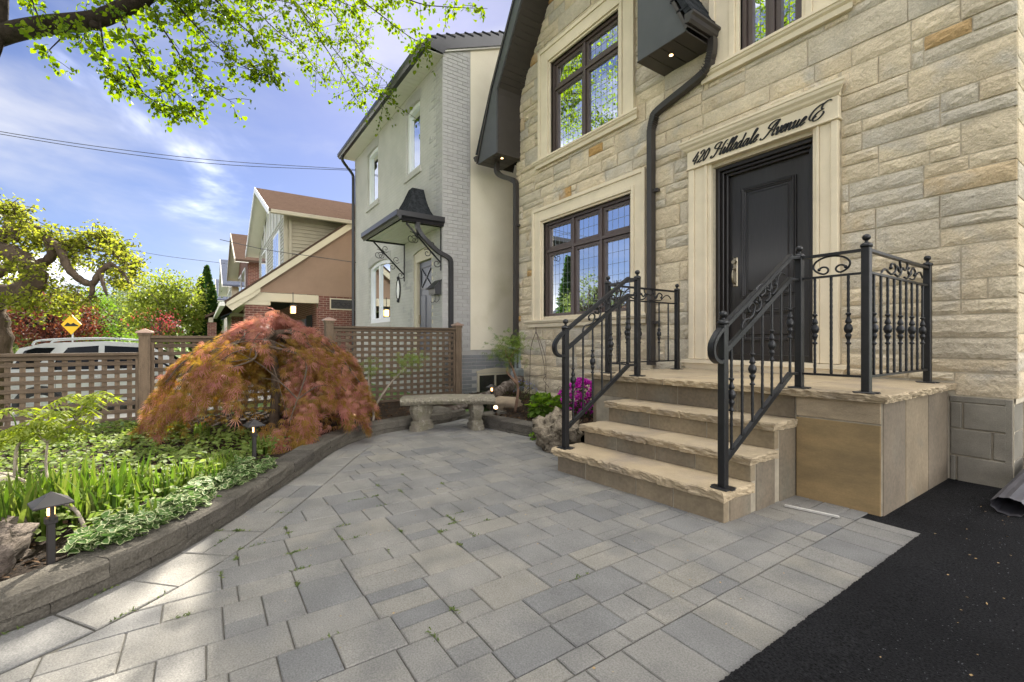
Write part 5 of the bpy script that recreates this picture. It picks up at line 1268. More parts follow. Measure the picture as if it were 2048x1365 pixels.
# hood over the door
hood = link('door_hood', None, gh, Vector((-9, YG, 3.3))-wpos(gh)); hx0, hx1, hy, hz = -10.03, -7.98, 2.96, 3.29
for i in range(9): obj('hood_soffit_board', MB().box(hx0+.03, hx1-.03, hy+.04+(YG-hy-.05)*i/9+.003, hy+.04+(YG-hy-.05)*(i+1)/9-.003, hz, hz+.012, .003), 'white_vinyl', hood, origin=(hx0, hy, hz))
gprof = [(0, 0), (.03, -.02), (.06, .03), (.09, .06), (.09, .15), (0, .15)]
mb = MB().prism([(hy-a, hz+b) for a, b in gprof], 0, hx0-.09, hx1+.09); obj('hood_gutter', mb, 'gutter_black', hood)
obj('hood_gutter', MB().prism([(hx1+a, hz+b) for a, b in gprof], 1, hy, YG), 'gutter_black', hood); obj('hood_gutter', MB().prism([(hx0-a, hz+b) for a, b in gprof], 1, hy, YG), 'gutter_black', hood)
mb = MB(); pk = []; n = 8
ring = lambda t: (hx0+.0+(1.0-.08)*t, hx1-(1.0-.08)*t, hy+(YG-.25-hy)*t, hz+.15+.85*(t**2.1*.75+.25*t*t))
rows = []
for i in range(n+1):
    a, b, c, zz = ring(i/n); zz = hz+.15+.80*(.25*(i/n)+.75*(i/n)**3); rows.append([(a, YG, zz), (a, c, zz), (b, c, zz), (b, YG, zz)])
vs = sum(rows, []); mb._add(vs, [(i*4+k, i*4+k+1, i*4+k+5, i*4+k+4) for i in range(n) for k in range(3)]+[(n*4, n*4+1, n*4+2, n*4+3)]); obj('hood_roof', mb, 'shingle_black', hood)
obj('hood_lamp', MB().tube([(-9.0, 3.4, hz-.006), (-9.0, 3.4, hz+.004)], .09, 16), 'white_vinyl', hood)
for bx in (hx0+.06, hx1-.06):
    br = link('bracket', None, hood, Vector((bx, YG, hz-.7))-wpos(hood)); Fp = lambda a, b: Vector((bx, YG-a, hz-b))
    obj('bracket_bar', MB().bar(Fp(.02, .02), Fp(.02, .85), .02, .012, (1, 0, 0)).bar(Fp(.02, .70), Fp(.72, .03), .03, .018, (1, 0, 0)).bar(Fp(.0, .012), Fp(.8, .012), .02, .012, (1, 0, 0)), 'iron', br)
    sc_ = MB()
    for s, t in ((.25, .44), (.5, .22)):
        for k in (-1, 1):
            c = Fp(s+.05*k, t+.085*k+.02); sc_.tube(spiral(c, .085, .018, (0 if k > 0 else math.pi)+.7, 1.3, (0, -1, 0), (0, 0, 1), 18), .007, 5)
    sc_.tube(spiral(Fp(.62, .30), .12, .02, 1.4, 1.25, (0, -1, 0), (0, 0, 1), 18), .007, 5); sc_.tube(spiral(Fp(.10, .72), .09, .02, 2.4, 1.25, (0, -1, 0), (0, 0, 1), 18), .007, 5)
    obj('bracket_scroll', sc_, 'iron', br)
obj('hood_downspout', MB().rect_tube(smoothp([(hx1-.0, 3.30, hz), (hx1+.0, 3.31, hz-.12), (hx1+.02, 3.42, hz-.28), (hx1+.03, YG-.13, hz-.50), (XG+.06, YG+.12, hz-.62), (XG+.06, YG+.15, hz-.80)], 5)+[(XG+.06, YG+.15, .2)], .075, .075, (1, 0, 0)), 'gutter_black', hood)
mbx = thing('mailbox', 'black metal wall mailbox with sloped lid beside the blue door', 'mailbox', (-8.15, YG, 2.0))
obj('box', MB().prism([(YG-.01, 1.98), (YG-.13, 1.98), (YG-.15, 2.12), (YG-.01, 2.26)], 0, -8.34, -8.04), 'gutter_black', mbx); obj('lid', MB().prism([(YG-.005, 2.275), (YG-.19, 2.10), (YG-.18, 2.085), (YG-.005, 2.25)], 0, -8.36, -8.02), 'gutter_black', mbx)
obj('paper_hook', MB().tube(smoothp([(-8.28, YG-.03, 1.98), (-8.28, YG-.03, 1.88), (-8.28, YG-.09, 1.83), (-8.28, YG-.12, 1.87)], 4), .006, 5).tube(smoothp([(-8.1, YG-.03, 1.98), (-8.1, YG-.03, 1.88), (-8.1, YG-.09, 1.83), (-8.1, YG-.12, 1.87)], 4), .006, 5), 'gutter_black', mbx)
pl = thing('wall_plaque', 'oval white plaque in a black frame beside the door hood', 'plaque', (-10.35, YG, 2.28))
oval = lambda r, k=28: [(-10.35+.115*r*math.cos(2*math.pi*i/k), 2.29+.24*r*math.sin(2*math.pi*i/k)) for i in range(k)]
obj('plate', MB().prism(oval(.88), 1, YG-.024, YG-.004), 'oval_white', pl); q = [(x, YG-.02, z) for x, z in oval(1)]; obj('rim', MB().tube(q+[q[0]], .016, 6).sphere((-10.35, YG-.02, 2.56), .04, 8, 6).sphere((-10.35, YG-.02, 2.02), .04, 8, 6), 'gutter_black', pl)
# drain elbow low in the alley
tag(obj('vent_elbow', MB().tube(smoothp([(-7.35, 5.05, .35), (-7.35, 5.05, .95), (-7.33, 5.0, 1.12), (-7.2, 4.98, 1.2), (-7.05, 4.98, 1.2)], 5), .055, 10), 'gutter_black', None, True), 'black curved pipe in the gap between the two houses', 'pipe')
# ================================================================ GARDEN
def norm3(n, rs): return rs.normal(size=(n, 3))
# ---- stone bench
bc = Vector((-5.06, 2.50, 0)); bx_ = Vector((SN, CS, 0)); bx_ = (bx_+Vector((-.10, .05, 0))).normalized(); by_ = Vector((bx_.y, -bx_.x, 0)) * 1.0   # by_ points to the patio
if by_.dot(-bc) < 0: by_ = -by_
bn = thing('stone_bench', 'weathered curved concrete garden bench with carved edge and scrolled legs', 'bench', bc)
def BP(s, t, z): return bc+bx_*s+by_*t+Vector((0, 0, z))
n = 34; vs = []; ST = .405
for i in range(n+1):
    s = -.56+1.12*i/n; cv = -.10*(1-(s/.56)**2)      # front edge drawn back in the middle
    j = .006*math.sin(i*2.1)
    for t, z in ((-.17, ST-.012), (-.15, ST), (.13, ST), (.165+j*.3, ST-.012), (.180+j, ST-.045), (.165, ST-.080), (.12, ST-.095), (-.14, ST-.095), (-.17, ST-.08)):
        e = 1 if 0 < i < n else .9
        vs.append(BP(s, t*e+cv+.05, z))
m = 9; fs = [(i*m+k, i*m+(k+1) % m, (i+1)*m+(k+1) % m, (i+1)*m+k) for i in range(n) for k in range(m)]+[tuple(range(m)), tuple(n*m+k for k in range(m-1, -1, -1))]
seat = obj('seat', MB()._add(vs, fs), 'bench_stone', bn)
for i in range(17):
    s = -.52+1.04*i/16; cv = -.10*(1-(s/.56)**2); p = BP(s, .182+cv+.05, ST-.045); obj('carved_egg', MB().sphere(p, .020, 8, 6, (1, 1, 1.1)), 'bench_stone', seat, True, origin=p)
for s, tw in ((-.33, 0), (.33, 0)):
    lg = link('leg', None, bn, (0, 0, 0)); mb = MB(); lv = []
    prof = [(0, .085, .17), (.055, .085, .17), (.06, .074, .15), (.10, .070, .15), (.115, .058, .11), (.15, .056, .13), (.20, .064, .155), (.26, .076, .17), (.295, .070, .15), (.315, .08, .16)]
    k = 20; ang = 1.1*(1 if s < 0 else -.35)
    ca, sa = math.cos(ang*.5), math.sin(ang*.5)
    for z, hw, hd in prof:
        for q in range(k):
            a = 2*math.pi*q/k; ex = abs(math.cos(a))**.45*math.copysign(1, math.cos(a)); ey = abs(math.sin(a))**.45*math.copysign(1, math.sin(a)); fl = 1+(.06 if (.06 < z < .31 and q % 2) else 0)
            u, w = hw*ex*fl, hd*ey*fl; lv.append(BP(s+u*ca-w*sa, w*ca+u*sa-.02, z))
    mb._add(lv, [(i*k+q, i*k+(q+1) % k, (i+1)*k+(q+1) % k, (i+1)*k+q) for i in range(len(prof)-1) for q in range(k)]+[tuple(range(k-1, -1, -1)), tuple((len(prof)-1)*k+q for q in range(k))])
    bpy.data.objects.remove(lg); lg = obj('leg', mb, 'bench_stone', bn)
# ---- logs, rocks
lgm = lambda p, q, r, sd: MB().tube([Vector(p).lerp(Vector(q), i/9)+Vector((.012*math.sin(i*1.7+sd), 0, .015*math.sin(i*2.3+sd))) for i in range(10)], [r*(1+.10*math.sin(i*1.9+sd)) for i in range(10)], 12)
tag(obj('log', lgm((-5.72, 2.85, .10), (-6.0, 3.55, .24), .06, 1), 'log_bark', None, True), 'rough bark log lying behind the stone bench', 'log')
tag(obj('log', lgm((-5.78, 3.45, .24), (-6.30, 4.45, .42), .085, 3), 'log_bark', None, True), 'thick barky log propped up towards the gas meter', 'log')
tag(obj('edging_rock', rblob((-5.75, 2.62, .08), (.28, .2, .10), 3, .2, flat=.4), 'kerb', None, True), 'low dark flat rock behind the bench legs', 'rock')
tag(obj('edging_rock', rblob((-5.75, 3.75, .13), (.3, .22, .11), 5, .2, flat=.4), 'sandstone', None, True), 'tan rock slab in the mulch behind the path light', 'rock')
tag(obj('holey_rock', rblob((-3.52, 2.95, .15), (.22, .20, .19), 9, .5, 34, 24, 2.4, .35), 'tufa', None, True), 'pitted cream and black tufa rock against the bottom steps', 'rock')
tag(obj('boulder', rblob((-3.03, -.93, .10), (.25, .25, .15), 4, .38, 40, 28, 1.9, .55), 'rock', None, True), 'brown layered boulder at the near corner of the flower bed', 'rock')
tag(obj('edging_rock', rblob((-4.35, -1.15, .12), (.16, .12, .08), 14, .25, flat=.3), 'bench_stone', None, True), 'small pale weathered rock among the iris leaves', 'rock')
# ---- path lights
def pathlight(loc, rz_, label):
    t = thing('path_light', label, 'garden lamp', loc, 'bronze path lights in the beds'); t.rotation_euler = (0, 0, rz_); x, y, z = 0, 0, 0
    def o(nm, mb, m, p=t):
        q = link(nm, mesh(nm, mb, m), p); return q
    o('post', MB().box(-.013, .013, -.013, .013, -.1, .255, .002), 'lamp_bronze'); o('collar', MB().box(-.020, .020, -.020, .020, .235, .262, .002).box(-.03, .03, -.007, .007, .255, .27, .002).box(-.0295, -.018, -.007, .007, .25, .335, .001).box(.018, .0295, -.007, .007, .25, .335, .001), 'lamp_bronze')
    o('lamp_glass', MB().tube([(0, 0, .270), (0, 0, .315)], .013, 10), 'lamp_glow')
    c = .064; o('roof', MB()._add([(-c, -c, .318), (c, -c, .318), (c, c, .318), (-c, c, .318), (-c, -c, .324), (c, -c, .324), (c, c, .324), (-c, c, .324), (0, 0, .372)], [(3, 2, 1, 0), (0, 1, 5, 4), (1, 2, 6, 5), (2, 3, 7, 6), (3, 0, 4, 7), (4, 5, 8), (5, 6, 8), (6, 7, 8), (7, 4, 8)]), 'lamp_bronze')
pathlight((-2.76, -.545, .055), .35, 'bronze path light with pyramid cap nearest the camera, beside the boulder')
pathlight((-4.10, .335, .095), .2, 'lit bronze path light under the red weeping maple')
pathlight((-5.40, 3.33, .115), .5, 'small lit bronze path light at the right end of the bench')
pathlight((-3.62, 3.62, .13), .1, 'lit path light half hidden behind the pink azalea')
def spot(loc, aim, label):
    t = thing('spotlight', label, 'spotlight', loc, 'garden spotlights'); a = Vector(aim).normalized(); p = Vector((0, 0, .07))
    link('stake', mesh('stake', MB().tube([(0, 0, -.1), (0, 0, .06)], .008, 6), 'gutter_black'), t); link('barrel', mesh('barrel', MB().tube([p-a*.045, p+a*.045], .030, 12, False).tube([p-a*.045, p-a*.04], .030, 12), 'gutter_black'), t); link('lens', mesh('lens', MB().tube([p+a*.032, p+a*.038], .027, 12), 'spot_glow'), t)
spot((-5.13, 3.22, .11), (.75, -.35, .6), 'lit black spotlight in the mulch in front of the young maple')
spot((-5.62, 1.52, .09), (.6, -.5, .6), 'lit black spotlight low under the right side of the weeping maple')

# ---- weeping lace-leaf maple
mc = Vector((-5.80, .66, .10)); rs = np.random.RandomState(21)
mt = thing('japanese_maple', 'weeping red lace-leaf Japanese maple with an umbrella crown', 'tree', mc)
trk = smoothp([mc+Vector(p) for p in ((0, 0, -.1), (.01, .02, .25), (-.02, .03, .55), (.02, .0, .8), (0, -.02, 1.0), (-.06, -.05, 1.12))], 4)
obj('trunk', MB().tube(trk, [.055-.022*i/(len(trk)-1) for i in range(len(trk))], 10), 'bark', mt, True)
bm_ = MB(); P = []; D = []; Sz = []; Pi = []; Di = []
def dome(a, f):
    """point on the umbrella: a = azimuth, f = 0 crown .. 1 hem"""
    lobe = 1.0+.10*math.sin(3*a+1.0)+.07*math.sin(7*a+2); r = 1.03*lobe*min(1, f*1.10)
    z = 1.40-.56*r-.08*r**3-max(0, r-.85)*.9-max(0, f-.9)*2.6*(.7+.4*math.sin(5*a)); return mc+Vector((math.cos(a)*r, math.sin(a)*r, max(.02, z-.10)))
for k in range(13):
    a = 2*math.pi*(k+R.uniform(-.3, .3))/13; s0 = trk[-1-R.randrange(0, 5)]
    q = smoothp([s0, dome(a, .18)+Vector((R.gauss(0, .06), R.gauss(0, .06), -.10)), dome(a+R.gauss(0, .2), .42)-Vector((0, 0, .07)), dome(a+R.gauss(0, .15), .68)-Vector((0, 0, .03)), dome(a+R.gauss(0, .1), .9)], 6)
    bm_.tube(q, [.030*(1-i/len(q))**1.2+.004 for i in range(len(q))], 7, False)
    for j in range(5):
        p = q[R.randrange(6, len(q)-2)]; a2 = a+R.gauss(0, .5); e = dome(a2, min(1, .5+.5*R.random())); bm_.tube(smoothp([p, p.lerp(e, .5)+Vector((0, 0, .06)), e], 4), [.007-.0006*i for i in range(9)], 5, False)
for k in range(185):      # layered sprays, each a drooping tier of cut leaves
    f = R.random()**.55; a = R.uniform(0, 6.283); c = dome(a, f); out = Vector((math.cos(a), math.sin(a), 0)); low = f > .58
    to_cam = math.cos(a-math.atan2(-mc.y, -mc.x)); ctr = abs(math.sin(a-math.atan2(-mc.y, -mc.x)))
    if to_cam > .3 and .34 < f < .97 and R.random() < (.62 if abs(math.sin(a-math.atan2(-mc.y, -mc.x))) < .45 else .32): continue
    side_ = Vector((-out.y, out.x, 0)); L_ = R.uniform(.16, .30); w_ = R.uniform(.09, .16); tw_ = R.gauss(0, .35)
    ax = (out*math.cos(tw_)+side_*math.sin(tw_)); sx = Vector((-ax.y, ax.x, 0))
    for _ in range(int(R.uniform(55, 95))):
        u = R.random(); v = R.gauss(0, .5); q = c+ax*(L_*(u-.35))+sx*(w_*v*(1.1-u))+Vector((0, 0, -.16*u*u*(1.6 if low else 1)+R.gauss(.01, .028)))
        dv2 = ax*R.uniform(.5, 1.1)+sx*(v*.9+R.gauss(0, .25))+Vector((0, 0, -.35-.5*f))
        if f > .42 and R.random() < .62: Pi.append(q); Di.append(dv2)
        else: P.append(q); D.append(dv2); Sz.append(R.uniform(.05, .12))
for _ in range(4200):     # thin inner leaves
    a = R.uniform(0, 6.283); a = a if math.cos(a-math.atan2(-mc.y, -mc.x)) < .2 else R.uniform(0, 6.283); f = R.uniform(.35, 1); c = dome(a, f); Pi.append(Vector((mc.x+(c.x-mc.x)*.93, mc.y+(c.y-mc.y)*.93, max(.12, c.z-R.random()**1.3*.55)))); Di.append(Vector((R.gauss(0, .7), R.gauss(0, .7), -.6)))
# right-hand skirt sweeping down to the wall
for k in range(9):
    s = Vector((R.uniform(-5.4, -4.9), R.uniform(.75, 1.45), R.uniform(.6, .95))); e = Vector((s.x+R.uniform(.0, .3), s.y+R.uniform(-.05, .15), R.uniform(.06, .4))); 
    for _ in range(70):
        t = R.random(); q = s.lerp(e, t)+Vector((R.gauss(0, .06), R.gauss(0, .06), R.gauss(0, .05))); P.append(q); D.append(Vector((.5+R.gauss(0, .4), R.gauss(0, .5), -.9))); Sz.append(R.uniform(.055, .095))
obj('branches', bm_, 'bark', mt, True)
leaves('crown', np.array([tuple(p) for p in P]), np.array([tuple(p) for p in D]), np.array(Sz), 'lf_maple', mt, 'lace', .8, rs)
leaves('inner_foliage', np.array([tuple(p) for p in Pi]), np.array([tuple(p) for p in Di]), .085, 'lf_maple_in', mt, 'lace', 1.0, rs)

# ---- young sumac-like shrub with pinnate leaves
rs = np.random.RandomState(8)
b0 = onZ(172, 1062, .08)
sm = thing('sumac_shrub', 'young shrub with crooked grey stems and bright yellow-green feathery leaves', 'shrub', b0)
d0 = 2.55
st = [[(172, 1062, 2.30), (150, 1020, 2.35), (105, 985, 2.42), (92, 935, 2.5), (95, 885, 2.55)], [(95, 885, 2.55), (78, 868, 2.58), (70, 840, 2.6)], [(95, 885, 2.55), (125, 865, 2.55), (155, 835, 2.55), (165, 812, 2.55)], [(150, 1020, 2.35), (90, 985, 2.5), (30, 955, 2.65), (-30, 940, 2.8)], [(30, 955, 2.65), (33, 900, 2.7), (50, 880, 2.7), (75, 865, 2.7)]]
mb = MB(); W3 = []
for s in st:
    q = smoothp([atD(*p) for p in s], 5); mb.tube(q, [.010-.005*i/len(q) for i in range(len(q))], 7)
obj('stem', mb, 'bark_grey', sm, True); P = []; D = []; U = []
tips = [(70, 840, 2.6), (165, 812, 2.55), (95, 880, 2.5), (125, 862, 2.55), (60, 872, 2.7), (45, 885, 2.7), (150, 838, 2.5), (25, 890, 2.65)]
stk = MB()
for tp in tips:
    c = atD(*tp)
    for k in range(8):
        a = R.uniform(0, 6.28); L_ = R.uniform(.12, .22); dv_ = Vector((math.cos(a), math.sin(a), R.uniform(.25, .6))); e = c+dv_*L_; q = smoothp([c, c+dv_*L_*.5+Vector((0, 0, .02)), c+Vector((dv_.x, dv_.y, dv_.z*.3))*L_], 5); stk.tube(q, .0022, 4, False)
        for i, p in enumerate(q[2:]):
            tdir = (q[min(i+3, len(q)-1)]-q[i+1]).normalized(); sd = tdir.cross(Vector((0, 0, 1))).normalized()
            for sg in (-1, 1): P.append(p); D.append(sd*sg+tdir*.35+Vector((0, 0, -.25)))
        P.append(q[-1]); D.append(dv_)
obj('leaf_stalks', stk, 'lf_sumac', sm); leaves('foliage', np.array([tuple(p) for p in P]), np.array([tuple(p) for p in D]), np.array([R.uniform(.04, .06) for _ in P]), 'lf_sumac', sm, 'leaflet', .35, rs)

# ---- strap-leaved clumps
def clump(u, v, z, n, h, rad, label, w=.011, name='iris_clump', m='lf_iris', lean=.35):
    p = onZ(u, v, z); rs = np.random.RandomState(int(u*3+v)); a = rs.rand(n)*6.283; r = np.sqrt(rs.rand(n))*rad
    t = tag(link(name, None, None, p), label, 'plant', 'strap-leaved clumps in the flower bed')
    blades('leaf_blades', np.stack([p.x+r*np.cos(a), p.y+r*np.sin(a), np.full(n, p.z-.03)], 1), h, m, t, w, lean, rs)
clump(20, 1085, .08, 46, .40, .16, 'sunlit iris clump at the left edge behind the boulder', .012)
clump(70, 1065, .08, 46, .38, .13, 'backlit iris clump between the boulder and the front path light', .012)
clump(165, 1050, .08, 50, .36, .15, 'bright iris clump right behind the front path light', .012)
clump(215, 1040, .08, 30, .32, .10, 'iris clump just right of the front path light', .011)
clump(275, 1060, .09, 26, .20, .08, 'low iris fan at the edge of the variegated leaves', .011)
clump(245, 1000, .09, 44, .30, .15, 'iris clump behind the front path light, deeper in the bed', .010)
clump(130, 1020, .08, 50, .34, .16, 'tall iris clump at the foot of the yellow-green shrub', .011)
clump(300, 1005, .09, 44, .27, .14, 'iris clump in the middle of the bed in half shade', .009)
clump(350, 985, .09, 40, .25, .14, 'iris clump left of the dense grassy tuft', .008)
clump(408, 972, .09, 150, .22, .13, 'dense grassy daylily tuft in front of the maple', .006, 'grass_tuft', lean=.5)
clump(455, 945, .10, 110, .20, .12, 'grassy tuft left of the lit path light', .006, 'grass_tuft', lean=.5)
clump(525, 905, .10, 40, .20, .10, 'strap-leaved plant right of the lit path light', .008, 'grass_tuft', lean=.5)
clump(350, 868, .09, 16, .20, .10, 'broad-leaved tulip foliage under the left of the maple', .020, 'tulip_plant', lean=.3)
clump(400, 872, .09, 16, .18, .10, 'broad-leaved tulip foliage below the maple trunk', .020, 'tulip_plant', lean=.3)
clump(262, 872, .05, 30, .16, .12, 'green leafy plant at the foot of the middle fence post', .012, 'leafy_plant')
clump(690, 862, .10, 18, .18, .06, 'small strap-leaved plant near the right side spotlight', .007, 'grass_tuft', lean=.8)
clump(830, 828, .10, 20, .15, .05, 'green tuft of leaves behind the left end of the bench', .008, 'grass_tuft')
# ---- ground cover
rs = np.random.RandomState(31)
def scatter(n, test, zf):
    o = []
    while len(o) < n:
        x, y = rs.uniform(-7.3, -2.5), rs.uniform(-3, 1.2)
        if test(x, y): o.append((x, y, zf(x, y)))
    return np.array(o)
def dk(x, y): return min((x-a)**2+(y-b)**2 for a, b in K2[::2])**.5
def side(x, y):      # True inside the bed
    j = min(range(1, len(K2)-1), key=lambda i: (x-K2[i][0])**2+(y-K2[i][1])**2); a, b = K2[j-1], K2[j+1]
    return (b[0]-a[0])*(y-a[1])-(b[1]-a[1])*(x-a[0]) > 0
def t1(x, y):
    if not side(x, y) or dk(x, y) < .30: return False
    c = onZ(285, 930, .1); k = ((x-c.x)/1.5)**2+((y-c.y)/1.0)**2
    return k < 1+.5*mn.noise(Vector((x*2, y*2, 0))) or (y < -.25 and x < -3.0 and mn.noise(Vector((x*3, y*3, 4))) > -.35)
P = scatter(10500, t1, lambda x, y: bz(x, y)+.03+.09*rs.rand()*(1+mn.noise(Vector((x*3, y*3, 2)))))
o = leaves('ground_cover', P, norm3(len(P), rs)*[1, 1, .3]+[0, 0, .15], rs.uniform(.028, .055, len(P)), 'lf_cover', None, 'oval', .6, rs); o['kind'] = 'stuff'
def t2(x, y): return side(x, y) and .10 < dk(x, y) < .36+.06*mn.noise(Vector((x*5, y*5, 0))) and -3.95 < x < -2.75 and y > -.5 and mn.noise(Vector((x*6, y*6, 9))) > -.35
P = scatter(2100, t2, lambda x, y: .12+.07*rs.rand()+.03*mn.noise(Vector((x*7, y*7, 0))))
o = leaves('variegated_ground_cover', P, norm3(len(P), rs)*[1, 1, .25]+[.25, .1, -.05], rs.uniform(.030, .055, len(P)), 'lf_varieg', None, 'oval', .45, rs, ('rim', 'lf_cream', 'leaf_rims')); o['kind'] = 'stuff'
for ch in o.children: ch['kind'] = 'stuff'
# black tulip
q = [atD(*p) for p in ((40, 905, 2.75), (36, 870, 2.75), (28, 838, 2.75), (18, 825, 2.75))]
tu = thing('tulip', 'single dark purple tulip leaning left above the shrub leaves', 'flower', q[0])
q0 = Vector((q[0].x, q[0].y, .08)); obj('stem', MB().tube(smoothp([q0]+q, 4), .004, 6), 'lf_iris', tu); dirv = (q[-1]-q[-2]).normalized()
P = np.array([tuple(q[-1])]*6); D = np.array([tuple(dirv+Vector((R.gauss(0, .35), R.gauss(0, .35), R.gauss(0, .35)))) for _ in range(6)]); leaves('petals', P, D, .04, 'petal_black', tu, 'oval')

# ---- side bed by the steps
def bush(name, label, cat, c, r, n, size, m, shape='oval', stems=8, flowers=None, seed=1, roll=.7, sm_='bark'):
    rs = np.random.RandomState(seed); t = thing(name, label, cat, (c[0], c[1], c[2]-r[2]*.9)); base_ = Vector((c[0], c[1], c[2]-r[2]*1.0)); mb = MB()
    for k in range(stems):
        v = unit(rs.normal(size=3)); v[2] = abs(v[2])*.8+.2; e = Vector(c)+Vector(v*np.array(r)*.8); mb.tube(smoothp([base_, base_.lerp(e, .5)+Vector((0, 0, .03)), e], 3), [.007]*4+[.004]*3, 5, False)
    obj('stems', mb, sm_, t)
    v = unit(rs.normal(size=(n, 3))); k = (.55+.5*rs.rand(n)); bump_ = np.array([1+.3*mn.noise(Vector(q*2.2)+Vector((seed, 0, 0))) for q in v]); P = np.array(c)+v*np.array(r)*(k*bump_)[:, None]
    leaves('foliage', P, v+rs.normal(size=(n, 3))*.6, size*(.7+.6*rs.rand(n)), m, t, shape, roll, rs)
    if flowers:
        fn, fs_, fm, low = flowers; v = unit(rs.normal(size=(fn, 3))); v = v[v[:, 2] > low]; P = np.array(c)+v*np.array(r)*(1.0+.14*rs.rand(len(v)))[:, None]
        P = np.repeat(P, 5, 0); leaves('flowers', P, np.repeat(v, 5, 0)+rs.normal(size=P.shape)*.9, fs_, fm, t, 'oval', .8, rs)
    return t
pa = onZ(1090, 838, .1); bush('brunnera', 'round green heart-leaved plant beside the pink azalea', 'plant', (pa.x, pa.y, .24), (.20, .20, .15), 330, .075, 'lf_bright', 'heart', 6, None, 3, .35)
pa = onZ(1150, 838, .1); bush('azalea', 'azalea shrub covered in magenta pink flowers beside the steps', 'shrub', (pa.x, pa.y+.1, .34), (.24, .24, .22), 320, .032, 'lf_deep', 'oval', 8, (330, .042, 'petal_pink', -.6), 5)
pa = onZ(1075, 800, .1); bush('forget_me_not', 'wispy plant with small pale blue flowers against the stone wall', 'flower', (pa.x, pa.y-.35, .26), (.34, .22, .16), 520, .035, 'lf_far', 'narrow', 10, (110, .012, 'petal_blue', .1), 8)
pa = onZ(1075, 872, .02); bush('weed', 'tiny green weed at the foot of the block edging', 'plant', (-3.98, 3.0, .04), (.05, .04, .04), 40, .03, 'lf_bright', 'oval', 3, None, 12)
def sapling(name, label, stems, tufts, m, leaf, n, seed, sm_='bark_warm', r0=.02, shape='lace', spread=.10):
    rs = np.random.RandomState(seed); p0 = stems[0][0]; t = thing(name, label, 'shrub', p0); mb = MB()
    for s in stems:
        q = smoothp(s, 5); mb.tube(q, [r0*(1-.55*i/len(q)) for i in range(len(q))], 7)
    obj('stem', mb, sm_, t, True); P = []; D = []
    for c, r, k in tufts:
        for _ in range(int(n*k)): P.append(tuple(Vector(c)+Vector(rs.normal(size=3)*r*np.array([1, 1, .7])))); D.append(tuple(rs.normal(size=3)*[.8, .8, .5]+[0, 0, -.15]))
    leaves('foliage', np.array(P), np.array(D), leaf*(.7+.6*rs.rand(len(P))), m, t, shape, .8, rs); return t
b = onZ(1030, 822, .12); d = -b.x*CS+b.y*SN; A = lambda u, v, dd=0: atD(u, v, d+dd)
sapling('young_maple', 'young maple with a slim reddish stem and feathery light green leaves by the gas meter', [[A(1030, 826), A(1036, 780), A(1028, 745), A(1018, 722), A(1010, 700)], [A(1034, 768), A(1022, 755), A(1014, 745), A(1016, 735)], [A(1018, 722), A(1028, 705), A(1040, 695)]],
        [(A(1010, 695), .13, 1.2), (A(1040, 690), .10, .9), (A(1022, 715), .10, .8), (A(1000, 712), .08, .6), (A(1018, 680), .09, .7)], 'lf_thread', .085, 80, 41, 'bark_warm', .022)
b = onZ(746, 842, .1); d = -b.x*CS+b.y*SN
sapling('young_shrub', 'thin bare shrub with leafy green tips in front of the lattice fence', [[A(746, 845), A(752, 812), A(775, 775), A(795, 752), A(812, 735)], [A(748, 830), A(740, 790), A(737, 760), A(738, 735)]], [(A(815, 725), .09, 1.0), (A(828, 718), .06, .5), (A(738, 735), .08, .8), (A(790, 748), .04, .3)], 'lf_thread', .07, 80, 43, 'bark_grey', .016)
# ---- gas meter
g0 = Vector((-6.62, FY-.25, .12)); gm = thing('gas_meter', 'grey gas meter with pipework on the corner of the stone house', 'meter', g0)
gm.location = g0
mx0 = g0
obj('meter_body', MB().box(g0.x-.11, g0.x+.11, g0.y-.10, g0.y+.08, .36, .60, .03).tube([(g0.x, g0.y-.02, .20), (g0.x, g0.y-.02, .40)], .13, 16), 'meter_grey', gm); obj('dial', MB().tube([(g0.x+.02, g0.y-.115, .50), (g0.x+.02, g0.y-.10, .50)], .06, 14), 'galv', gm)
obj('pipe', MB().tube([(g0.x-.06, g0.y, .58), (g0.x-.06, g0.y, .84), ], .022, 8).tube([(g0.x+.06, g0.y, .58), (g0.x+.06, g0.y, .92), (g0.x+.04, g0.y, .95), (g0.x-.30, g0.y, .95)], .022, 8), 'pipe_grey', gm)
obj('pipe_fitting', MB().sphere((g0.x+.06, g0.y, .94), .034, 8, 6).tube([(g0.x-.06, g0.y, .70), (g0.x-.06, g0.y, .76)], .032, 8).tube([(g0.x+.06, g0.y, .62), (g0.x+.06, g0.y, .67)], .034, 8).sphere((g0.x-.06, g0.y, .84), .032, 8, 6), 'pipe_grey', gm)
# ---- wire trellis
T = lambda u, v, yy=FY-.12: tuple(onY(u, v, yy))
tr = thing('wire_trellis', 'rusty thin wire garden trellis leaning against the stone wall', 'trellis', onY(1080, 790, FY-.12))
mb = MB(); mb.tube([T(1072, 655), T(1072, 668)], .010, 6)
for pts in ([(1072, 664), (1062, 695), (1060, 740), (1059, 790)], [(1072, 664), (1083, 690), (1091, 720), (1092, 755), (1091, 790)], [(1072, 664), (1080, 695), (1088, 730), (1090, 752)], [(1059, 752), (1075, 753), (1092, 750)], [(1092, 752), (1087, 760), (1092, 768), (1098, 776)]): mb.tube(smoothp([T(*p) for p in pts], 4), .005, 5)
obj('wire', mb, 'rust_wire', tr)
wr = MB()
for k in range(5): wr.tube(spiral((-5.0-.13*k, FY-.2, .30), .06, .06, 0, 1, (1, 0, 0), (0, 0, 1), 12), .004, 4)
tag(obj('border_hoops', wr, 'rust_wire'), 'row of small looped wire border edging in front of the wall', 'edging')
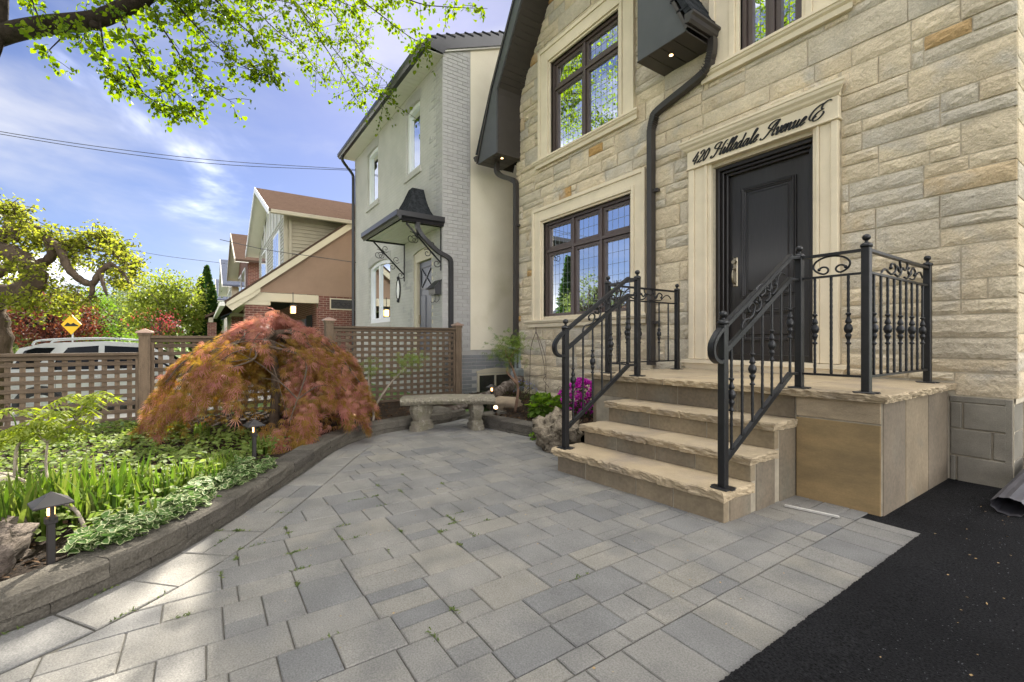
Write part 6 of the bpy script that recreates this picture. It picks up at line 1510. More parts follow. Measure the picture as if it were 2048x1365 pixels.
# ================================================================ BIG LINDEN overhead
rs = np.random.RandomState(77)
lt_ = thing('linden_tree', 'large linden tree with a dark limb and backlit green leaves overhead', 'tree', (-11.2, -3.4, gz(-11.2, -3.4)))
TB = Vector((-11.2, -3.4, 0))
mb = MB(); mb.tube(smoothp([TB+Vector((0, 0, -.6)), TB+Vector((.05, 0, 2)), TB+Vector((0, .1, 4)), TB+Vector((.2, .1, 6)), TB+Vector((.1, .2, 8.5)), TB+Vector((.2, .1, 11))], 4), [.34-.011*i for i in range(21)], 12)
obj('trunk', mb, 'bark_dark', lt_, True)
lm = MB()
main = smoothp([TB+Vector((.1, .1, 4.9)), atD(-90, 115, 7.6), atD(0, 72, 7.2), atD(90, 52, 7.0), atD(190, 40, 6.9), atD(250, 15, 6.8), atD(300, -12, 6.7), atD(380, -90, 6.6)], 6)
lm.tube(main, [.16-.07*i/len(main) for i in range(len(main))], 12)
lm.tube(smoothp([TB+Vector((.1, .1, 4.5)), atD(-30, 150, 7.2), atD(2, 60, 7.1), atD(6, -60, 7.1)], 5), .07, 8)
lm.sphere(atD(190, 52, 6.85), .07, 8, 6); lm.sphere(atD(288, 6, 6.75), .08, 8, 6)
sprays = [
 ([(60, -10, 6.6), (75, 30, 6.6), (90, 70, 6.6)], .16, 130), ([(150, 45, 6.6), (130, 70, 6.6), (100, 100, 6.6), (92, 112, 6.6)], .10, 150), ([(165, 50, 6.7), (170, 75, 6.7), (155, 92, 6.7)], .10, 110),
 ([(200, 45, 6.6), (210, 110, 6.7), (225, 150, 6.7), (245, 180, 6.7)], .15, 330), ([(240, 30, 6.6), (275, 100, 6.6), (310, 150, 6.7), (360, 195, 6.8), (405, 230, 6.8)], .17, 560), ([(255, 130, 6.7), (290, 190, 6.8), (340, 215, 6.8), (390, 236, 6.8)], .12, 260),
 ([(300, 20, 6.6), (340, 80, 6.7), (380, 140, 6.8), (430, 185, 6.9), (470, 208, 6.9)], .13, 420), ([(330, -20, 7), (380, 40, 7), (430, 90, 7.1), (480, 130, 7.2), (545, 160, 7.2)], .20, 620), ([(400, -30, 7.3), (470, 40, 7.4), (520, 90, 7.4), (545, 150, 7.4)], .20, 520),
 ([(470, -30, 9), (540, 50, 9.5), (600, 100, 10), (650, 165, 10.5)], .28, 700), ([(560, -30, 10), (620, 40, 10.2), (680, 115, 10.2), (725, 170, 10.1), (770, 200, 9.8)], .34, 640), ([(620, -30, 10.5), (700, 70, 10.4), (740, 130, 10.2), (790, 185, 9.4)], .32, 560), ([(600, 20, 10.2), (660, 110, 10.2), (700, 175, 10.1), (712, 200, 10)], .24, 200),
 ([(680, -30, 8.6), (760, 30, 8.5), (820, 75, 8.3), (862, 95, 8.1)], .20, 380), ([(740, -40, 8.4), (830, 5, 8.2), (900, 15, 7.9), (975, 18, 7.6)], .14, 260), ([(560, -60, 8.5), (650, -10, 8.6), (720, 20, 8.6)], .30, 420), ([(110, -40, 6.8), (200, -20, 6.8), (300, -20, 6.8), (400, -20, 7)], .24, 520), ([(400, -40, 7.4), (500, -10, 7.6), (600, 10, 8)], .26, 420), ([(340, 30, 7.2), (400, 20, 7.3), (480, 40, 7.5)], .2, 300)]
P = []; D = []
for pts, spd, n in sprays:
    q = smoothp([atD(*p) for p in pts], 8); lm.tube(q, [.014*(1-.8*i/len(q)) for i in range(len(q))], 5, False)
    twigs = [(q[i], q[i]+Vector(rs.normal(size=3)*spd*np.array([1, 1, .75]))) for i in rs.randint(0, len(q), max(6, n//14))]
    for a, b in twigs:
        lm.tube([a, a.lerp(b, .5)+Vector((0, 0, .02)), b], .004, 4, False)
        for _ in range(14):
            t = rs.rand(); P.append(tuple(a.lerp(b, .25+.85*t)+Vector(rs.normal(size=3)*.055))); D.append(tuple((b-a).normalized()*.5+Vector(rs.normal(size=3)*.5)+Vector((0, 0, -.55))))
obj('limbs', lm, 'bark_dark', lt_, True)
P = np.array(P); D = np.array(D); leaves('hanging_foliage', P, D, .038+.055*rs.rand(len(P))**1.4, 'lf_linden', lt_, 'heart', 1.3, rs)
def project(P):
    d = -P[:, 0]*CS+P[:, 1]*SN; r = P[:, 0]*SN+P[:, 1]*CS; dd = np.maximum(d, .05); return U0+FPX*r/dd, V0-FPX*(P[:, 2]-CAMH)/dd, d
def crown_pts(c, r, ncl, per, rs, sig=.35, hollow=.4):
    v = unit(rs.normal(size=(ncl, 3))); k = hollow+(1-hollow)*rs.rand(ncl)**.5; C_ = np.array(c)+v*np.array(r)*k[:, None]
    P = (C_[:, None, :]+rs.normal(size=(ncl, per, 3))*sig*np.array([1, 1, .7])*(.5+rs.rand(ncl, 1, 1))).reshape(-1, 3); D = np.repeat(v, per, 0)+rs.normal(size=P.shape)*.8+[0, 0, -.35]
    return P, D
P, D = crown_pts((-10.2, -1.2, 9.6), (5.2, 4.6, 2.9), 420, 34, rs, .42)
u, v, d = project(P); keep = ~((d > .1) & (v > -10) & (u > -60) & (u < 2100)); leaves('crown', P[keep], D[keep], rs.uniform(.08, .12, keep.sum()), 'lf_linden', lt_, 'diamond', 1.0, rs)
# ---------------------------------------------------------------- generic trees
def tree(name, label, base, h, crown_c, crown_r, m, n, per, leaf, seed, trunk_r=.15, bark='bark', sig=.35, shape='diamond', limbs=9, hollow=.35, group=None, cat='tree', filt=None):
    rs = np.random.RandomState(seed); base = Vector(base); t = thing(name, label, cat, base, group); cc = Vector(crown_c); mb = MB()
    obj('trunk', MB().tube(smoothp([base+Vector((0, 0, -.5)), base.lerp(cc, .35)+Vector((.1, .05, 0)), base.lerp(cc, .8), cc+Vector((0, 0, crown_r[2]*.5))], 4), [trunk_r*(1-.055*i) for i in range(13)], 9), bark, t, True)
    for k in range(limbs):
        v = unit(rs.normal(size=3)); v[2] = abs(v[2])*.7+.1; s = base.lerp(cc, .45+.4*rs.rand()); e = cc+Vector(v*np.array(crown_r)*.8); mb.tube(smoothp([s, s.lerp(e, .5)+Vector((0, 0, .1*h*rs.rand())), e], 4), [trunk_r*.45*(1-.09*i) for i in range(9)], 6, False)
    obj('limbs', mb, bark, t, True)
    P, D = crown_pts(tuple(cc), crown_r, n, per, rs, sig, hollow); P = P[P[:, 2] > base.z-.1] if True else P; D = D[:len(P)]
    leaves('crown', P, D, leaf*(.7+.6*rs.rand(len(P))), m, t, shape, 1.0, rs); return t
def G(u, d): p = atD(u, V0, d); return Vector((p.x, p.y, gz(p.x, p.y)))
def bt(name, label, u, d, ytop, ybot, wpx, m, n, per, leaf, seed, sig=.3, **k):
    b = G(u, d); zt = atD(u, ytop, d).z; zb_ = max(atD(u, ybot, d).z, b.z+.1); r = wpx/2*d/FPX
    return tree(name, label, b, zt-b.z, (b.x, b.y, (zt+zb_)/2), (r, r, (zt-zb_)/2), m, n, per, leaf, seed, sig=sig, **k)
GR = 'trees down the street'
bt('plum_tree', 'dark purple-leaved plum tree behind the parked car', 95, 21, 590, 700, 165, 'lf_plum', 170, 40, .13, 101, .28, group=GR, bark='bark_dark')
bt('bright_tree', 'bright spring-green tree right of the yellow road sign', 172, 30, 588, 700, 95, 'lf_bright', 120, 40, .16, 102, .3, group=GR)
bt('spring_tree', 'tall pale yellow-green spring tree left of the dark cedars', 335, 25, 548, 690, 130, 'lf_yellow', 260, 40, .15, 103, .30, group=GR, bark='bark_grey', hollow=.05)
bt('spring_tree', 'pale green tree behind the wooden utility pole', 238, 44, 578, 690, 100, 'lf_far', 120, 36, .22, 104, .45, group=GR)
bt('street_tree', 'green rounded tree at the far left edge behind the twisted tree', 15, 26, 615, 720, 90, 'lf_far', 90, 36, .16, 105, .3, group=GR)
bt('street_tree', 'hazy green tree farthest down the street', 285, 62, 566, 690, 130, 'lf_far', 130, 34, .32, 106, .6, group=GR)
bt('street_tree', 'low yellow-green tree behind the middle fence post', 300, 33, 590, 690, 80, 'lf_yellow', 90, 34, .16, 107, .35, group=GR)
bt('street_tree', 'leafy green tree filling the gap above the car roof', 120, 50, 596, 690, 150, 'lf_far', 130, 34, .28, 108, .55, group=GR)
bt('red_maple_shrub', 'red-leaved shrub among the yellow-green trees', 318, 19, 626, 668, 60, 'petal_red', 22, 20, .08, 109, .22, group=GR, trunk_r=.04)
bt('garden_shrub', 'light green shrub growing right behind the lattice fence', 255, 11.5, 672, 760, 60, 'lf_bright', 50, 30, .06, 115, .15, trunk_r=.03)
# far wood closing the street
rs = np.random.RandomState(5); PP = []
for i in range(130):
    a = R.uniform(-62, 10); xx = -70-R.uniform(0, 30); yy = R.uniform(-70, 12); hh = R.uniform(3, 6.5); PP.append(np.array([xx, yy, 0])+rs.normal(size=(60, 3))*[3, 3, hh*.3]+[0, 0, hh*.42-.6])
P = np.concatenate(PP); o = leaves('far_woodland', P, rs.normal(size=P.shape), rs.uniform(.5, .9, len(P)), 'lf_far', None, 'diamond', 1.2, rs); o['kind'] = 'stuff'
# cedars
def cedar(u, d, ytop, wpx, label, seed):
    rs = np.random.RandomState(seed); b = G(u, d); zt = atD(u, ytop, d).z; h = zt-b.z; r = wpx/2*d/FPX; t = thing('cedar', label, 'tree', b, 'dark cedars by the porches')
    obj('trunk', MB().tube([b, b+Vector((0, 0, h*.9))], [.12, .02], 7), 'bark', t, True); n = 3800; k = rs.rand(n)**.8; a = rs.rand(n)*6.283; prof = r*np.minimum(1, (1-k)*2.3)*(.75+.35*np.array([mn.noise(Vector((math.cos(x)*1.5, math.sin(x)*1.5, y*7+seed))) for x, y in zip(a, k)])+.15)
    q = np.sqrt(rs.uniform(.45, 1.0, n))*prof; P = np.stack([b.x+q*np.cos(a), b.y+q*np.sin(a), b.z+k*h], 1); D = np.stack([np.cos(a)*.6, np.sin(a)*.6, .9+0*a], 1)+rs.normal(size=(n, 3))*.3
    leaves('foliage', P, D, .20*(.6+.7*rs.rand(n)), 'lf_cedar', t, 'diamond', .9, rs)
cedar(414, 30, 536, 46, 'tallest dark cedar with a pointed top beside the far houses', 3); cedar(402, 27, 560, 34, 'dark cedar in front of the tallest one on its left', 4); cedar(424, 26, 585, 30, 'shorter dark cedar nearest the brick porch', 6)

# ---------------------------------------------------------------- twisted weeping mulberry
rs = np.random.RandomState(19); mbx0 = Vector((-8.35, -2.25, gz(-8.35, -2.25)))
mu = thing('twisted_mulberry', 'twisted weeping tree with contorted brown limbs behind the fence', 'tree', mbx0)
LM = [([(-30, 900, 6.0), (-18, 780, 5.8), (-5, 700, 5.75), (-12, 640, 5.75), (-30, 600, 5.75)], .16, .13), ([(-30, 600, 5.75), (5, 592, 5.7), (45, 585, 5.6), (70, 563, 5.55), (62, 538, 5.55), (25, 510, 5.6), (-10, 500, 5.65), (-40, 480, 5.7)], .13, .10),
      ([(-40, 560, 5.7), (10, 540, 5.8), (50, 530, 5.8), (90, 525, 5.75), (105, 505, 5.7), (95, 480, 5.7)], .07, .045), ([(95, 480, 5.7), (120, 500, 5.6), (135, 535, 5.5), (160, 560, 5.45), (185, 568, 5.4), (200, 545, 5.4), (222, 528, 5.4)], .05, .03), ([(185, 568, 5.4), (183, 590, 5.4), (170, 605, 5.4)], .03, .014), ([(200, 545, 5.4), (208, 575, 5.3), (214, 592, 5.3)], .024, .010), ([(222, 528, 5.4), (245, 545, 5.4), (258, 568, 5.4)], .02, .008),
      ([(-20, 500, 5.7), (10, 470, 5.9), (20, 445, 6.0), (10, 420, 6.1)], .09, .04), ([(10, 470, 5.9), (30, 480, 5.8), (32, 455, 5.8), (60, 450, 5.8), (100, 470, 5.8)], .05, .02), ([(105, 505, 5.7), (150, 490, 5.8), (190, 500, 5.8), (230, 510, 5.7), (262, 540, 5.6)], .025, .008)]
mb = MB()
for pts, r0, r1 in LM:
    q = smoothp([atD(*p) for p in pts], 6); mb.tube(q, [(r0+(r1-r0)*i/len(q))*(1+.12*math.sin(i*1.9)) for i in range(len(q))], 10)
obj('limbs', mb, 'bark', mu, True)
P = []; D = []; tw = MB()
sprays = [([(-60, 430), (0, 415), (20, 425), (45, 450)], 1.0), ([(-40, 470), (20, 470), (70, 465), (110, 480)], 1.2), ([(40, 500), (90, 490), (150, 500), (120, 530)], 1.0), ([(140, 490), (170, 475), (210, 480), (240, 510)], 1.0), ([(210, 480), (245, 500), (265, 530), (258, 560)], 1.0), ([(170, 490), (190, 520), (215, 545), (240, 570)], .5), ([(-20, 520), (30, 535), (80, 545)], .7), ([(20, 600), (50, 610), (80, 605), (110, 620)], .9), ([(90, 560), (120, 590), (140, 610), (130, 620)], .8), ([(130, 560), (160, 590), (180, 600)], .4), ([(0, 560), (40, 560), (60, 590)], .6), ([(225, 500), (250, 540), (245, 575)], .7)]
for pts, k in sprays:
    dd = 5.6+R.uniform(-.5, .5); q = smoothp([atD(u, v, dd) for u, v in pts], 6)
    for c in q:
        for _ in range(max(1, int(4*k))):
            e = c+Vector((R.gauss(0, .16), R.gauss(0, .12), R.gauss(.0, .09))); tw.tube([c, c.lerp(e, .5)+Vector((0, 0, .03)), e], .004, 4, False)
            for _ in range(15): P.append(tuple(c.lerp(e, R.uniform(.1, 1.15))+Vector((R.gauss(0, .04), R.gauss(0, .04), R.gauss(0, .035))))); D.append((R.gauss(0, .6), R.gauss(0, .6), R.gauss(-.1, .5)))
obj('twigs', tw, 'bark', mu)['kind'] = 'stuff'; leaves('foliage', np.array(P), np.array(D), rs.uniform(.028, .050, len(P)), 'lf_mulberry', mu, 'oval', 1.0, rs)

# ---------------------------------------------------------------- parked SUV (nose towards the houses, rear to the street)
cz = gz(-14, -2)-.06; CX0, CX1 = -15.35, -13.5
ca = thing('parked_suv', 'cream white SUV with roof rails parked beyond the lattice fence', 'car', (-14.4, -1.2, cz))
yr = -3.55
S = [(0, .45), (.02, .85), (.10, 1.02), (3.15, 1.04), (4.55, .92), (4.68, .75), (4.70, .40), (4.5, .25), (.15, .25)]
mb = MB(); ny = len(S); vs = []
for x, ins in ((CX0, .06), (CX0+.12, 0), (CX1-.12, 0), (CX1, .06)):
    for y, z in S: vs.append((x, yr+y*(1-ins*.0)+ (ins if y < 1 else -ins)*.8, cz+z-(ins*.3 if z > .8 else 0)))
mb._add(vs, [(a*ny+k, a*ny+(k+1) % ny, (a+1)*ny+(k+1) % ny, (a+1)*ny+k) for a in range(3) for k in range(ny)]+[tuple(range(ny)), tuple(3*ny+k for k in range(ny-1, -1, -1))])
body_ = obj('body', mb, 'car_paint', ca)
Gp = [(.10, 1.02), (.38, 1.55), (.75, 1.66), (1.7, 1.70), (2.45, 1.64), (3.30, 1.04)]
vs = []; ng = len(Gp)
for x, t in ((CX0, 1), (CX1, -1)):
    for y, z in Gp: vs.append((x+t*(.03+.17*(z-1.02)/.68), yr+y, cz+z))
mb = MB()._add(vs, [(k, k+1, ng+k+1, ng+k) for k in range(ng-1)]+[tuple(range(ng)), tuple(range(2*ng-1, ng-1, -1))]); obj('cabin', mb, 'car_paint', ca)
def sidewin(poly, nm='side_window'):
    mb = MB(); vs = []
    for y, z in poly: vs.append((CX1-(.03+.17*(z-1.02)/.68)+.006, yr+y, cz+z))
    mb._add(vs, [tuple(range(len(poly)))]); obj(nm, mb, 'car_glass', ca)
sidewin([(.28, 1.12), (.46, 1.50), (.62, 1.56), (.92, 1.56), (.62, 1.12)]); sidewin([(.82, 1.08), (1.12, 1.56), (1.62, 1.60), (1.62, 1.08)]); sidewin([(1.72, 1.08), (1.72, 1.60), (2.30, 1.56), (2.95, 1.08)])
obj('windscreen', MB().quad((CX0+.2, yr+3.29, cz+1.06), (CX1-.2, yr+3.29, cz+1.06), (CX1-.26, yr+2.52, cz+1.61), (CX0+.26, yr+2.52, cz+1.61)), 'car_glass', ca)
obj('rear_window', MB().quad((CX0+.2, yr+.13, cz+1.1), (CX1-.2, yr+.13, cz+1.1), (CX1-.26, yr+.37, cz+1.52), (CX0+.26, yr+.37, cz+1.52)), 'car_glass', ca)
for x in (CX0+.24, CX1-.24): obj('roof_rail', MB().tube(smoothp([(x, yr+.55, cz+1.62), (x, yr+.7, cz+1.72), (x, yr+1.6, cz+1.765), (x, yr+2.3, cz+1.72), (x, yr+2.45, cz+1.655)], 5), .022, 7), 'galv', ca)
for y in (.72, 3.72):
    for x, s in ((CX1-.02, 1), (CX0+.02, -1)):
        c = Vector((x, yr+y, cz+.34)); wh = link('wheel', None, ca, c-wpos(ca)); ax = Vector((s, 0, 0))
        tr_ = MB(); tr_.tube([c-ax*.10, c+ax*.06], .34, 24); obj('tyre', tr_, 'tyre', wh); rm = MB().tube([c+ax*.055, c+ax*.068], .235, 24)
        for k in range(5): a = 2*math.pi*k/5; rm.bar(c+ax*.075, c+ax*.072+Vector((0, math.cos(a)*.22, math.sin(a)*.22)), .05, .02, (1, 0, 0))
        obj('rim', rm, 'rim', wh)
    obj('wheel_arch', MB().prism([(yr+y+.42*math.cos(a), cz+.34+.42*math.sin(a)) for a in [math.pi*i/14 for i in range(15)]]+[(yr+y-.36, cz+.30), (yr+y+.36, cz+.30)], 0, CX1-.03, CX1+.004), 'car_trim', ca)
for y in (1.45, 2.6): obj('door_handle', MB().tube([(CX1+.012, yr+y, cz+.90), (CX1+.022, yr+y+.08, cz+.905), (CX1+.012, yr+y+.17, cz+.90)], .014, 6), 'rim', ca)
for y in (.95, 1.68, 2.85): obj('door_seam', MB().box(CX1-.002, CX1+.003, yr+y-.004, yr+y+.004, cz+.32, cz+1.0), 'car_trim', ca)
obj('sill_trim', MB().box(CX1-.02, CX1+.008, yr+1.1, yr+3.3, cz+.25, cz+.36, .01), 'car_trim', ca)
obj('mirror', MB().sphere((CX1+.12, yr+2.78, cz+1.08), .09, 10, 8, (1, .7, .8)), 'car_paint', ca, True)
for x in (CX0+.06, CX1-.10): obj('tail_light', MB().box(x, x+.06, yr-.0, yr+.1, cz+.80, cz+1.0, .01), 'tail_lamp', ca)
for x in (CX0+.08, CX1-.32): obj('headlight', MB().box(x, x+.24, yr+4.55, yr+4.69, cz+.70, cz+.84, .02), 'glass_bright', ca)
# ---------------------------------------------------------------- road sign, pole, wires
sp = atD(143, 650, 19.5); sg = thing('road_sign', 'yellow diamond bump warning sign above the car roof', 'sign', (sp.x, sp.y, gz(sp.x, sp.y)))
rt = Vector((SN, CS, 0)); fw_ = Vector((CS, -SN, 0)); hs = .44; upv = Vector((0, 0, 1))
def SQ(a, b, e): return sp+rt*a+upv*b+fw_*e
def splate(poly, e0, e1): n = len(poly); return MB()._add([SQ(a, b, e) for e in (e0, e1) for a, b in poly], [tuple(range(n)), tuple(range(2*n-1, n-1, -1))]+[(i, (i+1) % n, n+(i+1) % n, n+i) for i in range(n)])
obj('post', MB().bar((sp.x-fw_.x*.05, sp.y-fw_.y*.05, gz(sp.x, sp.y)), (sp.x-fw_.x*.05, sp.y-fw_.y*.05, sp.z+.4), .05, .05, (1, 0, 0)), 'galv', sg)
pl_ = obj('plate', splate([(-hs, 0), (0, -hs), (hs, 0), (0, hs)], 0, .012), 'sign_yellow', sg)
wv = [(-.30, -.06), (-.26, -.02), (-.20, .05), (-.15, .085), (-.10, .055), (-.05, .02), (0, .015), (.05, .05), (.10, .075), (.15, .04), (.20, .01), (.27, -.02), (.31, -.06)]
for (a, b), (c, d_) in zip(wv, wv[1:]): obj('bump_symbol', splate([(a, -.075), (c, -.075), (c, d_), (a, b)], .013, .018), 'letter_black', pl_, origin=SQ(a, b, 0))
pb = G(255, 48); po = thing('utility_pole', 'grey wooden utility pole far down the street', 'pole', pb)
zt = atD(255, 588, 48).z; obj('mast', MB().tube([pb-Vector((0, 0, .5)), Vector((pb.x, pb.y, zt))], [.17, .13], 10), 'pole_wood', po); obj('cross_arm', MB().bar(Vector((pb.x, pb.y, zt-.6))-rt*.9, Vector((pb.x, pb.y, zt-.6))+rt*.1, .1, .1), 'white_trim', po)
def wire(label, pts, r): tag(obj('overhead_wire', MB().tube(smoothp([atD(*p) for p in pts], 6), r, 5, False), 'cable'), label, 'wire', 'overhead wires')
wire('upper of the two close black wires crossing the sky to the grey house', [(-200, 222, 9), (0, 264, 9.6), (240, 300, 10.6), (460, 324, 11.8), (712, 340, 13.4)], .008)
wire('lower of the two close black wires crossing the sky to the grey house', [(-200, 230, 9), (0, 269, 9.6), (240, 307, 10.6), (460, 331, 11.8), (712, 342, 13.4)], .008)
wire('thin wire running from the left edge down to the far roofs', [(-100, 395, 22), (150, 472, 24), (300, 508, 26), (450, 528, 27.5)], .012)
wire('thin wire sagging across the brown stucco gable', [(440, 480, 14), (530, 500, 14), (620, 513, 13.9), (712, 526, 13.7)], .010)
wire('pale service wire drooping to the utility pole', [(150, 590, 40), (200, 618, 43), (235, 622, 46), (256, 612, 48)], .03)
# ---------------------------------------------------------------- brown house with brick porch
bh = thing('brick_porch_house', 'brown stucco house with brick porch and tan shingled gable', 'house', (-20, 3, gz(-17, 3)))
BX = -16.5; by = lambda y: 1.12*0+(2.66+(y-1.123)*.81)
obj('stucco_gable', MB()._add([(BX, 3.22, 2.62), (BX, 9, 2.62), (BX, 9, 5.6), (BX, 5.0, by(5.0)), (BX, 1.45, by(1.45)), (BX, 1.45, 2.64), (BX, 3.22, 2.64)], [(0, 1, 2, 3, 4, 5, 6)]), 'brown_stucco', bh)
obj('brick_wall', MB().quad((BX-.01, 3.24, -1), (BX-.01, 9, -1), (BX-.01, 9, 2.63), (BX-.01, 3.24, 2.63)), 'red_brick_x', bh)
obj('brick_front', MB().quad((-25.4, 3.2, -1), (BX-.02, 3.2, -1), (BX-.02, 3.2, 4.2), (-25.4, 3.2, 4.2)), 'red_brick_y', bh)
obj('porch_beam', MB().box(BX-.3, BX+.0, 1.15, 3.26, 2.36, 2.63).box(-25.3, BX-.3, 1.15, 1.4, 2.4, 2.62), 'cream_trim', bh)
for px_ in (BX-.66, -25.3): q = obj('porch_pillar', MB().box(px_, px_+.64, 1.10, 1.75, -1, 2.22), 'red_brick_x', bh); obj('pillar_cap', MB().box(px_-.05, px_+.69, 1.04, 1.81, 2.22, 2.36, .02), 'cream_trim', q)
obj('porch_ceiling', MB().box(-25.3, BX-.3, 1.2, 3.2, 2.63, 2.66), 'dark_inside', bh)
pd = obj('porch_door', MB().box(BX-1.6, BX-.7, 3.15, 3.19, -.2, 2.0), 'dark_inside', bh); obj('side_panel', MB().box(BX-3.4, BX-1.8, 3.14, 3.19, -.2, 1.9), 'blue_door', bh)
ln = thing('porch_lantern', 'small lit lantern hanging in the dark brick porch', 'lantern', atD(586, 612, 14.6)); lp = atD(586, 620, 14.6)
obj('glass', MB().box(lp.x-.07, lp.x+.07, lp.y-.07, lp.y+.07, lp.z-.12, lp.z+.1, .01), 'lamp_glow', ln); obj('cap', MB().box(lp.x-.1, lp.x+.1, lp.y-.1, lp.y+.1, lp.z+.1, lp.z+.14).tube([(lp.x, lp.y, lp.z+.1), (lp.x, lp.y, 2.64)], .012, 5), 'gutter_black', ln); obj('bars', MB().bar((lp.x+.08, lp.y-.08, lp.z-.12), (lp.x+.08, lp.y-.08, lp.z+.1), .015, .015).bar((lp.x+.08, lp.y+.08, lp.z-.12), (lp.x+.08, lp.y+.08, lp.z+.1), .015, .015).bar((lp.x-.08, lp.y-.08, lp.z-.12), (lp.x-.08, lp.y-.08, lp.z+.1), .015, .015), 'gutter_black', ln)
sgw = obj('stained_window', MB().box(BX-.0, BX+.02, 3.62, 4.55, 2.16, 2.56), 'cream_trim', bh); obj('pane', MB().quad((BX+.022, 3.66, 2.20), (BX+.022, 4.5, 2.20), (BX+.022, 4.5, 2.52), (BX+.022, 3.66, 2.52)), 'glass_dim', sgw)
ld = MB()
for k in range(5):
    cy = 3.74+.17*k; ld.tube([(BX+.026, cy+.07*math.cos(a), 2.36+.07*math.sin(a)) for a in [6.283*i/8 for i in range(9)]], .006, 4)
obj('leading', ld, 'gutter_black', sgw)
# lower roof (porch slope) with its rake board
obj('porch_roof', MB().prism([(.55, by(.55)+.10), (5.4, by(5.4)+.10), (5.4, by(5.4)+.02), (.55, by(.55)+.02)], 0, -25.8, BX+.25), 'shingle_brown', bh)
obj('rake_board', MB().prism([(.60, by(.60)+.02), (5.4, by(5.4)+.02), (5.4, by(5.4)-.24), (1.2, by(1.2)-.20), (.60, by(.60)-.10)], 0, BX+.20, BX+.245), 'cream_trim', bh)
obj('porch_gutter', MB().box(-25.8, BX+.25, .42, .56, by(.55)-.06, by(.55)+.06, .01), 'white_vinyl', bh)
obj('eave_bracket', MB().prism([(.55, by(.55)+.0), (1.5, by(1.5)-.2), (1.5, by(1.5)-.35), (.75, by(.75)-.35)], 0, BX+.15, BX+.2), 'cream_trim', bh)
# upper storey with front gable
UX0, UX1, UY = -25.0, -16.85, 2.27; ez, pz_, pxc = 5.28, 7.1, -20.7
sd = link('siding', None, bh, Vector((UX1, UY, 3))-wpos(bh))
z = 3.0
while z < ez:
    obj('side_clapboard', MB().prism([(UX1, z), (UX1+.035, z), (UX1+.004, z+.120), (UX1, z+.125)], 1, UY+.08, 9), 'beige_siding', sd, origin=(UX1, UY, z))
    obj('front_clapboard', MB().prism([(UY, z), (UY-.035, z), (UY-.004, z+.120), (UY, z+.125)], 0, UX0, UX1-.08), 'grey_siding', sd, origin=(UX1, UY, z)); z += .125
obj('corner_board', MB().box(UX1-.08, UX1+.03, UY-.03, UY+.08, 2.9, ez), 'beige_siding', bh)
obj('upper_body', MB().box(UX0+.01, UX1-.01, UY+.01, 9, 2.8, ez).prism([(UX0+.2, ez), (UX1-.2, ez), (pxc, pz_-.25)], 1, UY+.005, 9), 'grey_siding', bh)
rs0, rs1 = -16.15, -25.3
obj('upper_roof', MB().prism([(rs0, ez-.02), (pxc, pz_+.08), (pxc, pz_-.02), (rs0, ez-.12)], 1, UY-.55, 10), 'shingle_brown', bh); obj('upper_roof', MB().prism([(rs1, ez-.02), (pxc, pz_+.08), (pxc, pz_-.02), (rs1, ez-.12)], 1, UY-.55, 10), 'shingle_brown', bh)
obj('gable_soffit', MB().prism([(rs0+.02, ez-.12), (pxc, pz_-.02), (pxc, pz_-.05), (rs0, ez-.15)], 1, UY-.55, UY).prism([(rs1, ez-.12), (pxc, pz_-.02), (pxc, pz_-.05), (rs1, ez-.15)], 1, UY-.55, UY), 'white_vinyl', bh)
obj('barge_board', MB().prism([(rs0, ez-.01), (pxc, pz_+.09), (pxc, pz_-.12), (rs0, ez-.2)], 1, UY-.58, UY-.55).prism([(rs1, ez-.01), (pxc, pz_+.09), (pxc, pz_-.12), (rs1, ez-.2)], 1, UY-.58, UY-.55), 'white_trim', bh)
obj('eave_gutter', MB().box(rs0-.04, rs0+.08, UY-.5, 9.5, ez-.16, ez-.04, .01), 'beige_siding', bh); obj('upper_downspout', MB().box(UX1+.03, UX1+.10, UY+.12, UY+.2, 3.2, ez-.15), 'beige_siding', bh)
for x0, x1 in ((-19.3, -17.7), (-23.4, -21.6)):
    w = link('window', None, bh, Vector((x0, UY, 3.7))-wpos(bh)); obj('frame', MB().box(x0, x1, UY-.07, UY-.02, 3.65, 5.0, .01), 'white_trim', w)
    for k in range(3): a = x0+.1+(x1-x0-.2)*k/3; b = x0+.1+(x1-x0-.2)*(k+1)/3-.08; obj('pane', MB().quad((a, UY-.074, 3.75), (b, UY-.074, 3.75), (b, UY-.074, 4.9), (a, UY-.074, 4.9)), 'glass_bright', w)
for k in range(7): x = UX0+1.2+k*1.0; obj('gable_batten', MB().box(x-.04, x+.04, UY-.03, UY, ez+.02, min(ez+.42*abs((UX1 if x > pxc else UX0)-x), pz_-.3)), 'white_trim', bh)
obj('chimney', MB().box(-20.3, -19.7, 6.3, 6.9, 6.5, 7.55), 'red_brick_x', bh)
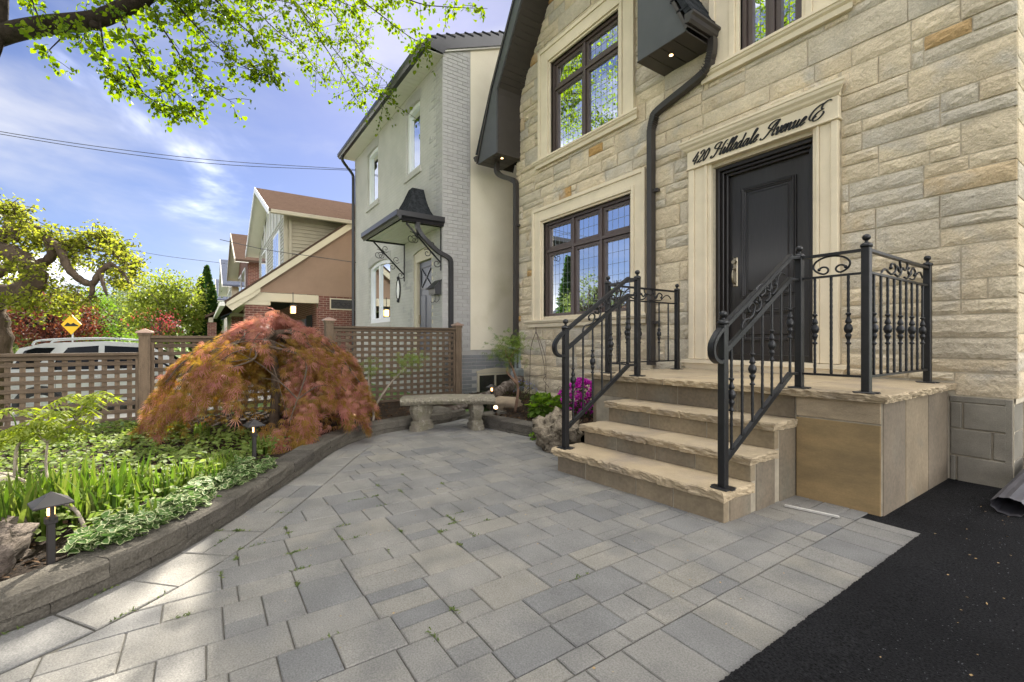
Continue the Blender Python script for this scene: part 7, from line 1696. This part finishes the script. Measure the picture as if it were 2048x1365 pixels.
# ---------------------------------------------------------------- next houses down the row
def rowhouse(label, x0, x1, yf, ez, pz, roof, wallm, trim, br=True):
    t = thing('row_house', label, 'house', ((x0+x1)/2, yf+3, gz(x1, yf)), 'row of gabled houses beyond the brick porch'); c = (x0+x1)/2
    obj('wall', MB().box(x0, x1, yf, yf+8, -1.2, ez).prism([(x0, ez), (x1, ez), (c, pz-.2)], 1, yf+.002, yf+8), wallm, t)
    for a, b in ((x1+.6, c), (x0-.6, c)): obj('roof', MB().prism([(a, ez-.15), (b, pz+.05), (b, pz-.06), (a, ez-.27)], 1, yf-.6, yf+8.2), roof, t); obj('barge_board', MB().prism([(a, ez-.14), (b, pz+.06), (b, pz-.2), (a, ez-.36)], 1, yf-.64, yf-.6), trim, t); obj('soffit', MB().prism([(a, ez-.27), (b, pz-.06), (b, pz-.09), (a, ez-.31)], 1, yf-.6, yf), 'white_vinyl', t)
    obj('porch_roof', MB().prism([(yf-1.9, 2.4), (yf+.1, 3.35), (yf+.1, 3.25), (yf-1.9, 2.28)], 0, x0-.2, x1+.2), roof, t)
    obj('porch_beam', MB().box(x0, x1, yf-1.75, yf-1.55, 2.05, 2.3), trim, t)
    for px_ in (x0+.1, x1-.6): obj('porch_pillar', MB().box(px_, px_+.45, yf-1.8, yf-1.4, -1.2, 2.05), 'red_brick_x' if br else trim, t)
    n = 2
    for k in range(n):
        a = x0+(x1-x0)*(.14+.42*k); b = a+(x1-x0)*.28; w = link('window', None, t, Vector((a, yf, 3.6))-wpos(t)); obj('frame', MB().box(a, b, yf-.06, yf-.01, 3.6, ez-.3, .01), 'white_trim', w)
        for q in range(2): p = a+.1+(b-a-.1)*q/2; obj('pane', MB().quad((p, yf-.064, 3.7), (p+(b-a-.3)/2, yf-.064, 3.7), (p+(b-a-.3)/2, yf-.064, ez-.4), (p, yf-.064, ez-.4)), 'glass_bright', w)
rowhouse('house with brown shingled gable next after the brick porch house', -36, -28.2, 2.0, 5.5, 7.5, 'shingle_brown', 'red_brick_x', 'beige_siding'); rowhouse('house with slate blue shingled gable behind the brown one', -48, -40.2, 1.8, 5.4, 7.7, 'shingle_blue', 'beige_siding', 'white_vinyl', False); rowhouse('farthest dark blue roofed house beside the cedars', -60, -52, 1.7, 5.2, 7.4, 'shingle_blue', 'grey_siding', 'beige_siding')
# ---------------------------------------------------------------- across the street (seen in the window glass)
def across(label, x0, x1, yb, wallm, roof, ez=5.4, pz=8):
    t = thing('opposite_house', label, 'house', ((x0+x1)/2, yb, -.7), 'houses across the street'); c = (x0+x1)/2
    obj('wall', MB().box(x0, x1, yb-8, yb, -1.2, ez), wallm, t); obj('roof', MB().prism([(x0-.4, ez), (x1+.4, ez), (c, pz)], 1, yb-8.4, yb+.4), roof, t)
    for z0 in (.8, 3.4):
        for k in range(3): a = x0+(x1-x0)*(.1+.3*k); w = obj('window', MB().box(a, a+1.3, yb, yb+.06, z0, z0+1.3), 'white_trim', t); obj('pane', MB().quad((a+.1, yb+.065, z0+.1), (a+1.2, yb+.065, z0+.1), (a+1.2, yb+.065, z0+1.2), (a+.1, yb+.065, z0+1.2)), 'glass_dim', w)
across('orange brick house across the street, mirrored in the lower window', -46, -37, -27, 'orange_brick', 'shingle_blue', 4.0, 6.4); across('beige house across the street, mirrored in the lower window', -34, -25, -26, 'beige_siding', 'shingle_brown', 3.6, 6.0); across('brick house across the street, mirrored in the right pane', -22, -13, -27, 'red_brick_y', 'shingle_brown', 4.2, 7.0); across('stucco house across the street behind the camera', -9, 0, -27, 'stucco', 'shingle_black', 5.2, 8); across('brick house across the street by the driveway', 4, 13, -27, 'orange_brick', 'shingle_brown', 5.2, 8)
def bare(name, label, b, h, seed):
    rs = np.random.RandomState(seed); t = thing(name, label, 'tree', b); mb = MB()
    def grow(p, d, l, r, k):
        e = p+d*l; mb.tube([p, p.lerp(e, .5)+Vector(rs.normal(size=3)*l*.05), e], [r, r*.85, r*.7], 5, False)
        if k:
            for _ in range(3): grow(e, (d+Vector(rs.normal(size=3)*.45)+Vector((0, 0, .12))).normalized(), l*.74, r*.62, k-1)
    grow(Vector(b), Vector((0, 0, 1)), h*.26, .34, 5); obj('branches', mb, 'bark_dark', t)
bare('bare_tree', 'leafless tree across the street, mirrored in the middle pane', (-27.5, -21.5, -.6), 9, 3)
b = Vector((-37, -22.5, -.6)); t = thing('spruce', 'dark spruce across the street, mirrored in the left pane', 'tree', b); rs = np.random.RandomState(9); n = 4200; k = rs.rand(n)**.75; a = rs.rand(n)*6.283; q = (1-k)*2.3*(.55+.45*np.sin(k*60)**2)*np.sqrt(rs.uniform(.2, 1, n)); P = np.stack([b.x+q*np.cos(a), b.y+q*np.sin(a), b.z+.8+k*10], 1)
obj('trunk', MB().tube([b, b+Vector((0, 0, 10))], [.2, .03], 7), 'bark_dark', t); leaves('foliage', P, np.stack([np.cos(a), np.sin(a), -.3+0*a], 1)+rs.normal(size=(n, 3))*.4, .42, 'lf_deep', t, 'diamond', .9, rs)
tree('street_tree', 'broad green tree across the street, mirrored between the houses', (-31.5, -20.5, -.6), 8, (-31.5, -20.5, 4.4), (2.8, 2.8, 2.8), 'lf_far', 110, 36, .22, 57, .25)
tree('street_maple', 'yellow-green tree across the street, mirrored in the right pane', (-19.5, -20.5, -.6), 6, (-19.5, -20.5, 3.4), (2.2, 2.2, 2.0), 'lf_yellow', 80, 36, .2, 55, .2)
tree('street_linden', 'large green tree by the road, mirrored in the upper right window', (-6.6, -6.3, -.4), 12, (-7.2, -5.2, 9.5), (3.4, 3.2, 3.2), 'lf_linden', 170, 36, .12, 56, .26, 'bark', .4)
